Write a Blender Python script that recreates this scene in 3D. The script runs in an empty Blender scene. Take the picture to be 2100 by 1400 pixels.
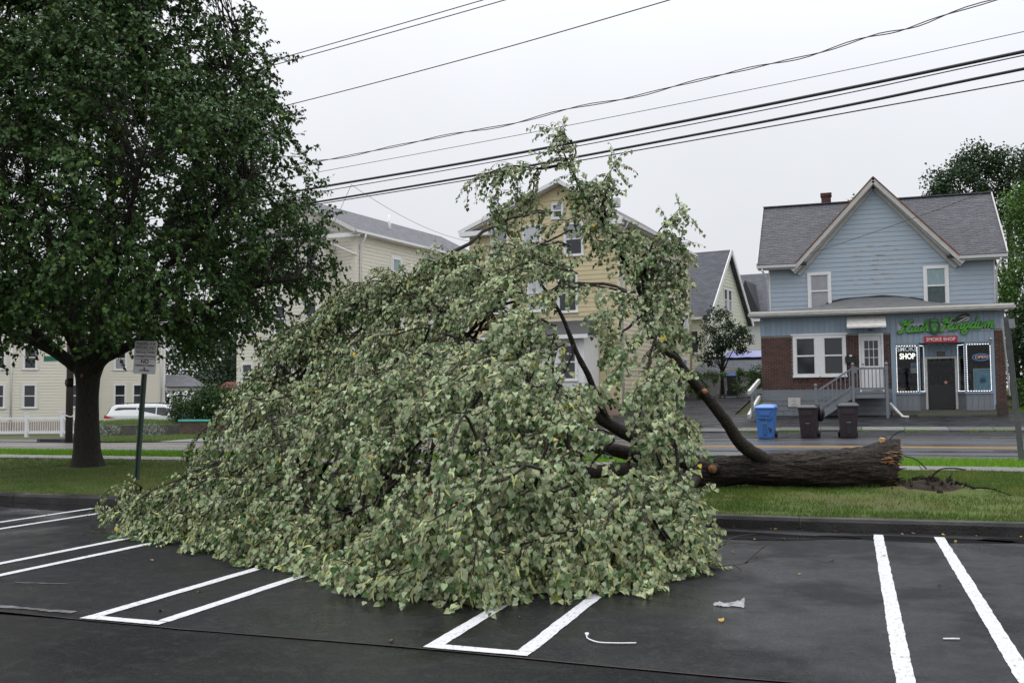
import bpy, math, random
import numpy as np
from mathutils import Vector, Matrix, noise

random.seed(11)
RNG = np.random.default_rng(11)
SC = bpy.context.scene
COL = SC.collection
R = math.radians

# ------------------------------------------------------------------ camera
# world frame: X runs along the street (right), Y across the street (away), Z up; camera stands at the origin of the lot
CAM_YAW, CAM_PITCH, CAM_ROLL = R(18.8), R(3.25), R(0.5)
cam_data = bpy.data.cameras.new('camera')
cam_data.sensor_width = 36.0
cam_data.lens = 36.0 * 2042.0 / 2100.0
cam_data.clip_start = 0.1
cam_data.clip_end = 2000.0
cam = bpy.data.objects.new('camera', cam_data)
COL.objects.link(cam)
fwd = Vector((-math.sin(CAM_YAW) * math.cos(CAM_PITCH), math.cos(CAM_YAW) * math.cos(CAM_PITCH), math.sin(CAM_PITCH)))
r0 = Vector((math.cos(CAM_YAW), math.sin(CAM_YAW), 0))
u0 = r0.cross(fwd)
rv = r0 * math.cos(CAM_ROLL) - u0 * math.sin(CAM_ROLL)
uv = u0 * math.cos(CAM_ROLL) + r0 * math.sin(CAM_ROLL)
m = Matrix.Identity(4)
for i in range(3):
    m[i][0], m[i][1], m[i][2] = rv[i], uv[i], -fwd[i]
m[2][3] = 1.6
cam.matrix_world = m
SC.camera = cam

# ------------------------------------------------------------------ world: rain-cloud overcast
SUN_EL, SUN_ROT = R(58), R(-60)
world = bpy.data.worlds.new('World')
SC.world = world
world.use_nodes = True
nt = world.node_tree
nt.nodes.clear()
def wn(t, **k):
    n = nt.nodes.new(t)
    for a, b in k.items():
        setattr(n, a, b)
    return n
w_out = wn('ShaderNodeOutputWorld')
w_bg = wn('ShaderNodeBackground')
w_sky = wn('ShaderNodeTexSky', sky_type='NISHITA', sun_disc=False, sun_elevation=SUN_EL, sun_rotation=SUN_ROT)
w_sky.dust_density = 5.0
w_sc = wn('ShaderNodeVectorMath', operation='SCALE'); w_sc.inputs['Scale'].default_value = 0.07
w_tc = wn('ShaderNodeTexCoord')
w_sep = wn('ShaderNodeSeparateXYZ')
w_max = wn('ShaderNodeMath', operation='MAXIMUM'); w_max.inputs[1].default_value = 0.0
w_lum = wn('ShaderNodeMath', operation='MULTIPLY_ADD')      # overcast sky: brightest overhead, dimmer towards the horizon
w_lum.inputs[1].default_value = 2.6; w_lum.inputs[2].default_value = 0.85
w_noi = wn('ShaderNodeTexNoise'); w_noi.inputs['Scale'].default_value = 1.6; w_noi.inputs['Detail'].default_value = 4.0
w_map = wn('ShaderNodeMapRange')
w_map.inputs['From Min'].default_value = 0.3; w_map.inputs['From Max'].default_value = 0.7
w_map.inputs['To Min'].default_value = 0.91; w_map.inputs['To Max'].default_value = 1.07
w_mul = wn('ShaderNodeMath', operation='MULTIPLY')
w_col = wn('ShaderNodeVectorMath', operation='SCALE'); w_col.inputs[0].default_value = (0.962, 0.982, 1.03)
w_mix = wn('ShaderNodeMix', data_type='RGBA'); w_mix.inputs[0].default_value = 0.10
L = nt.links.new
L(w_sky.outputs[0], w_sc.inputs[0])
L(w_tc.outputs['Generated'], w_sep.inputs[0])
L(w_sep.outputs['Z'], w_max.inputs[0])
w_pow = wn('ShaderNodeMath', operation='POWER'); w_pow.inputs[1].default_value = 2.4
L(w_max.outputs[0], w_pow.inputs[0]); L(w_pow.outputs[0], w_lum.inputs[0])
L(w_tc.outputs['Generated'], w_noi.inputs['Vector'])
L(w_noi.outputs['Fac'], w_map.inputs['Value'])
L(w_lum.outputs[0], w_mul.inputs[0]); L(w_map.outputs[0], w_mul.inputs[1])
L(w_mul.outputs[0], w_col.inputs['Scale'])
L(w_col.outputs[0], w_mix.inputs[6]); L(w_sc.outputs[0], w_mix.inputs[7])
L(w_mix.outputs[2], w_bg.inputs['Color'])
w_bg.inputs['Strength'].default_value = 1.0
L(w_bg.outputs[0], w_out.inputs[0])

sun_d = bpy.data.lights.new('sun', 'SUN')
sun_d.energy = 0.5; sun_d.angle = R(40); sun_d.color = (1.0, 0.97, 0.93)
sun = bpy.data.objects.new('sun', sun_d)
COL.objects.link(sun)
sun_dir = Vector((math.sin(SUN_ROT) * math.cos(SUN_EL), math.cos(SUN_ROT) * math.cos(SUN_EL), math.sin(SUN_EL)))
sun.rotation_euler = sun_dir.to_track_quat('Z', 'Y').to_euler()
sun.location = (0, 0, 60)

vs = SC.view_settings
vs.view_transform = 'Standard'; vs.look = 'None'; vs.exposure = 0.0; vs.gamma = 1.0
vs.use_curve_mapping = False
SC.cycles.max_bounces = 6
SC.cycles.diffuse_bounces = 2
SC.cycles.glossy_bounces = 3
SC.cycles.transmission_bounces = 4
SC.cycles.transparent_max_bounces = 8
SC.cycles.caustics_reflective = False
SC.cycles.caustics_refractive = False

# ------------------------------------------------------------------ materials
MATS = {}
def mat(name, col, rough=0.6, var=0.0, scale=8.0, col2=None, bump=0.0, bscale=60.0, spec=0.5, metal=0.0,
        objvar=0.0, rvar=0.0, rscale=2.0, stretch=None, coat=0.0, emit=0.0, detail=5.0, contrast=(0.35, 0.65), translucent=0.0, speck=None, bdist=0.01):
    """procedural Principled material: noise mix of two colours, per-object value jitter, roughness map and fine bump"""
    if name in MATS:
        return MATS[name]
    mt = bpy.data.materials.new(name)
    mt.use_nodes = True
    t = mt.node_tree
    b = t.nodes['Principled BSDF']
    N = t.nodes.new
    K = t.links.new
    tc = N('ShaderNodeTexCoord')
    vec = tc.outputs['Object']
    if stretch:
        mp = N('ShaderNodeMapping'); mp.inputs['Scale'].default_value = stretch
        K(vec, mp.inputs['Vector']); vec = mp.outputs['Vector']
    c = None
    if col2 is None and var > 0:
        col2 = tuple(max(0.0, v * (1 - var)) for v in col)
        col = tuple(min(1.0, v * (1 + var)) for v in col)
    if col2 is not None:
        nz = N('ShaderNodeTexNoise'); nz.inputs['Scale'].default_value = scale; nz.inputs['Detail'].default_value = detail
        nz.inputs['Roughness'].default_value = 0.65
        K(vec, nz.inputs['Vector'])
        mr = N('ShaderNodeMapRange'); mr.inputs['From Min'].default_value = contrast[0]; mr.inputs['From Max'].default_value = contrast[1]
        K(nz.outputs['Fac'], mr.inputs['Value'])
        mx = N('ShaderNodeMix'); mx.data_type = 'RGBA'
        mx.inputs[6].default_value = (*col, 1); mx.inputs[7].default_value = (*col2, 1)
        K(mr.outputs[0], mx.inputs[0]); c = mx.outputs[2]
    if speck:
        for sc_, amt_, th_ in speck:
            ns = N('ShaderNodeTexNoise'); ns.inputs['Scale'].default_value = sc_; ns.inputs['Detail'].default_value = 2
            K(tc.outputs['Object'], ns.inputs['Vector'])
            ms_ = N('ShaderNodeMapRange'); ms_.inputs['From Min'].default_value = th_; ms_.inputs['From Max'].default_value = th_ + 0.12
            K(ns.outputs['Fac'], ms_.inputs['Value'])
            ad = N('ShaderNodeMix'); ad.data_type = 'RGBA'; ad.blend_type = 'ADD' if amt_ > 0 else 'SUBTRACT'
            K(ms_.outputs[0], ad.inputs[0]); K(c, ad.inputs[6]); ad.inputs[7].default_value = (abs(amt_), abs(amt_), abs(amt_) * 0.97, 1); c = ad.outputs[2]
    if objvar > 0:
        oi = N('ShaderNodeObjectInfo')
        hs = N('ShaderNodeHueSaturation')
        m2 = N('ShaderNodeMapRange'); m2.inputs['To Min'].default_value = 1 - objvar; m2.inputs['To Max'].default_value = 1 + objvar
        K(oi.outputs['Random'], m2.inputs['Value']); K(m2.outputs[0], hs.inputs['Value'])
        if c is not None: K(c, hs.inputs['Color'])
        else: hs.inputs['Color'].default_value = (*col, 1)
        c = hs.outputs['Color']
    if c is not None: K(c, b.inputs['Base Color'])
    else: b.inputs['Base Color'].default_value = (*col, 1)
    b.inputs['Roughness'].default_value = rough
    b.inputs['Metallic'].default_value = metal
    b.inputs['Specular IOR Level'].default_value = spec
    if coat: b.inputs['Coat Weight'].default_value = coat; b.inputs['Coat Roughness'].default_value = 0.08
    if rvar > 0:
        n3 = N('ShaderNodeTexNoise'); n3.inputs['Scale'].default_value = rscale; n3.inputs['Detail'].default_value = 4
        K(vec, n3.inputs['Vector'])
        m3 = N('ShaderNodeMapRange'); m3.inputs['From Min'].default_value = 0.35; m3.inputs['From Max'].default_value = 0.65
        m3.inputs['To Min'].default_value = max(0.03, rough - rvar); m3.inputs['To Max'].default_value = min(1, rough + rvar)
        K(n3.outputs['Fac'], m3.inputs['Value']); K(m3.outputs[0], b.inputs['Roughness'])
    if bump > 0:
        n4 = N('ShaderNodeTexNoise'); n4.inputs['Scale'].default_value = bscale; n4.inputs['Detail'].default_value = 4
        K(vec, n4.inputs['Vector'])
        bp = N('ShaderNodeBump'); bp.inputs['Strength'].default_value = min(1, bump); bp.inputs['Distance'].default_value = bdist
        K(n4.outputs['Fac'], bp.inputs['Height']); K(bp.outputs[0], b.inputs['Normal'])
    if emit > 0:
        b.inputs['Emission Color'].default_value = (*col, 1); b.inputs['Emission Strength'].default_value = emit
    if translucent > 0:
        out = t.nodes['Material Output']
        tr = N('ShaderNodeBsdfTranslucent'); ms = N('ShaderNodeMixShader'); ms.inputs[0].default_value = translucent
        if c is not None: K(c, tr.inputs['Color'])
        else: tr.inputs['Color'].default_value = (*col, 1)
        K(b.outputs[0], ms.inputs[1]); K(tr.outputs[0], ms.inputs[2]); K(ms.outputs[0], out.inputs['Surface'])
    MATS[name] = mt
    return mt

def asphalt(name, dry, wet, bscale=70, wscale=0.5, wet_at=(0.42, 0.62), spec=(0.09, 0.26), rough=(0.55, 0.17)):
    """wet asphalt: stones as fine specks and bump, broad damp patches that are darker and smoother"""
    mt = bpy.data.materials.new(name); mt.use_nodes = True
    t = mt.node_tree; b = t.nodes['Principled BSDF']; N = t.nodes.new; K = t.links.new
    tc = N('ShaderNodeTexCoord')
    def nz(scale, detail=4, rough_=0.6):
        n = N('ShaderNodeTexNoise'); n.inputs['Scale'].default_value = scale; n.inputs['Detail'].default_value = detail; n.inputs['Roughness'].default_value = rough_
        K(tc.outputs['Object'], n.inputs['Vector']); return n.outputs['Fac']
    def mr(src, a, c, d=0.0, e=1.0):
        n = N('ShaderNodeMapRange'); n.inputs['From Min'].default_value = a; n.inputs['From Max'].default_value = c
        n.inputs['To Min'].default_value = d; n.inputs['To Max'].default_value = e; K(src, n.inputs['Value']); return n.outputs[0]
    w = mr(nz(wscale, 5, 0.62), *wet_at)
    mx = N('ShaderNodeMix'); mx.data_type = 'RGBA'; mx.inputs[6].default_value = (*dry, 1); mx.inputs[7].default_value = (*wet, 1); K(w, mx.inputs[0]); c = mx.outputs[2]
    for sc_, amt_, th_ in ((34, 0.010, 0.54), (95, 0.045, 0.61), (19, 0.10, 0.725), (6, 0.006, 0.52)):
        ad = N('ShaderNodeMix'); ad.data_type = 'RGBA'; ad.blend_type = 'ADD'; K(mr(nz(sc_, 2), th_, th_ + 0.12), ad.inputs[0]); K(c, ad.inputs[6]); ad.inputs[7].default_value = (amt_, amt_, amt_ * 0.96, 1); c = ad.outputs[2]
    K(c, b.inputs['Base Color'])
    K(mr(w, 0, 1, rough[0], rough[1]), b.inputs['Roughness']); K(mr(w, 0, 1, spec[0], spec[1]), b.inputs['Specular IOR Level'])
    bp = N('ShaderNodeBump'); bp.inputs['Distance'].default_value = 0.012; K(mr(w, 0, 1, 0.6, 0.25), bp.inputs['Strength']); K(nz(bscale, 3), bp.inputs['Height']); K(bp.outputs[0], b.inputs['Normal'])
    MATS[name] = mt
    return mt

def leaf_mat(name, top, under, wet=0.35):
    """two-faced leaf: green upper side, paler underside, colour jitter per leaf from a face attribute"""
    mt = bpy.data.materials.new(name); mt.use_nodes = True
    t = mt.node_tree; b = t.nodes['Principled BSDF']; N = t.nodes.new; K = t.links.new
    at = N('ShaderNodeAttribute'); at.attribute_name = 'tint'
    ge = N('ShaderNodeNewGeometry')
    mx = N('ShaderNodeMix'); mx.data_type = 'RGBA'
    mx.inputs[6].default_value = (*top, 1); mx.inputs[7].default_value = (*under, 1)
    K(ge.outputs['Backfacing'], mx.inputs[0])
    mu = N('ShaderNodeMix'); mu.data_type = 'RGBA'; mu.blend_type = 'MULTIPLY'; mu.inputs[0].default_value = 1.0
    K(mx.outputs[2], mu.inputs[6]); K(at.outputs['Color'], mu.inputs[7])
    K(mu.outputs[2], b.inputs['Base Color'])
    b.inputs['Roughness'].default_value = wet
    b.inputs['Specular IOR Level'].default_value = 0.25
    tr = N('ShaderNodeBsdfTranslucent'); K(mu.outputs[2], tr.inputs['Color'])
    ms = N('ShaderNodeMixShader'); ms.inputs[0].default_value = 0.10
    K(b.outputs[0], ms.inputs[1]); K(tr.outputs[0], ms.inputs[2])
    K(ms.outputs[0], t.nodes['Material Output'].inputs['Surface'])
    MATS[name] = mt
    return mt

def glass_mat(name, tint=(0.8, 0.85, 0.85), refl=1.0):
    mt = bpy.data.materials.new(name); mt.use_nodes = True
    t = mt.node_tree; N = t.nodes.new; K = t.links.new
    t.nodes.remove(t.nodes['Principled BSDF'])
    tr = N('ShaderNodeBsdfTransparent'); tr.inputs[0].default_value = (*tint, 1)
    gl = N('ShaderNodeBsdfGlossy'); gl.inputs['Roughness'].default_value = 0.02
    fr = N('ShaderNodeFresnel'); fr.inputs[0].default_value = 1.5
    ml = N('ShaderNodeMath'); ml.operation = 'MULTIPLY'; ml.inputs[1].default_value = refl
    ms = N('ShaderNodeMixShader')
    K(fr.outputs[0], ml.inputs[0]); K(ml.outputs[0], ms.inputs[0]); K(tr.outputs[0], ms.inputs[1]); K(gl.outputs[0], ms.inputs[2])
    K(ms.outputs[0], t.nodes['Material Output'].inputs['Surface'])
    MATS[name] = mt
    return mt

# ------------------------------------------------------------------ object helpers
def tag(o, label=None, cat=None, group=None, kind=None):
    if label: o['label'] = label
    if cat: o['category'] = cat
    if group: o['group'] = group
    if kind: o['kind'] = kind
    return o

def empty(name, loc=(0, 0, 0), rz=0.0, label=None, cat=None, group=None):
    o = bpy.data.objects.new(name, None)
    o.empty_display_size = 0.2
    o.location = loc; o.rotation_euler = (0, 0, rz)
    COL.objects.link(o)
    return tag(o, label, cat, group)

def link(name, mesh, parent=None, loc=None, rot=None, scale=None):
    o = bpy.data.objects.new(name, mesh)
    COL.objects.link(o)
    if parent is not None: o.parent = parent
    if loc is not None: o.location = loc
    if rot is not None: o.rotation_euler = rot
    if scale is not None: o.scale = scale
    return o

class MB:
    """collects boxes, prisms, tubes and loose faces into one mesh"""
    def __init__(s): s.v = []; s.f = []; s.sm = []
    def add(s, vs, fs, smooth=False):
        n = len(s.v); s.v += [tuple(p) for p in vs]
        s.f += [tuple(i + n for i in q) for q in fs]; s.sm += [smooth] * len(fs)
        return s
    def box(s, x0, x1, y0, y1, z0, z1, M=None):
        vs = [(x, y, z) for z in (z0, z1) for y in (y0, y1) for x in (x0, x1)]
        if M is not None: vs = [M @ Vector(p) for p in vs]
        return s.add(vs, [(0, 2, 3, 1), (4, 5, 7, 6), (0, 1, 5, 4), (2, 6, 7, 3), (0, 4, 6, 2), (1, 3, 7, 5)])
    def bar(s, a, b, w, h=None, up=(0, 0, 1)):
        """rectangular bar from a to b, width w across, height h along up"""
        a, b = Vector(a), Vector(b); h = h or w
        d = (b - a).normalized(); side = d.cross(Vector(up))
        if side.length < 1e-4: side = d.cross(Vector((1, 0, 0)))
        side.normalize(); u = side.cross(d).normalized()
        vs = [p + side * (sx * w / 2) + u * (su * h / 2) for p in (a, b) for su in (-1, 1) for sx in (-1, 1)]
        return s.add(vs, [(0, 2, 3, 1), (4, 5, 7, 6), (0, 1, 5, 4), (2, 6, 7, 3), (0, 4, 6, 2), (1, 3, 7, 5)])
    def prism(s, poly, y0, y1, M=None):
        """polygon in (x, z) extruded along y"""
        n = len(poly)
        vs = [(x, y0, z) for x, z in poly] + [(x, y1, z) for x, z in poly]
        if M is not None: vs = [M @ Vector(p) for p in vs]
        fs = [tuple(range(n)), tuple(range(2 * n - 1, n - 1, -1))]
        fs += [(i, n + i, n + (i + 1) % n, (i + 1) % n) for i in range(n)]
        return s.add(vs, fs)
    def tube(s, pts, rad, n=6, cap=True, jit=0.0, smooth=True, seed=0.0):
        pts = [Vector(p) for p in pts]
        if not hasattr(rad, '__len__'): rad = [rad] * len(pts)
        vs, fs = [], []
        ref = None
        for i, p in enumerate(pts):
            d = (pts[min(i + 1, len(pts) - 1)] - pts[max(i - 1, 0)])
            if d.length < 1e-6: d = Vector((0, 0, 1))
            d.normalize()
            if ref is None: ref = Vector((0, 0, 1)) if abs(d.z) < 0.9 else Vector((1, 0, 0))
            a = d.cross(ref).normalized(); b = a.cross(d).normalized(); ref = b
            for k in range(n):
                t = 2 * math.pi * k / n
                rr = rad[i]
                q = a * math.cos(t) + b * math.sin(t)
                if jit: rr *= 1 + jit * noise.noise((p + q * rad[i]) * (0.9 / max(rad[i], 0.02)) + Vector((seed, 0, 0)))
                vs.append(p + q * rr)
        for i in range(len(pts) - 1):
            for k in range(n):
                fs.append((i * n + k, i * n + (k + 1) % n, (i + 1) * n + (k + 1) % n, (i + 1) * n + k))
        if cap:
            fs.append(tuple(range(n - 1, -1, -1))); fs.append(tuple(range((len(pts) - 1) * n, len(pts) * n)))
        return s.add(vs, fs, smooth)
    def disc(s, c, r, n=16, y=0.0):
        vs = [(c[0] + r * math.cos(2 * math.pi * i / n), y, c[1] + r * math.sin(2 * math.pi * i / n)) for i in range(n)]
        return s.add(vs, [tuple(range(n))])
    def mesh(s, name, m=None):
        me = bpy.data.meshes.new(name)
        me.from_pydata(s.v, [], s.f)
        if any(s.sm): me.polygons.foreach_set('use_smooth', s.sm)
        if m is not None:
            for q in (m if isinstance(m, (list, tuple)) else [m]): me.materials.append(q)
        me.update()
        return me
    def build(s, name, m=None, parent=None, loc=None, rot=None, bevel=0.0):
        o = link(name, s.mesh(name, m), parent, loc, rot)
        if bevel > 0:
            b = o.modifiers.new('edge', 'BEVEL'); b.width = bevel; b.segments = 2; b.limit_method = 'ANGLE'
        return o

UNIT = {}
def unit(kind, m):
    """shared unit meshes: 'box' (0..1)^3 and 'board' = clapboard wedge, thicker at its foot"""
    key = (kind, m.name)
    if key not in UNIT:
        b = MB()
        if kind == 'box': b.box(0, 1, 0, 1, 0, 1)
        elif kind == 'cbox': b.box(-0.5, 0.5, -0.5, 0.5, -0.5, 0.5)
        else:
            b.add([(0, 0, 0), (1, 0, 0), (1, 0, 1.06), (0, 0, 1.06), (0, -1, 0), (1, -1, 0), (1, -0.18, 1.06), (0, -0.18, 1.06)],
                  [(3, 2, 1, 0), (4, 5, 6, 7), (0, 1, 5, 4), (2, 3, 7, 6), (0, 4, 7, 3), (1, 2, 6, 5)])
        UNIT[key] = b.mesh('unit_' + kind, m)
    return UNIT[key]

def ubox(name, m, parent, x0, x1, y0, y1, z0, z1):
    return link(name, unit('box', m), parent, (x0, y0, z0), None, (x1 - x0, y1 - y0, z1 - z0))

def sheet(name, xs, ys, zf, m, kind='structure', parent=None, jit=None):
    """ground sheet over a grid of xs, ys with height zf(x, y)"""
    nx, ny = len(xs), len(ys)
    v = [(x, y, zf(x, y)) for y in ys for x in xs]
    f = [(j * nx + i, j * nx + i + 1, (j + 1) * nx + i + 1, (j + 1) * nx + i) for j in range(ny - 1) for i in range(nx - 1)]
    me = bpy.data.meshes.new(name); me.from_pydata(v, [], f); me.materials.append(m); me.update()
    o = link(name, me, parent)
    if kind: o['kind'] = kind
    return o

def poly_sheet(name, pts, zf, dz, m, parent=None, kind=None, sub=1.0):
    """ground patch with outline pts (x, y), as a fan of strips that follow the ground"""
    n = len(pts)
    cx = sum(p[0] for p in pts) / n; cy = sum(p[1] for p in pts) / n
    rings = 5
    v, f = [(cx, cy, zf(cx, cy) + dz)], []
    for k in range(1, rings + 1):
        t = k / rings
        for p in pts:
            x, y = cx + (p[0] - cx) * t, cy + (p[1] - cy) * t
            v.append((x, y, zf(x, y) + dz))
    for i in range(n): f.append((0, 1 + i, 1 + (i + 1) % n))
    for k in range(rings - 1):
        a = 1 + k * n; b = a + n
        for i in range(n): f.append((a + i, b + i, b + (i + 1) % n, a + (i + 1) % n))
    me = bpy.data.meshes.new(name); me.from_pydata(v, [], f); me.materials.append(m); me.update()
    o = link(name, me, parent)
    if kind: o['kind'] = kind
    return o

def smooth_line(pts, n=8):
    """Catmull-Rom resampling"""
    P = [Vector(p) for p in pts]
    if len(P) < 3:
        return [P[0].lerp(P[-1], i / n) for i in range(n + 1)]
    P = [P[0] * 2 - P[1]] + P + [P[-1] * 2 - P[-2]]
    out = []
    for i in range(1, len(P) - 2):
        a, b, c, d = P[i - 1:i + 3]
        for k in range(n):
            t = k / n
            out.append(0.5 * ((2 * b) + (c - a) * t + (2 * a - 5 * b + 4 * c - d) * t * t + (3 * b - a - 3 * c + d) * t ** 3))
    out.append(P[-2])
    return out

def text(name, body, size, loc, m, parent=None, rot=(R(90), 0, 0), extrude=0.004, bold=0.0, shear=0.0, align='CENTER', width=None):
    cu = bpy.data.curves.new(name, 'FONT')
    cu.body = body; cu.size = size; cu.extrude = extrude; cu.offset = bold; cu.shear = shear
    cu.align_x = align; cu.align_y = 'CENTER'; cu.resolution_u = 3
    tmp = bpy.data.objects.new(name, cu); COL.objects.link(tmp)
    bpy.context.view_layer.update()
    me = bpy.data.meshes.new_from_object(tmp.evaluated_get(bpy.context.evaluated_depsgraph_get()))
    bpy.data.objects.remove(tmp); bpy.data.curves.remove(cu)
    me.materials.clear(); me.materials.append(m)
    sx = 1.0
    if width and len(me.vertices):
        xs = [v.co.x for v in me.vertices]; sx = width / max(1e-6, max(xs) - min(xs))
    return link(name, me, parent, loc, rot, (sx, 1, 1))

# ================================================================== ground, lot, verge, street
M_LOT = asphalt('wet_asphalt', (0.011, 0.011, 0.0125), (0.006, 0.006, 0.007))
M_LOT2 = asphalt('wet_asphalt_old', (0.009, 0.009, 0.0095), (0.005, 0.005, 0.0055), bscale=55, wscale=0.4, spec=(0.06, 0.18), rough=(0.6, 0.22))
M_ROAD = mat('road_asphalt', (0.075, 0.077, 0.083), 0.34, col2=(0.045, 0.046, 0.05), scale=0.5, bump=0.35, bscale=90, rvar=0.16, rscale=0.35, stretch=(0.25, 1.6, 1))
M_APRON = mat('apron_asphalt', (0.034, 0.034, 0.037), 0.55, col2=(0.014, 0.014, 0.015), scale=1.5, bump=0.6, bscale=70, rvar=0.22, rscale=0.9, spec=0.2, speck=[(9, 0.03, 0.60)])
M_PAINT = mat('white_paint', (0.60, 0.60, 0.61), 0.5, col2=(0.20, 0.20, 0.20), scale=16, contrast=(0.53, 0.72), bump=0.5, bscale=90, stretch=(2.5, 1, 1), detail=9)
M_YELLOW = mat('yellow_paint', (0.66, 0.34, 0.045), 0.7, col2=(0.52, 0.27, 0.05), scale=6, bump=0.2, spec=0.1)
M_CONC = mat('concrete', (0.18, 0.175, 0.17), 0.6, col2=(0.12, 0.117, 0.114), scale=3, bump=0.4, bscale=40, rvar=0.2, objvar=0.08)
M_KERB = mat('wet_kerb', (0.034, 0.032, 0.031), 0.5, col2=(0.012, 0.0115, 0.011), scale=2.2, bump=0.7, bscale=38, rvar=0.2, objvar=0.15, spec=0.3)
M_TURF = mat('verge_turf', (0.075, 0.11, 0.022), 0.9, col2=(0.075, 0.072, 0.026), scale=1.1, bump=0.6, bscale=60, spec=0.2)
M_TURF2 = mat('street_turf', (0.11, 0.22, 0.022), 0.9, col2=(0.13, 0.20, 0.03), scale=2.0, bump=0.6, bscale=60, spec=0.2)
M_EARTH = mat('far_ground', (0.06, 0.085, 0.025), 0.95, col2=(0.075, 0.065, 0.04), scale=0.3, bump=0.5, bscale=20, spec=0.2)
M_SOIL = mat('wet_soil', (0.012, 0.008, 0.006), 0.85, col2=(0.030, 0.019, 0.011), scale=9, bump=1.0, bscale=30, spec=0.3)

def clamp(v, a=0.0, b=1.0): return max(a, min(b, v))
def lerp(a, b, t): return a + (b - a) * t
def kerb_y(x): return 12.42 + 0.0035 * (x + 2.0) ** 2 * (0.45 if x < -2 else 1.4)
def gz(x, y):
    """height of the ground"""
    ky = kerb_y(x) + 0.17
    if y < ky: return 0.0
    if y < 18.7: return 0.135 + 0.12 * clamp((y - ky) / (18.7 - ky))
    if y < 22.0: return 0.26
    ze = 0.25 - 0.34 * clamp(-x / 30.0)
    if y < 34.0: return lerp(0.25, ze, (y - 22.0) / 12.0)
    s = lerp(0.082, -0.015, clamp((-x - 10.0) / 22.0))
    return ze + s * (min(y, 52.0) - 34.0) + 0.01 * max(0.0, min(y, 120.0) - 52.0)

def frange(a, b, st):
    n = max(1, int(round((b - a) / st)))
    return [a + (b - a) * i / n for i in range(n + 1)]

FX = [-900, -400, -200, -120] + frange(-80, 30, 2.5) + [60, 120, 300, 900]
FY = [-60, -20] + frange(-6, 60, 1.5) + [75, 100, 150, 250, 500, 1200]
sheet('ground', FX, FY, lambda x, y: gz(x, y) - 0.07, M_EARTH)

lot = sheet('parking_lot', frange(-46, 26, 2.0), [-14, -6, -1] + frange(1, 5.99, 0.8), lambda x, y: 0.0, M_LOT2)
# newer surface between the seam and the kerb
lx = frange(-46, 26, 0.5)
def seam_y(x): return 5.93 - 0.028 * (x + 3.0) + 0.02 * math.sin(x * 1.7)
v, f = [], []
for x in lx:
    ky = kerb_y(x) + 0.03
    for k in range(9): v.append((x, lerp(seam_y(x), ky, k / 8), 0.006))
for i in range(len(lx) - 1):
    for k in range(8): f.append((i * 9 + k, (i + 1) * 9 + k, (i + 1) * 9 + k + 1, i * 9 + k + 1))
me = bpy.data.meshes.new('stall_paving'); me.from_pydata(v, [], f); me.materials.append(M_LOT); me.update()
link('stall_paving', me)['kind'] = 'structure'
for k_, (dz_, w_, nm_) in enumerate([(0.0085, 0.007, 'seam_crack')]):
    b = MB()
    for i in range(len(lx) - 1):
        for q in range(3):
            xa, xb = lerp(lx[i], lx[i + 1], q / 3), lerp(lx[i], lx[i + 1], (q + 1) / 3)
            w1, w2 = (w_ * (0.5 + 1.2 * abs(noise.noise((x * 2.1, 3, 0)))) for x in (xa, xb))
            o1, o2 = (0.012 * noise.noise((x * 3, 9, 0)) for x in (xa, xb))
            b.add([(xa, seam_y(xa) - w1 + o1, dz_), (xb, seam_y(xb) - w2 + o2, dz_), (xb, seam_y(xb) + w2 + o2, dz_), (xa, seam_y(xa) + w1 + o1, dz_)], [(0, 1, 2, 3)])
    b.build(nm_, mat('crack_dirt', (0.02, 0.015, 0.011), 0.7, col2=(0.045, 0.03, 0.016), scale=5), lot)

def painted(name, x0, y0, x1, y1, w, parent, dz=0.010, m=M_PAINT, step=0.04, zf=None, rag=0.007):
    """painted line with slightly ragged edges"""
    L_ = math.hypot(x1 - x0, y1 - y0); n = max(2, int(L_ / step))
    dx, dy = (x1 - x0) / L_, (y1 - y0) / L_
    v, f = [], []
    for i in range(n + 1):
        t = i / n
        x, y = lerp(x0, x1, t), lerp(y0, y1, t)
        for s in (-1, 1):
            j = rag * noise.noise((x * 5 + s * 31, y * 5, 2.2)) + rag * 0.6 * noise.noise((x * 40, y * 40 + s * 5, 7))
            px, py = x - dy * s * (w / 2 + j), y + dx * s * (w / 2 + j)
            v.append((px, py, (zf(px, py) if zf else 0) + dz))
    for i in range(n): f.append((2 * i, 2 * i + 2, 2 * i + 3, 2 * i + 1))
    me = bpy.data.meshes.new(name); me.from_pydata(v, [], f); me.materials.append(m); me.update()
    return link(name, me, parent)

STALLS = [(0.24, 0.88), (-2.60, -1.99), (-5.38, -4.77), (-8.04, -7.50), (-10.80, -10.24), (-13.52, -12.96)]
for xa, xb in STALLS:
    ya = seam_y(xa) + 0.07
    top = 12.2
    painted('stall_line', xa, ya + 0.05, xa, top, 0.105, lot)
    painted('stall_line', xb, ya + 0.05, xb, top - 0.03, 0.105, lot)
    painted('stall_end_line', xa - 0.05, ya, xb + 0.05, ya - 0.02, 0.10, lot, dz=0.013)
painted('worn_line', -9.2, 6.22, -5.62, 6.16, 0.06, lot, dz=0.012, m=mat('worn_paint', (0.16, 0.16, 0.165), 0.5, col2=(0.03, 0.03, 0.03), scale=9), rag=0.03)
painted('worn_line', -7.05, 7.02, -6.55, 7.1, 0.025, lot, dz=0.012, m=MATS['worn_paint'], rag=0.01)

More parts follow.
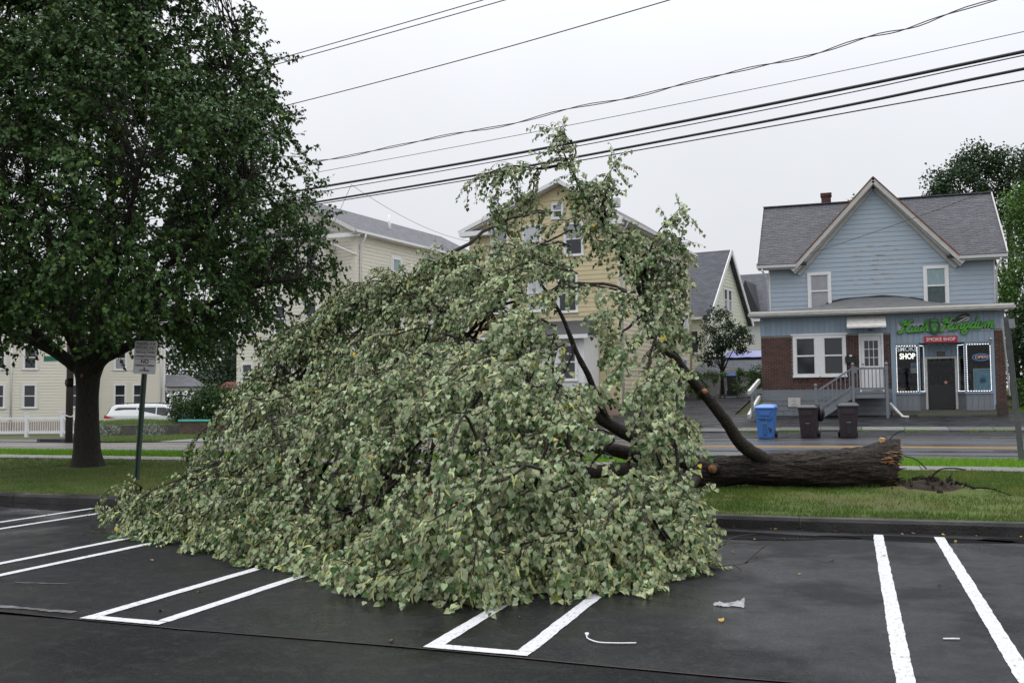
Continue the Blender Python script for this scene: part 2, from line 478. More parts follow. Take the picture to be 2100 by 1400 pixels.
# kerb of separate cast lengths
kerb = empty('kerb'); kerb['kind'] = 'structure'
kx = -34.0
while kx < 14:
    ln = 3.0 + random.uniform(-0.2, 0.25)
    b = MB()
    n = 6
    prof = [(0.0, -0.05), (0.012, 0.105), (0.035, 0.142), (0.16, 0.148), (0.175, -0.05)]
    vs, fs = [], []
    for i in range(n + 1):
        x = kx + 0.006 + (ln - 0.012) * i / n
        for (py, pz) in prof:
            wob = 0.012 * noise.noise((x * 1.3, py * 9, 4)) + 0.006 * noise.noise((x * 7, py * 9, pz * 9))
            vs.append((x, kerb_y(x) + py + wob, pz + wob * 0.6))
    k = len(prof)
    for i in range(n):
        for q in range(k - 1): fs.append((i * k + q, (i + 1) * k + q, (i + 1) * k + q + 1, i * k + q + 1))
    fs.append(tuple(range(k))); fs.append(tuple(range((n + 1) * k - 1, n * k - 1, -1)))
    b.add(vs, fs); b.build('kerb_length', M_KERB, kerb)
    kx += ln

# verge between kerb and footway
vx = frange(-40, 14, 0.6)
def bumpy(x, y): return 0.015 * noise.noise((x * 0.9, y * 0.9, 0)) + 0.012 * noise.noise((x * 3.1, y * 3.1, 5))
def verge_z(x, y):
    z = gz(x, y) + bumpy(x, y)
    z += 0.10 * math.exp(-(((x + 14.77) / 1.1) ** 2 + ((y - 16.4) / 1.0) ** 2))
    z += 0.13 * math.exp(-(((x - 1.0) / 0.8) ** 2 + ((y - 15.6) / 0.6) ** 2))
    return z
v, f = [], []
NV = 24
for x in vx:
    for k in range(NV + 1):
        y = lerp(kerb_y(x) + 0.15, 18.93, k / NV); v.append((x, y, verge_z(x, y)))
for i in range(len(vx) - 1):
    for k in range(NV): f.append((i * (NV + 1) + k, (i + 1) * (NV + 1) + k, (i + 1) * (NV + 1) + k + 1, i * (NV + 1) + k + 1))
me = bpy.data.meshes.new('grass_verge'); me.from_pydata(v, [], f); me.materials.append(M_TURF); me.update()
link('grass_verge', me)['kind'] = 'structure'

# footway of separate slabs, then the strip of bright grass along the street
foot = empty('footway'); foot['kind'] = 'structure'
x = -44.0
while x < 12:
    b = MB(); b.box(0, 1.49, 0, 1.05, -0.1, 0.0)
    o = b.build('footway_slab', M_CONC, foot, (x, 18.95, 0.275 + random.uniform(-0.004, 0.006)))
    x += 1.505
sheet('grass_strip', frange(-46, 14, 1.0), frange(20.0, 22.06, 0.4), lambda x, y: gz(x, y) + 0.012 + bumpy(x, y), M_TURF2)

# street
sheet('road', frange(-80, 40, 2.0), frange(22.0, 34.0, 0.75), lambda x, y: gz(x, y) - 0.02, M_ROAD)
rz = lambda x, y: gz(x, y) - 0.02
road = bpy.data.objects['road']
painted('edge_line', -80, 22.3, 16, 22.3, 0.12, road, dz=0.006, step=1.0, zf=rz)
painted('centre_line', -80, 27.55, 30, 27.95, 0.14, road, dz=0.006, m=M_YELLOW, step=1.0, zf=rz)
painted('centre_line', -80, 27.82, 30, 28.22, 0.14, road, dz=0.006, m=M_YELLOW, step=1.0, zf=rz)
M_PATCH = mat('road_repair', (0.03, 0.03, 0.033), 0.2, col2=(0.045, 0.045, 0.05), scale=2, bump=0.2, bscale=80)
for (xa, xb, yy, w) in [(-3.5, 1.0, 25.6, 0.5), (1.4, 4.4, 25.9, 0.35), (-1.5, 5.5, 24.3, 0.22), (3.2, 9, 26.6, 0.3), (-30, -24, 25.3, 0.25)]:
    painted('tar_patch', xa, yy, xb, yy + 0.1, w, road, dz=0.005, m=M_PATCH, step=0.3, zf=rz, rag=0.09)

# far side: apron of the shop, strip of broken asphalt, paving slabs with weeds, drives, lawns
sheet('shop_apron', frange(-4.6, 7.2, 0.8), frange(34.02, 42.0, 0.6), lambda x, y: gz(x, y) + 0.004 + 0.02 * noise.noise((x, y, 1)), M_APRON)
sheet('house_drive', frange(-9.6, -4.6, 0.8), frange(34.02, 60.0, 1.0), lambda x, y: gz(x, y) + 0.002, M_APRON)
far_foot = empty('far_footway'); far_foot['kind'] = 'structure'
x = -13.2
i = 0
while x < 9:
    w = 1.35
    mm = M_CONC if i in (0, 1, 2, 10, 11) else mat('stained_slab', (0.11, 0.105, 0.10), 0.55, col2=(0.07, 0.068, 0.066), scale=3, bump=0.4, bscale=40, objvar=0.1)
    b = MB(); b.box(0, w - 0.02, 0, 1.0, -0.12, 0.02)
    b.build('paving_slab', mm, far_foot, (x, 35.5, gz(x, 36.0) + random.uniform(0, 0.012)), (R(4.4), 0, 0))
    x += w; i += 1
fk = empty('far_kerb'); fk['kind'] = 'structure'
x = -14.0
while x < 12:
    b = MB(); b.box(0, 2.98, 0, 0.14, -0.12, 0.03)
    b.build('kerb_length', M_CONC, fk, (x, 33.98, gz(x, 34.0) - 0.005))
    x += 3.0
# left: concrete drive and lawns
M_DRIVE = mat('drive_concrete', (0.20, 0.19, 0.18), 0.5, col2=(0.14, 0.135, 0.13), scale=1.2, bump=0.3, bscale=40, rvar=0.2)
sheet('concrete_drive', frange(-27.2, -13.0, 0.8), frange(34.0, 44.0, 0.8), lambda x, y: gz(x, y) + 0.003, M_DRIVE)
sheet('side_street', frange(-60, -33.0, 1.5), frange(34.0, 37.0, 0.7), lambda x, y: gz(x, y) + 0.002, M_ROAD)
M_LAWN = mat('lawn', (0.09, 0.15, 0.03), 0.9, col2=(0.11, 0.13, 0.045), scale=1.4, bump=0.5, bscale=40, spec=0.2)
sheet('lawn', frange(-33.0, -27.0, 0.7), frange(34.05, 39.0, 0.5), lambda x, y: gz(x, y) + 0.006 + 0.05 * noise.noise((x * 0.7, y * 0.7, 3)), M_LAWN)

def mound_z(x, y): return 0.42 + 0.10 * clamp((y - 39.2) / 3.0) + 0.05 * noise.noise((x * 0.8, y * 0.8, 2)) - 0.5 * clamp((y - 42.5) / 2.5)
sheet('raised_lawn', frange(-36.2, -29.2, 0.6), frange(39.15, 45.5, 0.6), mound_z, M_LAWN)
M_WATER = mat('puddle_water', (0.012, 0.012, 0.013), 0.05, spec=0.5, rvar=0.04, rscale=3)
for (cx_, cy_, rx_, ry_) in ((-1.35, 11.75, 1.3, 0.32), (0.6, 11.95, 1.0, 0.2), (2.6, 12.05, 1.4, 0.28), (-11.0, 12.2, 1.6, 0.3), (-3.4, 11.9, 0.8, 0.25)):
    pts_ = []
    for k in range(28):
        a = 2 * math.pi * k / 28; w = 1 + 0.35 * noise.noise((math.cos(a) * 1.4 + cx_, math.sin(a) * 1.4, 3))
        pts_.append((cx_ + rx_ * w * math.cos(a), cy_ + ry_ * w * math.sin(a)))
    poly_sheet('puddle', pts_, lambda x, y: 0.0, 0.0095, M_WATER, None, 'structure')

# ================================================================== building kit
M_GLASS = glass_mat('window_glass', (0.75, 0.78, 0.78), 0.55)
M_PANE = mat('dark_pane', (0.022, 0.025, 0.03), 0.06, spec=0.6)
M_CURT = mat('curtained_pane', (0.30, 0.30, 0.33), 0.12, var=0.1, scale=3)
M_CURTB = mat('blue_curtained_pane', (0.24, 0.33, 0.34), 0.12, var=0.15, scale=3, stretch=(6, 1, 1))
M_WHITE = mat('white_trim', (0.74, 0.74, 0.74), 0.5, var=0.05, scale=5)
M_OLDW = mat('weathered_white', (0.62, 0.61, 0.58), 0.55, col2=(0.42, 0.40, 0.36), scale=4, stretch=(1, 1, 4), contrast=(0.45, 0.75))
M_RAKE = mat('rake_grey', (0.46, 0.45, 0.43), 0.55, var=0.08, scale=3)
M_BLUE = mat('blue_clapboard', (0.355, 0.42, 0.48), 0.55, col2=(0.325, 0.39, 0.45), scale=2.5, objvar=0.025, bump=0.1, bscale=20)
M_BLUEP = mat('blue_panel', (0.28, 0.355, 0.43), 0.5, col2=(0.225, 0.29, 0.36), scale=3, stretch=(5, 1, 0.6), objvar=0.05, bump=0.2, bscale=30)
M_GREYP = mat('grey_base_paint', (0.19, 0.205, 0.225), 0.6, col2=(0.15, 0.165, 0.185), scale=3, bump=0.4, bscale=25, objvar=0.03)
M_SHING = mat('shingle', (0.095, 0.094, 0.105), 0.75, col2=(0.062, 0.062, 0.072), scale=5, bump=0.5, bscale=120, objvar=0.28)
M_SHINGM = mat('shingle_field', (0.095, 0.094, 0.105), 0.75, col2=(0.055, 0.055, 0.064), scale=7, bump=0.5, bscale=120)
M_BRICK = mat('brick_red', (0.088, 0.035, 0.025), 0.75, col2=(0.05, 0.025, 0.02), scale=3, bump=0.4, bscale=60, objvar=0.5)
M_BRICKM = mat('brick_field', (0.105, 0.040, 0.028), 0.75, col2=(0.04, 0.022, 0.019), scale=4.5, bump=0.4, bscale=60, contrast=(0.42, 0.58), detail=1)
M_MORT = mat('mortar', (0.36, 0.32, 0.28), 0.85, var=0.15, scale=6, bump=0.3)
M_BLACK = mat('black_plastic', (0.012, 0.012, 0.013), 0.4)
M_DARK = mat('dark_interior', (0.014, 0.014, 0.016), 0.8)
M_METAL = mat('grey_metal', (0.24, 0.25, 0.26), 0.45, metal=0.6, var=0.12, scale=8)
M_TAN = mat('cream_vinyl', (0.70, 0.665, 0.57), 0.5, col2=(0.65, 0.62, 0.53), scale=1.5, objvar=0.02)
M_YEL = mat('yellow_clapboard', (0.64, 0.54, 0.33), 0.6, col2=(0.57, 0.48, 0.29), scale=2, objvar=0.03)
M_YELS = mat('pale_yellow_clapboard', (0.70, 0.63, 0.46), 0.6, col2=(0.63, 0.56, 0.41), scale=2, objvar=0.03)
M_PALE = mat('pale_clapboard', (0.66, 0.68, 0.55), 0.6, var=0.04, scale=2, objvar=0.02)
M_WSIDE = mat('white_siding', (0.62, 0.62, 0.60), 0.55, var=0.05, scale=3, objvar=0.02)
M_BEIGE = mat('beige_foundation', (0.36, 0.30, 0.24), 0.7, var=0.12, scale=4)
M_PINK = mat('pink_foundation', (0.38, 0.27, 0.24), 0.8, var=0.12, scale=4)

def roof_mat(name, c, rot=0.0):
    """shingle courses for roofs too far off to tell the tabs apart: brick pattern for colour and fine relief"""
    mt = bpy.data.materials.new(name); mt.use_nodes = True
    t = mt.node_tree; b = t.nodes['Principled BSDF']; N = t.nodes.new; K = t.links.new
    uvn = N('ShaderNodeUVMap')
    br = N('ShaderNodeTexBrick'); br.inputs['Scale'].default_value = 1.0
    br.inputs['Brick Width'].default_value = 0.33; br.inputs['Row Height'].default_value = 0.15; br.inputs['Mortar Size'].default_value = 0.008
    br.inputs['Color1'].default_value = (*[v * 1.25 for v in c], 1); br.inputs['Color2'].default_value = (*[v * 0.75 for v in c], 1)
    br.inputs['Mortar'].default_value = (*[v * 0.45 for v in c], 1)
    K(uvn.outputs[0], br.inputs['Vector'])
    nz = N('ShaderNodeTexNoise'); nz.inputs['Scale'].default_value = 2.5
    K(uvn.outputs[0], nz.inputs['Vector'])
    mx = N('ShaderNodeMix'); mx.data_type = 'RGBA'; mx.blend_type = 'OVERLAY'; mx.inputs[0].default_value = 0.35
    K(br.outputs[0], mx.inputs[6]); K(nz.outputs['Fac'], mx.inputs[7]); K(mx.outputs[2], b.inputs['Base Color'])
    b.inputs['Roughness'].default_value = 0.7
    bp = N('ShaderNodeBump'); bp.inputs['Strength'].default_value = 0.5; bp.inputs['Distance'].default_value = 0.02
    K(br.outputs['Fac'], bp.inputs['Height']); bp.invert = True; K(bp.outputs[0], b.inputs['Normal'])
    MATS[name] = mt
    return mt
M_ROOF = roof_mat('far_shingle_grey', (0.10, 0.10, 0.112))
M_ROOFD = roof_mat('far_shingle_dark', (0.058, 0.064, 0.078))

def slab(name, p, t, m, parent, uvs=False):
    """roof plane from eave-left, eave-right, ridge-right, ridge-left with thickness t"""
    p = [Vector(q) for q in p]
    n = (p[1] - p[0]).cross(p[3] - p[0]).normalized()
    if n.z < 0: n = -n
    me = bpy.data.meshes.new(name)
    me.from_pydata([tuple(q) for q in p] + [tuple(q - n * t) for q in p], [], [(0, 1, 2, 3), (7, 6, 5, 4), (0, 4, 5, 1), (1, 5, 6, 2), (2, 6, 7, 3), (3, 7, 4, 0)])
    me.materials.append(m)
    uvl = me.uv_layers.new(name='UVMap')
    ex = (p[1] - p[0]).normalized(); ey = n.cross(ex)
    for poly in me.polygons:
        for li in poly.loop_indices:
            co = me.vertices[me.loops[li].vertex_index].co - p[0]
            uvl.data[li].uv = (co.dot(ex), co.dot(ey))
    me.update()
    return link(name, me, parent)

class Face:
    """a wall plane: u runs along the wall, z up, d outwards"""
    def __init__(s, parent, ox, oy, ang=0.0):
        s.p, s.o, s.a = parent, Vector((ox, oy, 0)), ang
        s.eu = Vector((math.cos(ang), math.sin(ang), 0)); s.ed = Vector((math.sin(ang), -math.cos(ang), 0))
        s.op = []
    def pt(s, u, z, d=0.0): return s.o + s.eu * u + s.ed * d + Vector((0, 0, z))
    def put(s, name, mesh, u, z, d=0.0, scale=None, parent=None):
        if parent is not None and parent is not s.p:
            return link(name, mesh, parent, None, None, scale)
        return link(name, mesh, s.p, s.pt(u, z, d), (0, 0, s.a), scale)

def cut(a, b, holes):
    segs = [(a, b)]
    for h0, h1 in holes:
        out = []
        for s0, s1 in segs:
            if h1 <= s0 or h0 >= s1: out.append((s0, s1)); continue
            if h0 > s0: out.append((s0, h0))
            if h1 < s1: out.append((h1, s1))
        segs = out
    return [q for q in segs if q[1] - q[0] > 0.03]

def siding(F, u0, u1, z0, z1, expo, m, thick=0.022, span=None, name='clapboard', joints=0.0):
    """courses of boards, interrupted at the openings of F; span(z) narrows a course under a gable"""
    z = z0
    while z < z1 - 0.02:
        h = min(expo, z1 - z)
        a, b = (u0, u1)
        if span:
            s = span(z + h * 0.5); a, b = max(a, s[0]), min(b, s[1])
        if b - a > 0.05:
            holes = [(o[0], o[1]) for o in F.op if o[2] < z + h * 0.7 and o[3] > z + h * 0.3]
            for s0, s1 in cut(a, b, holes):
                cuts = [s0]
                if joints:
                    q = s0 + random.uniform(0.5, joints)
                    while q < s1 - 0.5:
                        cuts.append(q); q += random.uniform(0.7 * joints, joints)
                cuts.append(s1)
                for c0, c1 in zip(cuts[:-1], cuts[1:]):
                    F.put(name, unit('board', m), c0 + (0.002 if c0 > s0 else 0), z, 0.0, (c1 - c0 - (0.002 if c0 > s0 else 0), thick, h))
        z += expo

def window(F, u, z, w, h, frame=M_WHITE, top=M_PANE, bot=M_PANE, fw=0.09, name='window', out=0.055, sash=True, casing=None):
    """double-hung window: casing, meeting rail, sill, two panes"""
    b = MB()
    b.box(0, fw, -out, 0.02, 0, h); b.box(w - fw, w, -out, 0.02, 0, h)
    b.box(fw, w - fw, -out, 0.02, h - fw, h); b.box(fw, w - fw, -out, 0.02, 0, fw * 0.8)
    b.box(-0.03, w + 0.03, -out - 0.03, 0.0, -0.05, 0.0)
    o = F.put(name, b.mesh(name, frame), u, z, 0.0)
    iw = w - 2 * fw; mid = h * 0.5
    if sash:
        s = MB(); s.box(fw, w - fw, -0.045, 0.0, mid - 0.03, mid + 0.03)
        for q in (fw, w - fw - 0.03): s.box(q, q + 0.03, -0.03, 0.0, fw * 0.8, h - fw)
        s.build('sash', frame, o)
    for (za, zb, mm, dd) in ((mid, h - fw, top, -0.016), (fw * 0.8, mid, bot, -0.010)):
        p = MB(); p.box(fw, w - fw, dd, dd + 0.006, za, zb); p.build('pane', mm, o)
    if casing:
        c = MB(); e = 0.13
        c.box(-e, -0.001, -0.035, 0, -0.06, h + e); c.box(w + 0.001, w + e, -0.035, 0, -0.06, h + e); c.box(-0.001, w + 0.001, -0.035, 0, h + 0.001, h + e)
        c.build('surround', casing, o)
    F.op.append((u - (0.13 if casing else 0), u + w + (0.13 if casing else 0), z - 0.05, z + h + (0.13 if casing else 0)))
    return o

def pieces(name, field, items, parent, mp, mf, limit=300):
    """items: (x0,x1,y0,y1,z0,z1) boxes or matrices on a unit box; the first `limit` are parts, the rest one field"""
    for k, it in enumerate(items[:limit]):
        if isinstance(it, Matrix):
            o = link(name, unit('cbox', mp), parent); o.matrix_local = it
        else: ubox(name, mp, parent, *it)
    if len(items) > limit:
        b = MB()
        for it in items[limit:]:
            if isinstance(it, Matrix): b.box(-0.5, 0.5, -0.5, 0.5, -0.5, 0.5, it)
            else: b.box(*it)
        b.build(field, mf, parent)['kind'] = 'stuff'

def downpipe(parent, pts, m=M_WHITE, r=0.045, name='downpipe'):
    return MB().tube(pts, r, 6).build(name, m, parent)

# ================================================================== the blue shop house
SH = empty('shop_house', (1.0, 41.0, 0.78), 0, 'blue clapboard shop house with brick and shopfront ground floor and grey shingle roof', 'house')
ox, oy, oz = 1.0, 41.0, 0.78
FY0 = 41.0
def H(x, y, z): return (x - ox, y - oy, z - oz)      # world -> house frame
def hb(name, m, x0, x1, y0, y1, z0, z1, parent=None): return ubox(name, m, parent or SH, x0 - ox, x1 - ox, y0 - oy, y1 - oy, z0 - oz, z1 - oz)
F1 = Face(SH, -ox, 0.0)            # ground-floor front, u = world x, z in house frame
# core walls of ground floor (left part solid, shop part hollow)
hb('wall', M_MORT, -3.40, 1.46, FY0 + 0.012, FY0 + 0.25, 0.78, 4.72)
hb('side_wall', M_MORT, -3.40, -3.16, FY0 + 0.25, 51.0, 0.6, 4.72)
hb('side_wall', M_MORT, 5.20, 5.44, FY0 + 0.25, 51.0, 0.6, 4.72)
hb('back_wall', M_DARK, -3.16, 5.20, 47.0, 47.2, 0.6, 4.72)
hb('shop_floor', mat('shop_floor', (0.10, 0.09, 0.08), 0.4, var=0.2), 1.46, 5.2, FY0 + 0.1, 47.0, 0.88, 1.02)
hb('shop_partition', M_DARK, 1.30, 1.46, FY0 + 0.25, 47.0, 0.8, 4.7)
hb('shop_ceiling', mat('shop_ceiling', (0.2, 0.2, 0.2), 0.8), 1.46, 5.2, FY0 + 0.14, 47.0, 3.75, 3.85)
# painted block foundation under the brick, with a raised lower course of big blocks
hb('foundation', M_GREYP, -3.42, 1.46, FY0 - 0.02, FY0 + 0.012, 1.40, 1.83)
zz = 0.80
row = 0
while zz < 1.38:
    xx = -3.0 - (0.2 if row % 2 else 0)
    while xx < 1.45:
        x1 = min(xx + 0.40, 1.45)
        if x1 - max(xx, -3.0) > 0.06:
            hb('foundation_block', M_GREYP, max(xx, -3.0) + 0.004, x1 - 0.004, FY0 - 0.10 + random.uniform(-0.004, 0.004), FY0 + 0.012, zz + 0.004, zz + 0.192)
        xx += 0.40
    zz += 0.196; row += 1
# bricks
wins = [(-2.20, -0.19, 2.30, 3.99), (0.30, 1.20, 1.70, 4.0)]
bricks = []
def lay(x0, x1, z0, z1, y0, y1, holes):
    z = z0; r = 0
    while z + 0.06 < z1:
        x = x0 - (0.107 if r % 2 else 0)
        while x < x1:
            hs = [(h[0], h[1]) for h in holes if z < h[3] - 0.02 and z + 0.06 > h[2]]
            for a, b_ in cut(max(x, x0), min(x + 0.203, x1), hs):
                j = random.uniform(-0.003, 0.003)
                bricks.append((a - ox, b_ - ox, y0 + j - oy, y1 - oy, z - oz, z + 0.060 - oz))
            x += 0.213
        z += 0.0745; r += 1
lay(-3.40, 1.46, 1.84, 3.97, FY0 - 0.006, FY0 + 0.02, wins)
n_main = len(bricks)
pier_b = len(bricks)
lay(5.08, 5.44, 1.22, 4.02, FY0 - 0.012, FY0 + 0.02, [])
hb('pier', M_MORT, 5.08, 5.20, FY0 + 0.004, FY0 + 0.3, 0.78, 4.72); hb('pier', M_MORT, 5.20, 5.44, FY0 + 0.006, FY0 + 0.25, 0.78, 4.72)
hb('pier_base', mat('pier_base', (0.05, 0.035, 0.03), 0.8, var=0.3, scale=4), 5.05, 5.47, FY0 - 0.05, FY0 + 0.004, 0.7, 1.21)
# soldier course under the window
for k in range(24):
    bricks.append((-2.2 + k * 0.0865 - ox, -2.2 + k * 0.0865 + 0.074 - ox, FY0 - 0.02 - oy, FY0 + 0.02 - oy, 2.13 - oz, 2.29 - oz))
random.Random(3).shuffle(bricks)
pieces('brick', 'brick_field', bricks, SH, M_BRICK, M_BRICKM)
# fascia of vertical boards above the brick and round the shopfront
def vboards(x0, x1, z0, z1, w, m, y, th=0.03, name='panel_board', face=None):
    x = x0
    while x < x1 - 0.02:
        e = min(x + w, x1)
        if face: face.put(name, unit('box', m), x + 0.004, z0, th, (e - x - 0.008, th, z1 - z0))
        else: hb(name, m, x + 0.004, e - 0.004, y - th, y, z0, z1)
        x += w
hb('panel_backing', mat('panel_gap', (0.09, 0.115, 0.145), 0.7), -3.42, 5.10, FY0 - 0.006, FY0 + 0.012, 3.97, 4.72)
vboards(-3.42, 1.46, 3.975, 4.72, 0.205, M_BLUEP, FY0 - 0.006)
vboards(1.46, 5.08, 3.56, 4.72, 0.205, M_BLUEP, FY0 - 0.006)
vboards(5.08, 5.46, 4.03, 4.72, 0.19, M_BLUEP, FY0 - 0.006)
hb('fascia_back', MATS['panel_gap'], 1.46, 5.08, FY0 - 0.005, FY0 + 0.13, 3.56, 3.969)
hb('corner_strip', M_BLUEP, 1.462, 1.60, FY0 - 0.03, FY0 + 0.06, 1.02, 3.56)
hb('corner_strip', M_BLUEP, 4.99, 5.075, FY0 - 0.03, FY0 + 0.06, 1.02, 3.56)
# bays: footprint of the splayed shop windows and the recessed entrance
bayL = [(1.60, 41.0), (2.45, 41.0), (2.68, 41.62)]
bayR = [(3.86, 41.62), (4.07, 41.0), (4.99, 41.0)]
M_LED = mat('led_white', (0.95, 0.97, 1.0), 0.4, emit=1.6)
def bay(pts, tagn):
    for (a, b_) in zip(pts[:-1], pts[1:]):
        d = Vector((b_[0] - a[0], b_[1] - a[1])); ln = d.length; ang = math.atan2(d.y, d.x)
        F = Face(SH, a[0] - ox, a[1] - oy, ang)
        x = 0.0
        while x < ln - 0.02:
            e = min(x + 0.2, ln)
            F.put('panel_board', unit('box', M_GREYP), x + 0.003, 1.0 - oz, 0.02, (e - x - 0.006, 0.05, 0.62)); x += 0.2
        F.put('bay_sill', unit('box', M_BLUEP), -0.01, 1.62 - oz, 0.05, (ln + 0.02, 0.10, 0.055))
        F.put('bay_head', unit('box', M_BLUEP), 0.0, 3.50 - oz, 0.021, (ln, 0.08, 0.058))
        b = MB()
        for q in (0.0, ln - 0.035): b.box(q, q + 0.035, -0.02, 0.03, 0, 1.83)
        w = F.put('shop_window', b.mesh('shop_window', M_BLUEP), 0.0, 1.675 - oz, 0.0)
        g = MB(); g.box(0.035, ln - 0.035, -0.002, 0.006, 0.0, 1.825); g.build('pane', M_GLASS, w)
        # strip of white lights round the window, behind the glass
        led = MB(); gap = 0.085; on = 0.052
        n = int((ln - 0.10) / gap)
        for i in range(n):
            u = 0.05 + (ln - 0.10) * i / n
            for zq in (0.03, 1.78): led.box(u, u + on, -0.014, -0.006, zq, zq + 0.022)
        n = int(1.72 / gap)
        for i in range(n):
            zq = 0.05 + 1.72 * i / n
            for u in (0.045, ln - 0.067): led.box(u, u + 0.022, -0.014, -0.006, zq, zq + on)
        led.build('light_strip', M_LED, w)
bay(bayL, 'l'); bay(bayR, 'r')
hb('shopfront_base', mat('mossy_concrete', (0.13, 0.12, 0.10), 0.7, col2=(0.07, 0.075, 0.05), scale=3, bump=0.4), 1.44, 5.08, FY0 - 0.16, FY0 + 1.0, 0.60, 0.995)
hb('door_step', MATS['mossy_concrete'], 2.3, 4.2, FY0 - 0.5, FY0 - 0.17, 0.55, 0.86)
hb('door_mat', M_BLACK, 2.72, 3.85, FY0 - 0.14, FY0 + 0.5, 0.996, 1.012)
# entrance
vboards(2.66, 3.88, 3.06, 3.56, 0.2, M_BLUEP, FY0 + 0.66)
hb('entry_soffit', M_BLUEP, 2.45, 4.07, FY0 + 0.132, FY0 + 0.68, 3.565, 3.62)
b = MB()
b.box(2.70 - ox, 2.78 - ox, 0.60, 0.70, 1.03 - oz, 3.05 - oz); b.box(3.76 - ox, 3.84 - ox, 0.60, 0.70, 1.03 - oz, 3.05 - oz); b.box(2.78 - ox, 3.76 - ox, 0.60, 0.70, 2.97 - oz, 3.05 - oz)
dr = b.build('entrance_door', M_OLDW, SH)
g = MB(); g.box(2.86 - ox, 3.68 - ox, 0.65, 0.656, 1.25 - oz, 2.92 - oz); g.build('pane', M_GLASS, dr)
g = MB(); g.box(2.78 - ox, 2.86 - ox, 0.635, 0.67, 1.04 - oz, 2.968 - oz); g.box(3.68 - ox, 3.76 - ox, 0.635, 0.67, 1.04 - oz, 2.968 - oz); g.box(2.86 - ox, 3.68 - ox, 0.635, 0.67, 1.04 - oz, 1.25 - oz); g.box(2.86 - ox, 3.68 - ox, 0.637, 0.668, 1.93 - oz, 1.97 - oz)
g.build('door_leaf', M_BLACK, dr)
g = MB(); g.disc((0, 0), 0.055, 14, -0.003); g.build('sticker', mat('sticker_pink', (0.6, 0.25, 0.22), 0.5), dr, (3.43 - ox, 0.648, 2.06 - oz))
pl = hb('number_plate', M_BLACK, 3.14, 3.42, FY0 + 0.61, FY0 + 0.629, 3.08, 3.24)
text('house_number', '682', 0.15, H(3.28, FY0 + 0.606, 3.16), mat('dull_brass', (0.30, 0.26, 0.19), 0.4), SH, extrude=0.003)
# inside the shop: lit ceiling fitting, shelves, goods, counter
M_TUBE = mat('fluorescent', (0.95, 0.97, 1.0), 0.4, emit=0.35)
for (xx, yy) in ((1.75, 43.0), (4.0, 43.2), (3.0, 45.2)):
    hb('ceiling_light', M_TUBE, xx, xx + 0.9, yy, yy + 0.12, 3.66, 3.72)
GOODS = [mat('goods_%d' % i, c, 0.5, objvar=0.3) for i, c in enumerate([(0.25, 0.08, 0.05), (0.08, 0.12, 0.22), (0.3, 0.28, 0.24), (0.07, 0.17, 0.08), (0.22, 0.18, 0.08)])]
shelf_m = mat('shelf_grey', (0.14, 0.14, 0.15), 0.5)
for (xa, xb, yy) in ((1.55, 2.75, 43.6), (1.7, 5.0, 46.2), (4.0, 5.1, 43.4)):
    for zq in (1.35, 1.75, 2.15, 2.55, 2.95):
        hb('shelf', shelf_m, xa, xb, yy, yy + 0.3, zq, zq + 0.03)
        x = xa + 0.05
        while x < xb - 0.12:
            w = random.uniform(0.06, 0.16)
            hb('goods', random.choice(GOODS), x, x + w, yy + 0.03, yy + 0.2, zq + 0.032, zq + random.uniform(0.12, 0.3)); x += w + random.uniform(0.01, 0.12)
hb('counter', shelf_m, 2.7, 4.6, 44.3, 44.8, 1.02, 1.95)
# double white window in the brick
F1.op = []
for u in (-2.17, -1.12):
    window(F1, u, 2.36 - oz, 0.95, 1.60, top=M_PANE, bot=M_PANE, fw=0.12, out=0.07)
hb('window_mullion', M_WHITE, -1.219, -1.121, FY0 - 0.07, FY0 + 0.01, 2.36, 3.96)
hb('window_head', M_WHITE, -2.24, -0.10, FY0 - 0.09, FY0 + 0.01, 3.962, 4.03)
# side door with nine lights, white panel door
b = MB()
for (x0, x1, z0, z1) in ((0.30, 0.38, 1.72, 3.98), (1.12, 1.20, 1.72, 3.98), (0.38, 1.12, 3.90, 3.98)):
    b.box(x0 - ox, x1 - ox, -0.06, 0.02, z0 - oz, z1 - oz)
sd = b.build('side_door', M_WHITE, SH)
g = MB()
g.box(0.385 - ox, 1.115 - ox, -0.02, 0.0, 1.75 - oz, 2.72 - oz); g.box(0.385 - ox, 0.50 - ox, -0.02, 0.0, 2.721 - oz, 3.895 - oz); g.box(1.0 - ox, 1.115 - ox, -0.02, 0.0, 2.721 - oz, 3.895 - oz); g.box(0.501 - ox, 0.999 - ox, -0.02, 0.0, 3.70 - oz, 3.895 - oz)
for i in (1, 2):
    g.box(0.5 - ox + i * 0.1667 - 0.012, 0.5 - ox + i * 0.1667 + 0.012, -0.018, -0.004, 2.722 - oz, 3.699 - oz)
    g.box(0.501 - ox, 0.999 - ox, -0.019, -0.003, 2.72 + i * 0.326 - 0.012 - oz, 2.72 + i * 0.326 + 0.012 - oz)
g.build('door_leaf', M_WHITE, sd)
for i in range(3):
    for j in range(3):
        q = MB(); q.box(0.512 - ox + i * 0.1667, 0.655 - ox + i * 0.1667, -0.008, -0.002, 2.733 - oz + j * 0.326, 3.034 - oz + j * 0.326); q.build('pane', M_PANE, sd)
for zq in (2.66, 2.80):
    q = MB().tube([(0.44 - ox, -0.02, zq - oz), (0.44 - ox, -0.06, zq - oz)], 0.03, 8); q.build('door_knob', M_METAL, sd)
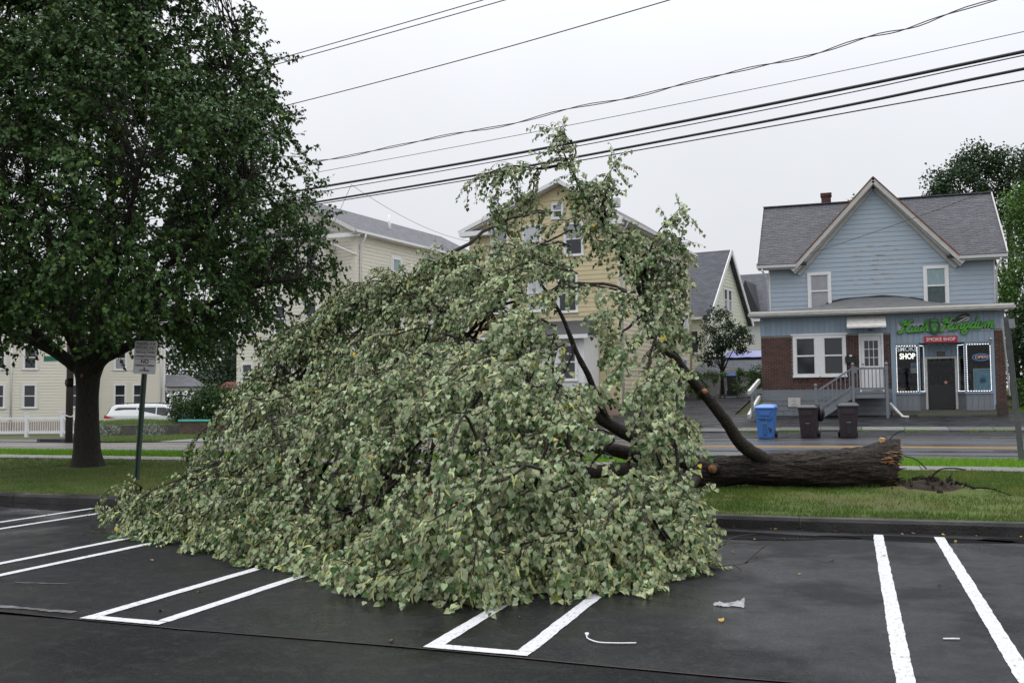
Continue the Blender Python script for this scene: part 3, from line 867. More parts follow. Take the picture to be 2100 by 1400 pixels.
# white awning above the door
b = MB(); b.prism([(0, 0), (0.72, -0.44), (0.72, -0.5), (0.0, -0.06)], 0, 1.42, Matrix(((0, 1, 0, -0.12 - ox), (-1, 0, 0, -0.035), (0, 0, 1, 4.66 - oz), (0, 0, 0, 1))))
aw = b.build('awning', M_OLDW, SH)
for k in range(9):
    t = (k + 0.5) / 9
    q = MB(); q.bar((-0.11 - ox, -0.035 - 0.72 * t, 4.666 - 0.44 * t - oz), (1.29 - ox, -0.035 - 0.72 * t, 4.666 - 0.44 * t - oz), 0.055, 0.012, (0, -0.52, 0.85)); q.build('slat', M_OLDW, aw)
text('door_number', '680', 0.12, H(0.75, FY0 - 0.042, 4.10), M_BLACK, SH)
# landing, posts, balustrade and steps to the left
LZ = 1.72; LY0 = 39.85
deck = hb('landing', M_GREYP, 0.0, 1.32, LY0, FY0 - 0.03, LZ - 0.05, LZ)
hb('landing_fascia', M_GREYP, 0.0, 1.32, LY0 + 0.02, LY0 + 0.06, LZ - 0.24, LZ - 0.052)
for xp in (0.05, 1.25):
    hb('landing_post', M_GREYP, xp - 0.05, xp + 0.05, LY0 - 0.03, LY0 + 0.07, 0.72, LZ + 0.98)
    b = MB().tube([(0, 0, 0), (0, 0, 0.03), (0, 0, 0.06), (0, 0, 0.10), (0, 0, 0.13)], [0.04, 0.06, 0.065, 0.055, 0.01], 8); b.build('post_finial', M_GREYP, SH, H(xp, LY0 + 0.02, LZ + 0.98))
def baluster(a, b_): MB().bar(a, b_, 0.035).build('baluster', M_GREYP, SH)
for zq in (LZ + 0.12, LZ + 0.88): MB().bar(H(0.1, LY0 + 0.02, zq), H(1.2, LY0 + 0.02, zq), 0.06, 0.07).build('handrail', M_GREYP, SH)
for k in range(8): baluster(H(0.2 + k * 0.135, LY0 + 0.02, LZ + 0.12), H(0.2 + k * 0.135, LY0 + 0.02, LZ + 0.88))
for zq in (LZ + 0.12, LZ + 0.88): MB().bar(H(1.25, LY0 + 0.07, zq), H(1.25, FY0 - 0.05, zq), 0.06, 0.07).build('handrail', M_GREYP, SH)
NS = 5
for k in range(NS):
    t = (k + 0.5) / NS
    x1 = 0.0 - 0.26 * k; zt = LZ - (LZ - 0.74) * (k + 1) / (NS + 1)
    hb('tread', M_GREYP, x1 - 0.29, x1, LY0 + 0.06, FY0 - 0.25, zt - 0.045, zt)
for yy in (LY0 + 0.04, FY0 - 0.2):
    MB().bar(H(-1.30, yy, 0.72), H(0.02, yy, LZ - 0.10), 0.045, 0.24).build('stringer', M_GREYP, SH)
hb('newel_post', M_GREYP, -1.36, -1.26, LY0 - 0.03, LY0 + 0.07, 0.66, 1.92)
b = MB().tube([(0, 0, 0), (0, 0, 0.03), (0, 0, 0.06), (0, 0, 0.10), (0, 0, 0.13)], [0.04, 0.06, 0.065, 0.055, 0.01], 8); b.build('post_finial', M_GREYP, SH, H(-1.31, LY0 + 0.02, 1.92))
for dz in (0.30, 0.98):
    MB().bar(H(-1.27, LY0 + 0.02, 0.78 + dz), H(0.02, LY0 + 0.02, LZ + dz - 0.1), 0.05, 0.07).build('handrail', M_GREYP, SH)
for k in range(8):
    t = (k + 0.6) / 8.2; xq = lerp(-1.27, 0.02, t); zq = lerp(0.78, LZ - 0.1, t)
    baluster(H(xq, LY0 + 0.02, zq + 0.30), H(xq, LY0 + 0.02, zq + 0.98))
# white rail of the cellar steps at the left corner
for (a, b_) in (((-3.75, 39.2, 1.72), (-3.5, 40.9, 2.20)), ((-3.75, 38.9, 0.82), (-3.5, 40.9, 1.55))):
    MB().bar(H(*a), H(*b_), 0.10, 0.16).build('side_rail', M_OLDW, SH)
for yy, zt in ((39.2, 1.70), (40.8, 2.15)): hb('side_rail_post', M_GREYP, -3.68, -3.58, yy, yy + 0.1, 0.6, zt)
# eave of the ground floor, low roof with its hump
hb('soffit', M_OLDW, -3.78, 5.72, FY0 - 0.42, FY0 - 0.037, 4.722, 4.75)
hb('fascia_board', M_OLDW, -3.80, 5.74, FY0 - 0.45, FY0 - 0.42, 4.70, 4.93)
b = MB(); b.prism([(0, 0), (0.02, -0.05), (0.10, -0.05), (0.13, 0.06), (0.115, 0.06), (0.09, -0.03), (0.03, -0.03), (0.015, 0.0)], -3.84, 5.78, Matrix(((0, 1, 0, -ox), (-1, 0, 0, -0.452), (0, 0, 1, 4.80 - oz), (0, 0, 0, 1))))
b.build('gutter', M_OLDW, SH)
b = MB(); nx, ny = 24, 8
def lowroof(x, t):
    hump = 0.30 * math.exp(-((x - 0.95) / 1.9) ** 4) + 0.15 * math.exp(-((x - 1.0) / 3.4) ** 2)
    edge = clamp(min(x + 3.8, 5.74 - x) / 1.2)
    return 4.95 + (0.16 * edge + hump * edge) * (1 - (1 - t) ** 1.6)
vs_ = [H(lerp(-3.8, 5.74, i / nx), lerp(FY0 - 0.44, 43.02, j / ny), lowroof(lerp(-3.8, 5.74, i / nx), j / ny)) for j in range(ny + 1) for i in range(nx + 1)]
vs_ += [(p[0], p[1], p[2] - 0.06) for p in vs_]
off = (nx + 1) * (ny + 1)
fs_ = [(j * (nx + 1) + i, j * (nx + 1) + i + 1, (j + 1) * (nx + 1) + i + 1, (j + 1) * (nx + 1) + i) for j in range(ny) for i in range(nx)]
fs_ += [(i, off + i, off + i + 1, i + 1) for i in range(nx)]
b.add(vs_, fs_, True); b.build('low_roof', mat('roll_roofing', (0.105, 0.105, 0.105), 0.6, col2=(0.07, 0.07, 0.072), scale=3, bump=0.6, bscale=50), SH)
b = MB().tube([H(lerp(-0.9, 2.9, i / 14), 42.99, lowroof(lerp(-0.9, 2.9, i / 14), 1.0) + 0.02 + 0.02 * math.sin(i)) for i in range(15)], 0.045, 5, jit=0.3); b.build('tar_flashing', M_BLACK, SH)
# upper storey: core, clapboards, windows
UY = 43.0
hb('upper_wall', M_BLUE, -3.15, 5.42, UY + 0.002, 50.0, 4.6, 7.1)
GX, GH, GZ = 1.04, 2.92, 7.05             # centre gable: axis, half width, foot height
PK = 10.22
b = MB(); b.prism([(GX - GH - ox, GZ - oz), (GX + GH - ox, GZ - oz), (GX - ox, PK - oz)], UY + 0.002 - oy, 46.4 - oy); b.build('gable_wall', M_BLUE, SH)
F2 = Face(SH, -ox, UY - oy)
window(F2, -1.63, 5.13 - oz, 0.94, 1.56, top=M_CURT, bot=M_CURT, fw=0.12)
window(F2, 2.83, 5.14 - oz, 0.94, 1.60, top=M_CURTB, bot=mat('dim_pane', (0.05, 0.075, 0.08), 0.08, var=0.3, scale=5), fw=0.12)
siding(F2, -3.15, 5.42, 4.95 - oz, 7.06 - oz, 0.192, M_BLUE, 0.02, joints=3.6)
siding(F2, -3.15, 5.42, 7.06 - oz, PK - oz, 0.192, M_BLUE, 0.02, span=lambda z: (GX - GH * (PK - oz - z) / (PK - GZ), GX + GH * (PK - oz - z) / (PK - GZ)), joints=3.6)
for xx in (-3.19, 5.40): hb('corner_board', M_WHITE, xx, xx + 0.06, UY - 0.035, UY + 0.05, 4.95, 7.0)
# worn paint in the middle of the gable wall: bare patches along the lower edges of the boards
M_BARE = mat('bare_wood', (0.36, 0.31, 0.25), 0.8, var=0.2, scale=20)
for k in range(44):
    row = random.choice([6, 7, 7, 8, 9, 10, 10, 11, 11, 11, 12, 13, 14])
    zq = 4.95 + 0.192 * row + 0.004
    xq = 1.0 + random.gauss(0, 0.62); w = random.uniform(0.05, 0.32)
    b = MB(); n = 6
    up = [random.uniform(0.012, 0.055) for _ in range(n + 1)]
    b.add([H(xq + w * i / n, UY - 0.0215, zq) for i in range(n + 1)] + [H(xq + w * i / n, UY - 0.0215 + 0.017 * (up[i] / 0.2), zq + up[i]) for i in range(n + 1)], [(i, i + 1, n + 2 + i, n + 1 + i) for i in range(n)])
    b.build('bare_patch', M_BARE, SH)
# main roof, ridge along the street; cross gable in the middle
RX0, RX1, EY, EZ, RY, RZ = -3.62, 5.86, 42.58, 7.06, 46.5, 10.16
def rzf(y): return EZ + (RZ - EZ) * (y - EY) / (RY - EY)
slab('roof', [H(RX0, UY + 0.03, rzf(UY + 0.03)), H(RX1, UY + 0.03, rzf(UY + 0.03)), H(RX1, RY, RZ), H(RX0, RY, RZ)], 0.14, M_SHINGM, SH)
for xa_, xb_ in ((RX0, GX - GH + 0.25), (GX + GH - 0.25, RX1)):
    slab('roof_overhang', [H(xa_, EY, EZ), H(xb_, EY, EZ), H(xb_, UY + 0.028, rzf(UY + 0.028)), H(xa_, UY + 0.028, rzf(UY + 0.028))], 0.12, M_SHINGM, SH)
slab('roof', [H(RX0, 50.42, EZ), H(RX1, 50.42, EZ), H(RX1, RY, RZ), H(RX0, RY, RZ)], 0.14, M_SHINGM, SH)
for xx in (-3.15, 5.36):
    b = MB(); b.prism([(43.05 - oy, 7.05 - oz), (50.0 - oy, 7.05 - oz), (46.5 - oy, 9.9 - oz)], 0, 0.06, Matrix(((0, 1, 0, xx - ox), (1, 0, 0, 0), (0, 0, 1, 0), (0, 0, 0, 1)))); b.build('end_gable', M_BLUE, SH)
for xx in (RX0 - 0.02, RX1 - 0.02):
    MB().bar(H(xx + 0.02, EY, EZ - 0.02), H(xx + 0.02, RY, RZ - 0.02), 0.05, 0.20, (0, -0.62, 0.78)).build('verge_board', M_RAKE, SH)
GO = 3.22; GZ0 = PK + 0.20 - (PK - GZ) * GO / GH * 1.0
for s in (-1, 1):
    slab('gable_roof', [H(GX + s * GO, UY - 0.42, GZ0), H(GX, UY - 0.42, PK + 0.20), H(GX, 46.55, PK + 0.20), H(GX + s * GO, 46.55 - 0.0, GZ0)], 0.10, M_SHINGM, SH)
    MB().bar(H(GX + s * GO * 1.01, UY - 0.40, GZ0 - 0.16), H(GX, UY - 0.40, PK + 0.05), 0.08, 0.17, (s * 0.74, 0, 0.67)).build('rake_board', M_RAKE, SH)
    MB().bar(H(GX + s * (GO - 0.05), UY - 0.2, GZ0 - 0.25), H(GX, UY - 0.2, PK - 0.04), 0.28, 0.10, (s * 0.74, 0, 0.67)).build('rake_soffit', M_RAKE, SH)
    MB().bar(H(GX + s * (GO - 0.2), UY - 0.06, GZ0 - 0.30), H(GX, UY - 0.06, PK - 0.13), 0.06, 0.16, (s * 0.74, 0, 0.67)).build('frieze_board', M_RAKE, SH)
    MB().bar(H(GX + s * (GO + 0.02), UY - 0.43, GZ0 + 0.0), H(GX, UY - 0.43, PK + 0.205), 0.06, 0.05, (s * 0.74, 0, 0.67)).build('rusty_drip_edge', mat('rust', (0.22, 0.085, 0.035), 0.8, col2=(0.10, 0.05, 0.03), scale=6), SH)
# eaves left and right of the gable: gutters and soffits
for (xa, xb) in ((RX0, GX - GO + 0.12), (GX + GO - 0.12, RX1)):
    hb('eave_soffit', M_RAKE, xa + 0.05, xb, EY + 0.03, UY - 0.03, 6.86, 6.90)
    hb('eave_fascia', M_RAKE, xa + 0.02, xb, EY, EY + 0.03, 6.84, 7.03)
    b = MB(); b.prism([(0, 0), (0.02, -0.05), (0.10, -0.05), (0.13, 0.06), (0.115, 0.06), (0.09, -0.03), (0.03, -0.03), (0.015, 0.0)], xa, xb, Matrix(((0, 1, 0, -ox), (-1, 0, 0, EY - 0.002 - oy), (0, 0, 1, 6.96 - oz), (0, 0, 0, 1)))); b.build('gutter', M_WHITE, SH)
downpipe(SH, [H(-3.42, EY - 0.06, 6.9), H(-3.40, EY - 0.02, 6.78), H(-3.24, UY - 0.06, 6.5), H(-3.22, UY - 0.06, 5.05)])
downpipe(SH, [H(5.62, EY - 0.06, 6.9), H(5.60, EY - 0.02, 6.78), H(5.48, UY - 0.06, 6.4), H(5.47, UY - 0.06, 5.05)])
# shingles on the street side of the main roof
sh = []
sl = Vector((0, RY - EY, RZ - EZ)); SL = sl.length; sl.normalize(); nr = Vector((0, -sl.z, sl.y))
ex_ = Vector((1, 0, 0))
cs = 0.145; r_ = 0
while (r_ + 1) * cs < SL:
    x = RX0 + 0.02 - (0.15 if r_ % 2 else 0.0)
    while x < RX1 - 0.02:
        a, b_ = max(x, RX0 + 0.02), min(x + 0.30, RX1 - 0.02)
        xc = (a + b_) / 2; yc = EY + sl.y * (r_ + 0.5) * cs; zc = EZ + sl.z * (r_ + 0.5) * cs
        under = (abs(xc - GX) < GH - 0.2 and yc < UY + 0.05) or zc < GZ0 + (GO - abs(xc - GX)) * (PK + 0.2 - GZ0) / GO - 0.12
        if b_ - a > 0.05 and not under:
            c = Vector((xc - ox, yc - oy, zc - oz)) + nr * (0.007 + random.uniform(0, 0.005))
            yy = (sl + nr * -0.05).normalized(); zz_ = ex_.cross(yy)
            M4 = Matrix(((ex_.x * (b_ - a - 0.008), yy.x * cs * 1.12, zz_.x * 0.012, c.x), (ex_.y, yy.y * cs * 1.12, zz_.y * 0.012, c.y), (ex_.z, yy.z * cs * 1.12, zz_.z * 0.012, c.z), (0, 0, 0, 1)))
            sh.append(M4)
        x += 0.30
    r_ += 1
random.Random(4).shuffle(sh)
pieces('shingle', 'shingle_field', sh, SH, M_SHING, M_SHINGM)
b = MB().bar(H(RX0, RY, RZ + 0.03), H(RX1, RY, RZ + 0.03), 0.24, 0.05); b.build('ridge_cap', M_SHINGM, SH)
# chimney of brick courses
chb = MB(); chb.box(-1.06 - ox, -0.68 - ox, 46.5 - oy, 46.88 - oy, 9.7 - oz, 10.60 - oz)
ch = chb.build('chimney', mat('chimney_mortar', (0.10, 0.08, 0.075), 0.9), SH)
for k in range(9):
    z = 9.98 + k * 0.078; e = 0.015 if k < 7 else 0.05
    q = MB()
    for i in range(2):
        q.box(-1.06 + i * 0.195 - (e if i == 0 else 0) - ox, -1.06 + i * 0.195 + (0.185 if i == 0 else 0.185 + e) - ox, 46.5 - e - oy, 46.6 - oy, z - oz, z + 0.066 - oz)
    q.box(-1.06 - e - ox, -0.68 + e - ox, 46.601 - oy, 46.88 + e - oy, z - oz, z + 0.066 - oz)
    q.build('brick_course', M_BRICKM, ch)
# grey plate on the foundation (notice), small bits on the front
np_ = hb('notice_plate', mat('notice', (0.50, 0.49, 0.46), 0.5, var=0.06), -2.40, -1.93, FY0 - 0.135, FY0 - 0.11, 1.16, 1.52)
for k, w in enumerate((0.06, 0.16, 0.05, 0.16, 0.26)):
    hb('notice_line', M_METAL, -2.165 - w / 2, -2.165 + w / 2, FY0 - 0.139, FY0 - 0.136, 1.45 - k * 0.062, 1.468 - k * 0.062)
hb('mailbox_plate', M_GREYP, 0.02, 0.20, FY0 - 0.05, FY0 - 0.008, 2.45, 2.70)

MBX = empty('letter_box', (-0.02, FY0 - 0.02, 2.85), 0, 'black letter box on the brick beside the white side door', 'letter box')
b = MB(); b.prism([(0, 0), (0.16, 0.0), (0.16, 0.18), (0.08, 0.26), (0, 0.24)], -0.19, 0.19, Matrix(((0, 1, 0, 0), (-1, 0, 0, 0), (0, 0, 1, 0), (0, 0, 0, 1)))); b.build('box', M_BLACK, MBX)
b = MB(); b.box(-0.2, 0.2, -0.17, -0.16, 0.12, 0.19); b.build('flap', M_BLACK, MBX)
b = MB(); b.box(-0.04, 0.06, -0.1, -0.02, 0.25, 0.31); b.build('paper', M_WHITE, MBX)

# ---- signs of the shop
def ribbon(b, pts, w, y, th, n=7):
    """flat brush stroke in the x-z plane, round ends, w = half width (list or number)"""
    P = smooth_line([(p[0], 0, p[1]) for p in pts], n) if len(pts) > 2 else [Vector((p[0], 0, p[1])) for p in pts]
    N_ = len(P)
    W = [w] * N_ if not hasattr(w, '__len__') else [np.interp(i / (N_ - 1), np.linspace(0, 1, len(w)), w) for i in range(N_)]
    lft, rgt = [], []
    for i, p in enumerate(P):
        d = (P[min(i + 1, N_ - 1)] - P[max(i - 1, 0)]).normalized(); s = Vector((-d.z, 0, d.x))
        lft.append(p + s * W[i]); rgt.append(p - s * W[i])
    for i in range(N_ - 1):
        q = [lft[i], rgt[i], rgt[i + 1], lft[i + 1]]
        b.add([(v_.x, y, v_.z) for v_ in q] + [(v_.x, y + th, v_.z) for v_ in q], [(0, 1, 2, 3), (0, 3, 7, 4), (1, 5, 6, 2)])
    for e, i in ((P[0], 0), (P[-1], -1)):
        n2 = 10
        b.add([(e.x + W[i] * math.cos(2 * math.pi * k / n2), y + 0.0004, e.z + W[i] * math.sin(2 * math.pi * k / n2)) for k in range(n2)], [tuple(range(n2 - 1, -1, -1))])
GL = {  # brush-script strokes in letter boxes, x-height 0.5, cap height 1
 'K': [[(-0.12, 0.05), (-0.02, -0.06), (0.14, 0.10), (0.27, 0.62), (0.36, 0.98)], [(0.02, 0.74), (0.10, 0.92), (0.36, 0.98)], [(0.86, 0.96), (0.70, 0.98), (0.50, 0.62), (0.24, 0.46), (0.48, 0.44), (0.58, 0.12), (0.74, 0.0), (0.92, 0.12)]],
 'u': [[(0.02, 0.34), (0.14, 0.50), (0.10, 0.14), (0.18, 0.0), (0.34, 0.10), (0.44, 0.48)], [(0.44, 0.48), (0.42, 0.10), (0.52, 0.0), (0.64, 0.12)]],
 's': [[(0.0, 0.1), (0.24, 0.52), (0.20, 0.34), (0.32, 0.16), (0.22, 0.0), (0.06, 0.05)], [(0.22, 0.0), (0.46, 0.12)]],
 'h': [[(0.02, 0.1), (0.24, 0.7), (0.28, 0.98), (0.18, 0.86), (0.10, 0.0)], [(0.12, 0.22), (0.32, 0.50), (0.42, 0.40), (0.38, 0.08), (0.50, 0.0), (0.62, 0.12)]],
 'i': [[(0.0, 0.2), (0.16, 0.48), (0.12, 0.10), (0.22, 0.0), (0.36, 0.14)]],
 'n': [[(0.0, 0.34), (0.12, 0.48), (0.10, 0.0)], [(0.11, 0.22), (0.30, 0.50), (0.42, 0.40), (0.38, 0.08), (0.48, 0.0), (0.60, 0.12)]],
 'g': [[(0.44, 0.44), (0.24, 0.52), (0.06, 0.24), (0.18, 0.02), (0.36, 0.16), (0.46, 0.48)], [(0.46, 0.48), (0.38, -0.24), (0.16, -0.40), (0.02, -0.24), (0.30, -0.06), (0.66, 0.14)]],
 'd': [[(0.42, 0.42), (0.22, 0.52), (0.05, 0.24), (0.16, 0.02), (0.34, 0.14), (0.46, 0.44)], [(0.52, 0.98), (0.42, 0.12), (0.52, 0.0), (0.64, 0.12)]],
 'o': [[(0.30, 0.50), (0.08, 0.36), (0.10, 0.06), (0.28, 0.0), (0.46, 0.20), (0.40, 0.46), (0.26, 0.48), (0.34, 0.34), (0.62, 0.38)]],
 'm': [[(0.0, 0.34), (0.12, 0.48), (0.10, 0.0)], [(0.11, 0.22), (0.28, 0.50), (0.38, 0.40), (0.35, 0.0)], [(0.36, 0.22), (0.54, 0.50), (0.64, 0.40), (0.60, 0.08), (0.70, 0.0), (0.82, 0.12)]]}
ADV = {'K': 0.84, 'u': 0.58, 's': 0.42, 'h': 0.56, 'i': 0.32, 'n': 0.55, 'g': 0.56, 'd': 0.58, 'o': 0.54, 'm': 0.76}
def script(word, x0, z0, size, y, slant=0.22, rise=0.0):
    x = x0; k = 0
    for c in word:
        b_fill, b_edge = MB(), MB()
        for st in GL[c]:
            pts = [(x + (px + slant * pz) * size, z0 + pz * size + rise * (x + px * size - x0)) for px, pz in st]
            w = 0.066 * size if c != 'K' else 0.095 * size
            ribbon(b_fill, pts, [w * 0.85, w * 1.1, w * 1.1, w * 0.85], y - 0.0006 * k, 0.02)
            ribbon(b_edge, pts, w + 0.03 * size, y + 0.03 - 0.0006 * k, 0.05); k += 1
        lt = b_edge.build('letter', M_SBLK, SG); b_fill.build('letter_face', M_GREEN, lt)
        x += ADV[c] * size
    return x
SG = empty('shop_sign', (3.3, FY0 - 0.05, 3.9), 0, 'green script sign with lion emblem above the shop door, black outlined', 'sign')
M_GREEN = mat('sign_green', (0.075, 0.36, 0.035), 0.45, emit=0.0)
M_SBLK = mat('sign_black', (0.012, 0.014, 0.013), 0.5)
script('Kush', -1.50, 0.085, 0.43, -0.09, rise=0.03)
script('Kingdom', -0.04, 0.125, 0.43, -0.09, rise=0.03)
b = MB(); b.box(-1.58, 1.66, -0.012, 0.0, 0.07, 0.40); b.build('backing_board', mat('sign_pale', (0.42, 0.42, 0.46), 0.5, var=0.1), SG)
b = MB(); pl_ = [(-0.22, 0.30), (-0.17, 0.10), (-0.06, -0.02), (0.0, -0.07), (0.06, -0.02), (0.17, 0.10), (0.22, 0.30), (0.17, 0.44), (0.13, 0.47), (0.14, 0.58), (0.06, 0.51), (0.0, 0.62), (-0.06, 0.51), (-0.14, 0.58), (-0.13, 0.47), (-0.17, 0.44)]
EMX = -0.27
b.prism([(EMX + x, z) for x, z in pl_], -0.10, -0.02); em = b.build('lion_emblem', mat('emblem_dark', (0.012, 0.06, 0.022), 0.5), SG)
b = MB(); b.prism([(EMX - 0.11, 0.47), (EMX - 0.12, 0.55), (EMX - 0.05, 0.49), (EMX, 0.58), (EMX + 0.05, 0.49), (EMX + 0.12, 0.55), (EMX + 0.11, 0.47)], -0.108, -0.101); b.build('crown', M_GREEN, em)
b = MB(); b.prism([(EMX - 0.10, 0.40), (EMX - 0.13, 0.28), (EMX - 0.07, 0.12), (EMX, 0.04), (EMX + 0.07, 0.12), (EMX + 0.13, 0.28), (EMX + 0.10, 0.40), (EMX, 0.43)], -0.106, -0.101); b.build('face', mat('emblem_mid', (0.04, 0.19, 0.05), 0.5), em)
b = MB()
for s in (-1, 1):
    b.prism([(EMX + s * 0.03, 0.30), (EMX + s * 0.09, 0.335), (EMX + s * 0.085, 0.30)][::s], -0.110, -0.107); b.prism([(EMX + s * 0.01, 0.14), (EMX + s * 0.05, 0.20), (EMX + s * 0.03, 0.12)][::s], -0.110, -0.107)
b.prism([(EMX - 0.03, 0.22), (EMX + 0.03, 0.22), (EMX, 0.17)], -0.110, -0.107); b.build('features', mat('emblem_pale', (0.35, 0.45, 0.16), 0.5), em)
b = MB(); ribbon(b, [(0.42, 0.44), (0.58, 0.58), (0.80, 0.66), (0.92, 0.66), (0.86, 0.56), (0.70, 0.50), (0.58, 0.46)], [0.02, 0.06, 0.075, 0.03, 0.05, 0.045, 0.02], -0.11, 0.03); sw = b.build('wing_emblem', M_SBLK, SG)
b = MB(); ribbon(b, [(0.52, 0.38), (0.66, 0.46), (0.84, 0.56), (0.94, 0.58), (0.88, 0.48), (0.74, 0.42)], [0.012, 0.03, 0.03, 0.02, 0.03, 0.012], -0.118, 0.005); ribbon(b, [(0.60, 0.57), (0.76, 0.62), (0.86, 0.63)], [0.006, 0.016, 0.006], -0.1185, 0.004); b.build('wing_highlight', mat('emblem_grey', (0.40, 0.40, 0.42), 0.5), sw)

RS = empty('sign_board', (3.24, FY0 - 0.05, 3.56), 0, 'red SMOKE SHOP board under the green script sign', 'sign')
b = MB(); b.box(-0.58, 0.58, -0.05, 0.0, 0.0, 0.245); b.build('board', mat('sign_red', (0.42, 0.01, 0.022), 0.4), RS)
text('lettering', 'SMOKE SHOP', 0.185, (0, -0.056, 0.118), M_WHITE, RS, bold=0.002, width=1.02)

LS = empty('lit_window_sign', (2.05, FY0 + 0.05, 2.94), 0, 'lit white SMOKE SHOP letters in the left display window', 'sign')
text('upper_word', 'SMOKE', 0.27, (0, 0, 0.40), mat('led_dim', (0.62, 0.64, 0.66), 0.4, emit=0.8), LS, extrude=0.012, bold=0.004, width=0.72)
text('lower_word', 'SHOP', 0.30, (0, 0, 0.12), mat('led_warm', (1.0, 0.97, 0.88), 0.4, emit=2.6), LS, extrude=0.012, bold=0.006, width=0.56)
OS = empty('open_sign', (4.62, FY0 + 0.06, 2.98), 0, 'neon OPEN sign with blue oval in the right display window', 'sign')
text('lettering', 'OPEN', 0.17, (0, 0, 0), mat('neon_pink', (0.95, 0.50, 0.42), 0.4, emit=0.9), OS, extrude=0.006, shear=0.25, width=0.44)
b = MB().tube([(0.29 * math.cos(a), 0.0, 0.125 * math.sin(a)) for a in np.linspace(0, 2 * math.pi, 33)], 0.012, 5, cap=False); b.build('oval_tube', mat('neon_blue', (0.12, 0.30, 0.75), 0.4, emit=0.8), OS)
PO = empty('framed_poster', (4.66, FY0 + 0.08, 1.70), 0, 'blue leaf poster in a white frame behind the right display window', 'poster')
b = MB(); b.box(-0.32, 0.32, 0, 0.03, 0, 0.86); b.build('frame', M_WHITE, PO)
b = MB(); b.box(-0.285, 0.285, -0.004, -0.001, 0.035, 0.825); b.build('print', mat('poster_blue', (0.16, 0.52, 0.80), 0.4, col2=(0.45, 0.75, 0.88), scale=9), PO)
b = MB()
for k in range(22):
    a = 2 * math.pi * k / 22; ri, ro = 0.20, 0.27 + 0.1 * (k % 2)
    c_ = (math.cos(a), math.sin(a)); d_ = (-c_[1] * 0.018, c_[0] * 0.018)
    pts_ = [(c_[0] * ri * 0.9 + d_[0], 0.43 + c_[1] * ri * 1.2 + d_[1]), (c_[0] * ri * 0.9 - d_[0], 0.43 + c_[1] * ri * 1.2 - d_[1]), (c_[0] * ro * 0.75, 0.43 + c_[1] * ro)]
    b.add([(p[0], -0.006, p[1]) for p in pts_], [(0, 1, 2)])
b.build('rays', mat('poster_pale', (0.7, 0.88, 0.92), 0.4), PO)
b = MB()
for k, a in enumerate((-75, -48, -22, 0, 22, 48, 75)):
    ln = (0.13, 0.19, 0.24, 0.27, 0.24, 0.19, 0.13)[k]; a = R(90 - a); c_ = (math.cos(a), math.sin(a)); d_ = (-c_[1] * ln * 0.13, c_[0] * ln * 0.13)
    b.add([(0, -0.009, 0.32), (c_[0] * ln * 0.5 + d_[0], -0.009, 0.32 + c_[1] * ln * 0.5 + d_[1]), (c_[0] * ln, -0.009, 0.32 + c_[1] * ln), (c_[0] * ln * 0.5 - d_[0], -0.009, 0.32 + c_[1] * ln * 0.5 - d_[1])], [(0, 3, 2, 1)])
b.build('leaf_print', mat('poster_leaf', (0.05, 0.22, 0.50), 0.4), PO)
WN = empty('window_notice', (2.30, FY0 + 0.05, 2.42), 0, 'blue and white notice in the left display window below the lit letters', 'notice')
b = MB(); b.box(-0.14, 0.14, 0, 0.006, 0.19, 0.40); b.build('blue_sheet', mat('notice_blue', (0.05, 0.16, 0.33), 0.4, col2=(0.4, 0.5, 0.6), scale=6), WN)
b = MB(); b.box(-0.145, 0.145, 0, 0.006, 0.0, 0.185); b.build('white_sheet', M_WHITE, WN)
for k in range(2):
    b = MB()
    for i in range(6): b.box(-0.12 + i * 0.042, -0.09 + i * 0.042, -0.003, -0.001, 0.11 - k * 0.07, 0.14 - k * 0.07)
    b.build('print_line', MATS['notice_blue'], WN)
CB = empty('cardboard_box', (1.80, FY0 + 0.2, 1.68), 0, 'small cardboard box on the sill of the left display window', 'box')
b = MB(); b.box(-0.14, 0.13, -0.08, 0.12, 0, 0.17); b.build('box', mat('cardboard', (0.36, 0.23, 0.12), 0.7, var=0.1), CB)
b = MB(); b.box(-0.145, 0.135, -0.085, 0.01, 0.1705, 0.175); b.box(-0.145, 0.135, 0.012, 0.125, 0.1705, 0.175); b.build('flap', MATS['cardboard'], CB)
for nm, xx, zz_, lb in (('security_camera', -3.35, 4.60, 'small white camera under the eave at the left corner of the blue house'), ('security_camera', 4.95, 3.68, 'white bullet camera above the right display window')):
    c = empty(nm, (xx, FY0 - 0.05, zz_), 0, lb, 'camera')
    MB().tube([(0, 0, 0), (0.02, -0.12, -0.05)], 0.035, 8).build('body', M_WHITE, c); MB().tube([(0, 0.04, 0.03), (0, -0.03, 0)], 0.015, 6).build('bracket', M_WHITE, c)
    MB().tube([(0.021, -0.121, -0.0505), (0.022, -0.126, -0.0525)], 0.022, 8).build('lens', M_BLACK, c)
DP = empty('broken_downpipe', (1.35, 39.9, 0.72), 0, 'loose white downpipe end lying at the foot of the steps', 'pipe')
MB().tube([(0.0, 0.3, 0.55), (0.25, 0.1, 0.25), (0.42, 0.0, 0.06), (0.62, -0.08, 0.05)], 0.055, 6).build('pipe', M_OLDW, DP)

# ================================================================== other buildings
def simple_wall(parent, m, x0, x1, y0, y1, z0, z1, name='wall'): return ubox(name, m, parent, x0, x1, y0, y1, z0, z1)

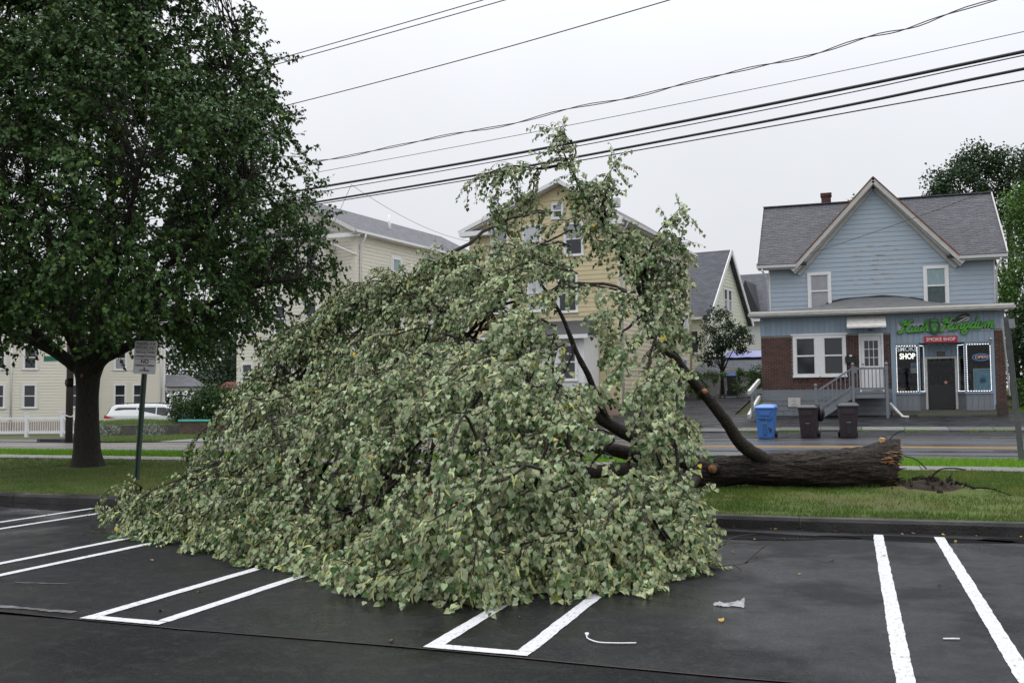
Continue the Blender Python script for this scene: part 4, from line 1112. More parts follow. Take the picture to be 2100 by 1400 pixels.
# ---- yellow three-storey house behind the fallen tree
YH = empty('yellow_house', (-9.60, 43.0, 1.0), R(-5.6), 'tall yellow clapboard house behind the fallen tree', 'house')
W, D, EV, RG = 7.4, 12.4, 8.55, 10.35
b = MB(); b.box(-W, 0, 0.012, D, -0.3, EV); b.build('wall', M_YELS, YH)
b = MB(); b.prism([(-W, EV), (0, EV), (-W / 2 + 1.0, RG)], 0.012, D); b.build('gable_wall', M_YELS, YH)
FY_ = Face(YH, 0, 0); FS = Face(YH, 0, 0, R(90))
shade = mat('window_shade', (0.52, 0.52, 0.55), 0.2, var=0.05)
for (u, z, w, h, tp, bt) in ((-6.3, 4.55, 1.0, 1.7, shade, shade), (-4.45, 4.55, 0.95, 1.7, shade, shade), (-2.95, 4.45, 1.0, 1.75, M_PANE, M_PANE),
                             (-6.3, 7.0, 0.95, 1.55, M_CURT, M_PANE), (-4.65, 7.0, 0.95, 1.55, shade, M_PANE), (-2.6, 7.0, 0.95, 1.5, M_CURT, M_PANE), (-3.2, 8.75, 0.6, 0.7, M_CURT, M_PANE)):
    window(FY_, u, z, w, h, top=tp, bot=bt)
for u in (3.9, 6.6, 8.6, 10.6):
    window(FS, u, 6.35, 0.85, 1.45, top=M_PANE, bot=M_CURT); window(FS, u + 0.3, 3.6, 0.85, 1.45, top=shade, bot=M_PANE)
window(FS, 10.6, 1.2, 0.85, 1.45, top=M_CURT, bot=M_CURT)
FY_.op += [(-5.6, -0.9, 0.0, 4.1)]
siding(FY_, -W, 0, 0.55, EV, 0.205, M_YEL)
apx = -W / 2 + 1.0
siding(FY_, -W, 0, EV, RG - 0.1, 0.205, M_YEL, span=lambda z: (lerp(-W, apx, (z - EV) / (RG - EV)), lerp(0, apx, (z - EV) / (RG - EV))))
siding(FS, 0.02, D, 0.55, EV, 0.205, M_YELS)
for (y, x) in ((0, 0),):
    b = MB(); b.box(-0.10, 0.03, -0.035, 0.10, 0.3, EV); b.build('corner_board', M_YELS, YH)
b = MB(); b.box(-0.02, 0.035, D - 0.1, D + 0.03, 0.3, EV); b.build('corner_board', M_OLDW, YH)
for (xa, xb) in ((-W - 0.35, apx), (0.35, apx)):
    za = EV - 0.05 + (0.35 if xa < -1 else 0) * 0
    k_ = (RG + 0.12 - (EV - 0.08)) / abs(apx - xa)
    slab('roof', [(xa, -0.45, EV - 0.08), (xa, D + 0.4, EV - 0.08), (apx, D + 0.4, RG + 0.12), (apx, -0.45, RG + 0.12)], 0.10, M_ROOF, YH)
    MB().bar((xa, -0.46, EV - 0.16), (apx, -0.46, RG + 0.04), 0.05, 0.17).build('rake_board', M_WHITE, YH)
    MB().bar((xa * 0.97, -0.24, EV - 0.22), (apx, -0.24, RG - 0.05), 0.36, 0.05).build('rake_soffit', M_OLDW, YH)
MB().bar((-W - 0.3, -0.3, EV - 0.25), (-W + 1.2, -0.3, EV - 0.25), 0.4, 0.22).build('eave_return', M_WHITE, YH)
MB().bar((-0.9, -0.3, EV - 0.25), (0.3, -0.3, EV - 0.25), 0.4, 0.22).build('eave_return', M_WHITE, YH)
MB().bar((0.37, -0.4, EV - 0.13), (0.37, D + 0.3, EV - 0.13), 0.11, 0.12).build('gutter', M_OLDW, YH)
MB().bar((0.17, -0.4, EV - 0.22), (0.17, D + 0.3, EV - 0.22), 0.3, 0.04).build('eave_soffit', M_OLDW, YH)
downpipe(YH, [(0.37, 0.15, EV - 0.2), (0.30, 0.15, EV - 0.4), (0.08, 0.15, EV - 0.6), (0.07, 0.15, 0.4)])
downpipe(YH, [(0.37, D - 0.2, EV - 0.2), (0.30, D - 0.2, EV - 0.4), (0.08, D - 0.2, EV - 0.6), (0.07, D - 0.2, 0.4)], M_OLDW)
b = MB(); b.box(-1.2, -0.8, 2.5, 2.8, RG - 0.8, RG - 0.38); b.build('roof_vent', M_OLDW, YH)
b = MB(); b.box(-W - 0.02, 0.02, -0.02, D + 0.02, -0.6, 0.54); b.build('foundation', M_PINK, YH)
# enclosed white porch on its front
PX0, PX1, PD = -5.5, -1.0, 1.9
b = MB(); b.box(PX0, PX1, -PD, -0.03, 0.3, 3.3); b.build('porch', M_WHITE, YH)
b = MB(); b.box(PX0, PX1, -PD + 0.01, -0.03, -0.6, 0.29); b.build('porch_base', M_PINK, YH)
slab('porch_roof', [(PX0 - 0.3, -PD - 0.35, 3.30), (PX1 + 0.3, -PD - 0.35, 3.30), (PX1 + 0.3, -0.03, 4.05), (PX0 - 0.3, -0.03, 4.05)], 0.10, mat('porch_roofing', (0.05, 0.05, 0.052), 0.7, var=0.3), YH)
MB().bar((PX0 - 0.3, -PD - 0.36, 3.20), (PX1 + 0.3, -PD - 0.36, 3.20), 0.06, 0.17).build('porch_fascia', M_WHITE, YH)
FPo = Face(YH, 0, -PD)
for u in (-5.2, -2.15): window(FPo, u, 1.35, 0.85, 1.55, top=M_PANE, bot=M_PANE)
for q, dxh in enumerate((0.2, 0.42, 0.6)):
    b = MB(); n = 14; pts_ = []
    for i in range(n):
        t = 2 * math.pi * i / n
        pts_.append((0.055 * math.sin(t) ** 3 * 1.2, 0.055 * (0.8125 * math.cos(t) - 0.3125 * math.cos(2 * t) - 0.125 * math.cos(3 * t) - 0.0625 * math.cos(4 * t))))
    b.add([(x, 0, z) for x, z in pts_], [tuple(range(n - 1, -1, -1))]); b.build('paper_heart', M_WHITE, YH, (-2.15 + dxh, -PD - 0.019, 2.45 + 0.03 * (q % 2)))
pd = MB(); pd.box(-3.9, -2.9, -PD - 0.05, -PD - 0.001, 0.4, 2.7); pd = pd.build('porch_door', M_WHITE, YH)
q = MB(); q.box(-3.75, -3.05, -PD - 0.056, -PD - 0.051, 1.5, 2.5); q.build('pane', M_PANE, pd)
for k in range(3):
    b = MB(); b.box(-4.0, -2.8, -PD - 0.3 * (k + 1), -PD - 0.3 * k - 0.06, -0.5, 0.28 - 0.2 * k); b.build('porch_step', M_CONC, YH)
for q in range(4):
    b = MB(); b.box(-4.0 + q * 0.4, -3.9 + q * 0.4, -PD - 0.002, -PD + 0.0, 0, 0); 
for xx in (-6.2, -4.95):
    b = MB(); b.box(xx, xx + 0.45, -0.06, -0.02, 4.55, 6.25) if False else b.box(PX0 + 0.02, PX0 + 0.4, -PD - 0.04, -PD - 0.001, 1.3, 2.95)
    b.build('shutter', M_BLACK, YH) if xx < -5 else None

# ---- cream vinyl-sided house left of it (three storeys, gable to the street)
CH = empty('cream_house', (-24.3, 46.2, 0.7), R(-8.0), 'cream vinyl-sided three-storey house with grey roof left of the yellow house', 'house')
W, D, EV, RG = 8.0, 15.0, 9.75, 11.75
b = MB(); b.box(-W, 0, 0.012, D, -0.5, EV); b.build('wall', M_TAN, CH)
b = MB(); b.prism([(-W, EV), (0, EV), (-W / 2, RG)], 0.012, D); b.build('gable_wall', M_TAN, CH)
FC = Face(CH, 0, 0); FCS = Face(CH, 0, 0, R(90))
# front bay that stands proud of the front
BX0, BX1, BD = -7.2, -1.3, 0.9
b = MB(); b.box(BX0, BX1, -BD, -0.03, -0.5, EV - 0.35); b.build('bay_wall', M_TAN, CH)
FB = Face(CH, 0, -BD); FBS = Face(CH, BX1, -BD, R(90))
for z in (1.4, 4.45, 7.35):
    for u in (-2.55, -4.6, -6.85): window(FB, u, z, 0.8, 1.5, top=M_PANE, bot=M_PANE, casing=M_TAN)
for u in (3.4, 7.6, 11.0):
    window(FCS, u, 7.2, 0.85, 1.5, top=M_CURTB, bot=M_CURT, casing=M_WHITE); window(FCS, u, 4.3, 0.85, 1.5, top=M_PANE, bot=M_PANE, casing=M_WHITE); window(FCS, u, 1.4, 0.85, 1.5, casing=M_WHITE)
siding(FB, BX0, BX1, 0.4, EV - 0.35, 0.19, M_TAN, name='vinyl_course')
siding(FBS, 0.02, BD - 0.03, 0.4, EV - 0.35, 0.19, M_TAN, name='vinyl_course')
siding(FC, -W, BX0, 0.4, EV, 0.19, M_TAN, name='vinyl_course'); siding(FC, BX1 + 0.03, 0, 0.4, EV, 0.19, M_TAN, name='vinyl_course')
siding(FC, -W, 0, EV, RG - 0.08, 0.19, M_TAN, span=lambda z: (lerp(-W, -W / 2, (z - EV) / (RG - EV)), lerp(0, -W / 2, (z - EV) / (RG - EV))), name='vinyl_course')
siding(FCS, 0.05, D, 0.4, EV, 0.19, M_TAN, name='vinyl_course')
b = MB(); b.box(-0.12, 0.03, -0.035, 0.12, 0.2, EV); b.build('corner_board', M_TAN, CH)
for (xa, xb) in ((-W - 0.35, -W / 2), (0.35, -W / 2)):
    slab('roof', [(xa, -0.5, EV - 0.10), (xa, D + 0.4, EV - 0.10), (xb, D + 0.4, RG + 0.12), (xb, -0.5, RG + 0.12)], 0.10, M_ROOF, CH)
    MB().bar((xa, -0.51, EV - 0.17), (xb, -0.51, RG + 0.05), 0.05, 0.16).build('rake_board', M_OLDW, CH)
slab('bay_roof', [(BX0 - 0.3, -BD - 0.3, EV - 0.33), (BX1 + 0.3, -BD - 0.3, EV - 0.33), (BX1 - 0.6, -0.03, EV + 0.25), (BX0 + 0.6, -0.03, EV + 0.25)], 0.08, M_ROOFD, CH)
MB().bar((BX0 - 0.3, -BD - 0.32, EV - 0.40), (BX1 + 0.35, -BD - 0.32, EV - 0.40), 0.1, 0.13).build('gutter', M_WHITE, CH)
MB().bar((BX1 + 0.1, -BD - 0.3, EV - 0.45), (0.35, -0.1, EV - 0.27), 0.06, 0.2).build('eave_return', M_WHITE, CH)
MB().bar((0.37, -0.45, EV - 0.15), (0.37, D + 0.3, EV - 0.15), 0.11, 0.13).build('gutter', M_WHITE, CH)
MB().bar((0.17, -0.4, EV - 0.24), (0.17, D + 0.3, EV - 0.24), 0.3, 0.04).build('eave_soffit', M_WHITE, CH)
downpipe(CH, [(0.37, 0.35, EV - 0.2), (0.36, 0.35, EV - 0.42), (0.09, 0.35, EV - 0.75), (0.08, 0.35, 0.3)], r=0.06)
downpipe(CH, [(BX1 + 0.2, -BD - 0.33, EV - 0.45), (BX1 + 0.2, -BD - 0.3, EV - 0.65), (-0.1, -0.12, EV - 1.25), (0.05, 0.05, EV - 1.32)], r=0.06)
MB().tube([(-1.9, 6.0, EV + 0.7), (-1.9, 6.0, EV + 1.9)], 0.09, 8).build('vent_pipe', M_WHITE, CH)
b = MB(); b.box(-W - 0.02, 0.02, -0.02, D + 0.02, -0.9, 0.39); b.box(BX0 - 0.02, BX1 + 0.02, -BD - 0.02, -0.025, -0.9, 0.38); b.build('foundation', M_BEIGE, CH)

# ---- cream house at the far left behind the standing tree
LH = empty('vinyl_house', (-43.8, 56.0, -0.25), R(40), 'cream vinyl-sided house behind the standing tree with corner porch', 'house')
W, D, EV = 15.5, 9.0, 8.2
b = MB(); b.box(-W, 0, 0.012, D, -0.5, EV); b.build('wall', M_TAN, LH)
FL = Face(LH, 0, 0); FB2 = Face(LH, 0, -0.9)
BX0, BX1 = -W, -4.6
b = MB(); b.box(BX0, BX1, -0.9, -0.03, -0.5, EV); b.build('bay_wall', M_TAN, LH)
for z in (1.5, 3.95):
    for u in (-5.9, -8.55, -10.35, -13.1): window(FB2, u, z, 0.82, 1.5, casing=M_TAN)
    for u in (-3.2, -2.05): window(FL, u, z, 0.8, 1.5, casing=M_TAN, bot=M_CURT if z > 2 else M_PANE)
for F_, a, c in ((FB2, BX0, BX1), (FL, BX1 + 0.03, 0)): siding(F_, a, c, 0.62, EV, 0.19, M_TAN, name='vinyl_course')
FLS = Face(LH, 0, 0, R(90)); siding(FLS, 0.03, D, 0.62, EV, 0.19, M_TAN, name='vinyl_course')
FLB = Face(LH, BX1, -0.9, R(90)); siding(FLB, 0.02, 0.87, 0.62, EV, 0.19, M_TAN, name='vinyl_course')
b = MB(); b.box(-0.1, 0.03, -0.035, 0.10, 0.3, EV); b.build('corner_board', M_WHITE, LH)
b = MB(); b.box(-W - 0.02, 0.02, -0.02, D, -0.9, 0.61); b.box(-W - 0.02, BX1 + 0.02, -0.92, -0.025, -0.9, 0.61); b.build('foundation', M_BEIGE, LH)
slab('roof', [(-W - 0.4, -1.3, EV - 0.05), (0.4, -1.3, EV - 0.05), (0.4, D / 2, EV + 2.4), (-W - 0.4, D / 2, EV + 2.4)], 0.12, M_ROOF, LH)
slab('roof', [(-W - 0.4, D + 0.4, EV - 0.05), (0.4, D + 0.4, EV - 0.05), (0.4, D / 2, EV + 2.4), (-W - 0.4, D / 2, EV + 2.4)], 0.12, M_ROOF, LH)
downpipe(LH, [(-9.2, -0.95, EV), (-9.2, -0.95, 0.2)], M_WHITE, 0.06); downpipe(LH, [(-0.25, -0.05, EV), (-0.25, -0.05, 0.3)], M_WHITE, 0.05)
# corner porch
for (x, y) in ((2.15, -0.2), (2.15, 2.6), (0.4, -0.2)):
    b = MB(); b.box(x - 0.09, x + 0.09, y - 0.09, y + 0.09, 0.6, 2.55); b.build('porch_column', M_WHITE, LH)
b = MB(); b.box(0.04, 2.35, -0.4, 3.0, 0.0, 0.6); b.build('porch_floor', M_GREYP, LH)
b = MB(); b.box(0.04, 2.4, -0.45, 3.1, 2.56, 2.80); b.build('porch_beam', M_WHITE, LH)
slab('porch_roof', [(0.04, -0.7, 2.82), (2.7, -0.7, 2.82), (1.6, 1.2, 3.65), (0.04, 1.2, 3.65)], 0.06, M_ROOF, LH); slab('porch_roof', [(2.7, -0.7, 2.82), (2.7, 3.3, 2.82), (1.6, 1.9, 3.65), (1.6, 1.2, 3.65)], 0.06, M_ROOF, LH)
for k in range(9):
    t = k / 8; MB().bar((0.15 + t * 1.3, -0.45 - t * 0.9, 0.62 - t * 0.5), (0.15 + t * 1.3, -0.45 - t * 0.9, 1.35 - t * 0.5), 0.035).build('stair_baluster', M_WHITE, LH)
for dz in (0.62, 1.36): MB().bar((0.1, -0.42, dz), (1.5, -1.4, dz - 0.52), 0.06).build('stair_rail', M_WHITE, LH)

# ---- pale gabled house between the yellow house and the shop
PH = empty('pale_house', (-7.9, 58.5, 1.9), R(-12), 'pale green clapboard house with steep dark roof between yellow house and shop house', 'house')
# ridge along local x, gable on the right end (+x), street side at local y = 0
D, EV, RG = 7.6, 4.55, 8.6
b = MB(); b.box(-9, 0, 0.012, D, -1.2, EV); b.build('wall', M_PALE, PH)
b = MB(); b.prism([(0, EV), (D, EV), (D / 2, RG)], -9, -0.005, Matrix(((0, 1, 0, 0), (1, 0, 0, 0), (0, 0, 1, 0), (0, 0, 0, 1)))); b.build('gable_wall', M_PALE, PH)
FP = Face(PH, 0, 0); FPS = Face(PH, 0, 0, R(90))
window(FP, -1.2, 2.2, 0.75, 1.4)
for u in (D / 2 - 0.75, D / 2 + 0.05): window(FPS, u, 4.9, 0.7, 1.4, top=M_PANE, bot=M_CURT)
siding(FP, -9, 0, 0.9, EV, 0.21, M_PALE); siding(FP, -9, 0, -0.9, 0.9, 0.21, M_YELS)
siding(FPS, 0.02, D, 0.9, EV, 0.21, M_PALE); siding(FPS, 0.02, D, -0.9, 0.9, 0.21, M_YELS)
siding(FPS, 0, D, EV, RG - 0.15, 0.21, M_PALE, span=lambda z: (lerp(0, D / 2, (z - EV) / (RG - EV)), lerp(D, D / 2, (z - EV) / (RG - EV))))
slab('roof', [(-9, -0.3, EV - 0.25), (0.35, -0.3, EV - 0.25), (0.35, D / 2, RG + 0.12), (-9, D / 2, RG + 0.12)], 0.12, M_ROOFD, PH)
slab('roof', [(-9, D + 0.3, EV - 0.25), (0.35, D + 0.3, EV - 0.25), (0.35, D / 2, RG + 0.12), (-9, D / 2, RG + 0.12)], 0.12, M_ROOFD, PH)
for s_ in (-0.3, D + 0.3): MB().bar((0.33, s_, EV - 0.32), (0.33, D / 2, RG + 0.05), 0.06, 0.24).build('rake_board', M_WHITE, PH)
MB().bar((-9, -0.32, EV - 0.3), (0.3, -0.32, EV - 0.3), 0.1, 0.14).build('gutter', M_WHITE, PH)
downpipe(PH, [(-0.15, -0.34, EV - 0.4), (-0.12, -0.06, EV - 0.7), (-0.12, -0.06, -0.6)])

# ---- white-sided house with dark roof behind the pale house
WH = empty('white_house', (-4.2, 70.0, 2.0), R(-8), 'white-sided house with dark steep roof far behind the drive', 'house')
b = MB(); b.box(-5, 4.0, 0.012, 8, -1.0, 5.0); b.build('wall', M_WSIDE, WH)
FWH = Face(WH, 0, 0); siding(FWH, -5, 4, -0.6, 5.0, 0.2, M_WSIDE, name='siding_course')
slab('roof', [(-5.3, -0.4, 4.85), (4.4, -0.4, 4.85), (4.4, 4.0, 8.5), (-5.3, 4.0, 8.5)], 0.14, M_ROOFD, WH); slab('roof', [(-5.3, 8.4, 4.85), (4.4, 8.4, 4.85), (4.4, 4.0, 8.5), (-5.3, 4.0, 8.5)], 0.14, M_ROOFD, WH)
MB().bar((-5.3, -0.42, 4.78), (4.4, -0.42, 4.78), 0.1, 0.16).build('gutter', M_WHITE, WH)
b = MB(); b.prism([(-3.6, 5.2), (-1.6, 5.2), (-2.6, 7.6)], -0.2, 3.0); b.build('dormer', M_ROOFD, WH)

# ---- low garage with a blue tarpaulin on its roof
GA = empty('garage', (-8.1, 54.6, 1.85), R(-2), 'low white garage behind the vine fence', 'garage')
b = MB(); b.box(0.1, 6.2, 0.3, 6, -0.6, 1.05); b.build('wall', M_WSIDE, GA)
for u in (1.2, 3.6):
    q = MB(); q.box(u, u + 2.0, 0.26, 0.299, -0.5, 0.85); q.build('garage_door', M_WHITE, GA)
slab('roof', [(-0.25, -0.05, 1.10), (6.5, -0.05, 1.10), (6.5, 3.1, 2.15), (0.55, 3.1, 2.15)], 0.10, M_ROOFD, GA); slab('roof', [(-0.25, 6.3, 1.10), (6.5, 6.3, 1.10), (6.5, 3.1, 2.15), (0.55, 3.1, 2.15)], 0.10, M_ROOFD, GA)
MB().bar((-0.25, -0.08, 1.02), (6.5, -0.08, 1.02), 0.06, 0.16).build('fascia_board', M_OLDW, GA)
TP = empty('tarpaulin', (-6.6, 56.2, 3.6), R(-2), 'violet blue tarpaulin over the ridge of the garage roof', 'tarpaulin')
b = MB(); nx, ny = 16, 5
def tpz(i, j): return 0.335 * (0.25 + 1.25 * j / ny) + 0.06 + 0.015 * math.sin(i * 2.1 + j) 
b.add([(lerp(-0.1, 5.0, i / nx), lerp(0.25, 1.5, j / ny), tpz(i, j)) for j in range(ny + 1) for i in range(nx + 1)], [(j * (nx + 1) + i, j * (nx + 1) + i + 1, (j + 1) * (nx + 1) + i + 1, (j + 1) * (nx + 1) + i) for j in range(ny) for i in range(nx)], True)
o = b.build('sheet', mat('tarp_blue', (0.17, 0.18, 0.36), 0.4, col2=(0.22, 0.23, 0.42), scale=4, stretch=(6, 1, 1)), TP); o.modifiers.new('thick', 'SOLIDIFY').thickness = 0.01
b = MB(); b.add([(-0.95, 0.55, 0.24), (-0.12, 0.55, 0.25), (-0.12, 1.5, 0.57), (-0.55, 1.5, 0.56)], [(0, 1, 2, 3)]); o = b.build('white_flap', M_WHITE, TP); o.modifiers.new('thick', 'SOLIDIFY').thickness = 0.01

# ---- far house with grey roof and chimney, red-walled shed beyond the hedge
FH = empty('grey_roofed_house', (-56.0, 80.0, 1.6), R(-10), 'distant grey-roofed house with brick chimney beyond the hedge', 'house')
b = MB(); b.box(-3.5, 4, 0, 6, -1, 2.2); b.build('wall', M_TAN, FH)
slab('roof', [(-3.9, -0.4, 2.0), (4.4, -0.4, 2.0), (2.5, 3, 4.4), (-1.2, 3, 4.4)], 0.1, M_ROOF, FH); slab('roof', [(4.4, -0.4, 2.0), (4.4, 6.4, 2.0), (2.5, 3.2, 4.4), (2.5, 3, 4.4)], 0.1, M_ROOF, FH)
b = MB(); b.box(0.2, 1.0, 3.0, 3.6, 3.5, 5.3); b.build('chimney', M_BRICKM, FH)
b = MB(); b.box(-0.4, 0.0, 1.0, 1.4, 3.0, 4.1); b.build('roof_vent', M_METAL, FH)
RB = empty('red_shed', (-40.0, 62.0, -0.75), R(-8), 'low red-walled building with teal fascia behind the hedge', 'building')
b = MB(); b.box(-5, 12, 0, 6, -0.5, 2.7); b.build('wall', M_BEIGE, RB)
slab('roof', [(-5.3, -0.4, 2.6), (3.4, -0.4, 2.6), (3.4, 1.6, 3.75), (-5.0, 1.6, 3.75)], 0.1, mat('red_tiles', (0.13, 0.02, 0.018), 0.8, var=0.3, scale=5), RB)
b = MB(); b.box(3.45, 12.3, -0.5, 4, 2.7, 2.95); b.build('teal_fascia', mat('teal_paint', (0.07, 0.42, 0.36), 0.5, var=0.08), RB)
MB().tube([(-1.0, -1.5, -0.5), (-1.0, -1.5, 3.2)], 0.10, 8).build('flue', M_METAL, RB)

# ================================================================== street furniture and small things
# parking notice on a leaning green post
PS = empty('parking_sign', (-12.30, 15.0, 0.22), 0, 'parking notice on a leaning green post beside the standing tree', 'sign')
PS.rotation_euler = (R(-1.5), R(2.9), R(8))
M_GPOST = mat('green_post', (0.018, 0.05, 0.034), 0.5, col2=(0.03, 0.045, 0.035), scale=9)
b = MB()
b.box(-0.035, 0.035, 0.0, 0.006, -0.3, 2.42); b.box(-0.035, -0.029, -0.025, 0.0, -0.3, 2.42); b.box(0.029, 0.035, -0.025, 0.0, -0.3, 2.42); b.box(-0.055, -0.0351, -0.031, -0.025, -0.3, 2.42); b.box(0.0351, 0.055, -0.031, -0.025, -0.3, 2.42)
b.build('post', M_GPOST, PS)
for k in range(30):
    q = MB(); q.disc((0, 0), 0.006, 8, 0.0); q.build('post_hole', M_BLACK, PS, (0, -0.001, 0.1 + 0.06 * k))
b = MB(); cr = 0.035; pts_ = []
for (cx_, cz_, a0) in ((0.225 - cr, cr, -90), (0.225 - cr, 0.60 - cr, 0), (-0.225 + cr, 0.60 - cr, 90), (-0.225 + cr, cr, 180)):
    for k in range(5): pts_.append((cx_ + cr * math.cos(R(a0 + 22.5 * k)), cz_ + cr * math.sin(R(a0 + 22.5 * k))))
b.prism(pts_, -0.042, -0.038)
pls = b.build('plate', mat('sign_plate', (0.52, 0.525, 0.54), 0.45, col2=(0.45, 0.455, 0.47), scale=7), PS, (0, 0, 1.88))
M_MAROON = mat('maroon_ink', (0.07, 0.022, 0.026), 0.5)
M_REDINK = mat('red_ink', (0.13, 0.014, 0.014), 0.5)
for (t_, z_, sz, w_, mm) in (('PARKING FOR', 0.545, 0.075, 0.375, M_MAROON), ('PATRONS ONLY', 0.478, 0.075, 0.41, M_MAROON), ('VEHICLES TOWED', 0.392, 0.05, 0.385, M_MAROON), ('&', 0.355, 0.04, 0.02, M_MAROON), ('OWNERS EXPENSE', 0.318, 0.05, 0.405, M_MAROON), ('NO', 0.222, 0.098, 0.155, M_REDINK), ('OVERNIGHT PARKING', 0.152, 0.04, 0.39, M_MAROON), ('OR', 0.108, 0.035, 0.045, M_MAROON), ('LOITERING', 0.062, 0.045, 0.20, M_MAROON)):
    text('print_line', t_, sz, (0, -0.0445, z_), mm, pls, extrude=0.0005, bold=0.0015 if t_ != 'NO' else 0.004, width=w_)
for z_ in (0.435, 0.272):
    q = MB(); q.box(-0.21, 0.21, -0.0445, -0.043, z_ - 0.004, z_ + 0.004); q.build('rule', M_MAROON, pls)
for z_ in (0.58, 0.085):
    q = MB().tube([(0, -0.040, z_), (0, -0.05, z_)], 0.010, 8); q.build('bolt', M_BLACK, pls)

# leaning grey sign post by the street, plates seen edge-on
LP = empty('leaning_signpost', (3.11, 21.75, 0.27), 0, 'leaning galvanised signpost with plates seen edge-on, by the street', 'signpost')
LP.rotation_euler = (0, R(-3.6), R(-6))
b = MB(); b.box(-0.035, 0.035, -0.02, 0.0, -0.4, 2.85); b.box(-0.055, -0.035, -0.03, -0.02, -0.4, 2.85); b.box(0.035, 0.055, -0.03, -0.02, -0.4, 2.85); b.build('post', mat('dull_steel', (0.10, 0.105, 0.11), 0.55, metal=0.3, var=0.2), LP)
for (z0, z1, dx) in ((2.0, 2.82, -0.06), (1.30, 2.0, -0.065)):
    q = MB(); q.box(dx - 0.03, dx - 0.008, -0.22, 0.16, z0, z1); q.build('plate', mat('plate_back', (0.33, 0.33, 0.34), 0.4, metal=0.5, var=0.1), LP)
q = MB(); q.box(0.03, 0.14, -0.06, 0.04, 2.62, 2.80); q.build('bracket', M_METAL, LP)

# wheeled bins
def bin_(name, x, y, rz, body, lid, label, s=1.0, mark=None):
    e = empty(name, (x, y, gz(x, y) + 0.01), rz, label, 'bin', 'wheeled bins at the kerb'); e.scale = (s, s, s)
    b = MB()
    def ring(z, w, d, y0): return [(-w, y0, z), (w, y0, z), (w, y0 + d, z), (-w, y0 + d, z)]
    secs = [ring(0.0, 0.225, 0.46, 0.06), ring(0.04, 0.235, 0.48, 0.05), ring(0.72, 0.275, 0.60, 0.0), ring(0.93, 0.290, 0.64, -0.01), ring(0.935, 0.31, 0.67, -0.03), ring(0.97, 0.31, 0.67, -0.03)]
    vs_ = [p for s_ in secs for p in s_]; fs_ = [(3, 2, 1, 0)]
    for i in range(len(secs) - 1):
        for k in range(4): fs_.append((i * 4 + k, i * 4 + (k + 1) % 4, i * 4 + 4 + (k + 1) % 4, i * 4 + 4 + k))
    b.add(vs_, fs_); bo = b.build('body', body, e, bevel=0.02)
    q = MB(); q.box(-0.06, 0.06, 0.012, 0.05, 0.12, 0.50); q.build('front_recess', M_BLACK if body is not MATS.get('bin_blue') else mat('bin_blue_dark', (0.03, 0.09, 0.25), 0.5), bo)
    q = MB().tube([(-0.075, 0.005, 0.47), (0.075, 0.005, 0.47)], 0.012, 6); q.build('grab_bar', M_METAL, bo)
    q = MB(); q.prism([(-0.20, 0.90), (-0.17, 0.74), (0.17, 0.74), (0.20, 0.90)], -0.026, 0.02); q.build('front_panel', body, bo)
    l = MB()
    l.add([(-0.325, -0.05, 0.972), (0.325, -0.05, 0.972), (0.325, 0.63, 0.975), (-0.325, 0.63, 0.975), (-0.315, -0.03, 1.01), (0.315, -0.03, 1.01), (0.30, 0.62, 1.07), (-0.30, 0.62, 1.07), (-0.2, 0.12, 1.075), (0.2, 0.12, 1.075), (0.2, 0.55, 1.10), (-0.2, 0.55, 1.10)],
          [(3, 2, 1, 0), (0, 1, 5, 4), (1, 2, 6, 5), (2, 3, 7, 6), (3, 0, 4, 7), (4, 5, 9, 8), (5, 6, 10, 9), (6, 7, 11, 10), (7, 4, 8, 11), (8, 9, 10, 11)])
    l.build('lid', lid, e, bevel=0.012)
    q = MB().tube([(-0.26, 0.68, 0.98), (0.26, 0.68, 0.98)], 0.02, 6); q.build('handle', body, e)
    for s_ in (-1, 1):
        w = MB().tube([(s_ * 0.235, 0.56, 0.12), (s_ * 0.295, 0.56, 0.12)], 0.125, 14); w.build('wheel', M_BLACK, e)
    if mark: mark(bo)
    else:
        text('print', 'TRASH', 0.06, (0, -0.002 + 0.02, 0.66), mat('print_grey', (0.35, 0.35, 0.36), 0.5), bo, extrude=0.001)
    return e
M_BINB = mat('bin_blue', (0.045, 0.15, 0.42), 0.45, var=0.08, scale=4)
M_BINL = mat('bin_blue_lid', (0.12, 0.25, 0.56), 0.4, var=0.05)
M_BINM = mat('bin_maroon', (0.020, 0.011, 0.014), 0.5, col2=(0.032, 0.020, 0.025), scale=4, contrast=(0.45, 0.7))
M_BINK = mat('bin_black_lid', (0.018, 0.019, 0.02), 0.3)
def mark682(bo):
    b = MB()
    ribbon(b, [(-0.10, 0.70), (-0.14, 0.62), (-0.10, 0.565), (-0.065, 0.60), (-0.12, 0.625)], 0.011, 0.0, 0.002)
    ribbon(b, [(0.02, 0.69), (-0.04, 0.665), (0.025, 0.595), (-0.02, 0.57), (-0.035, 0.60), (0.03, 0.66), (0.02, 0.69)], 0.011, -0.0006, 0.002)
    ribbon(b, [(0.075, 0.66), (0.12, 0.69), (0.135, 0.65), (0.075, 0.58), (0.16, 0.575), (0.19, 0.545)], 0.011, -0.0012, 0.002)
    ribbon(b, [(-0.215, 0.625), (-0.16, 0.612)], 0.010, -0.0018, 0.002); ribbon(b, [(0.18, 0.605), (0.245, 0.625)], 0.010, -0.0024, 0.002)
    o = b.build('painted_number', M_BLACK, bo, (0, -0.004, 0)); o.rotation_euler = (R(-3.5), 0, 0); o.location = (0, -0.032, 0.005)
    b = MB(); ribbon(b, [(0.12, 0.30), (0.14, 0.38), (0.15, 0.30), (0.18, 0.20), (0.20, 0.33)], 0.016, 0.0, 0.002); o = b.build('black_smear', M_BLACK, bo, (0, 0.005, 0)); o.rotation_euler = (R(-4), 0, 0)
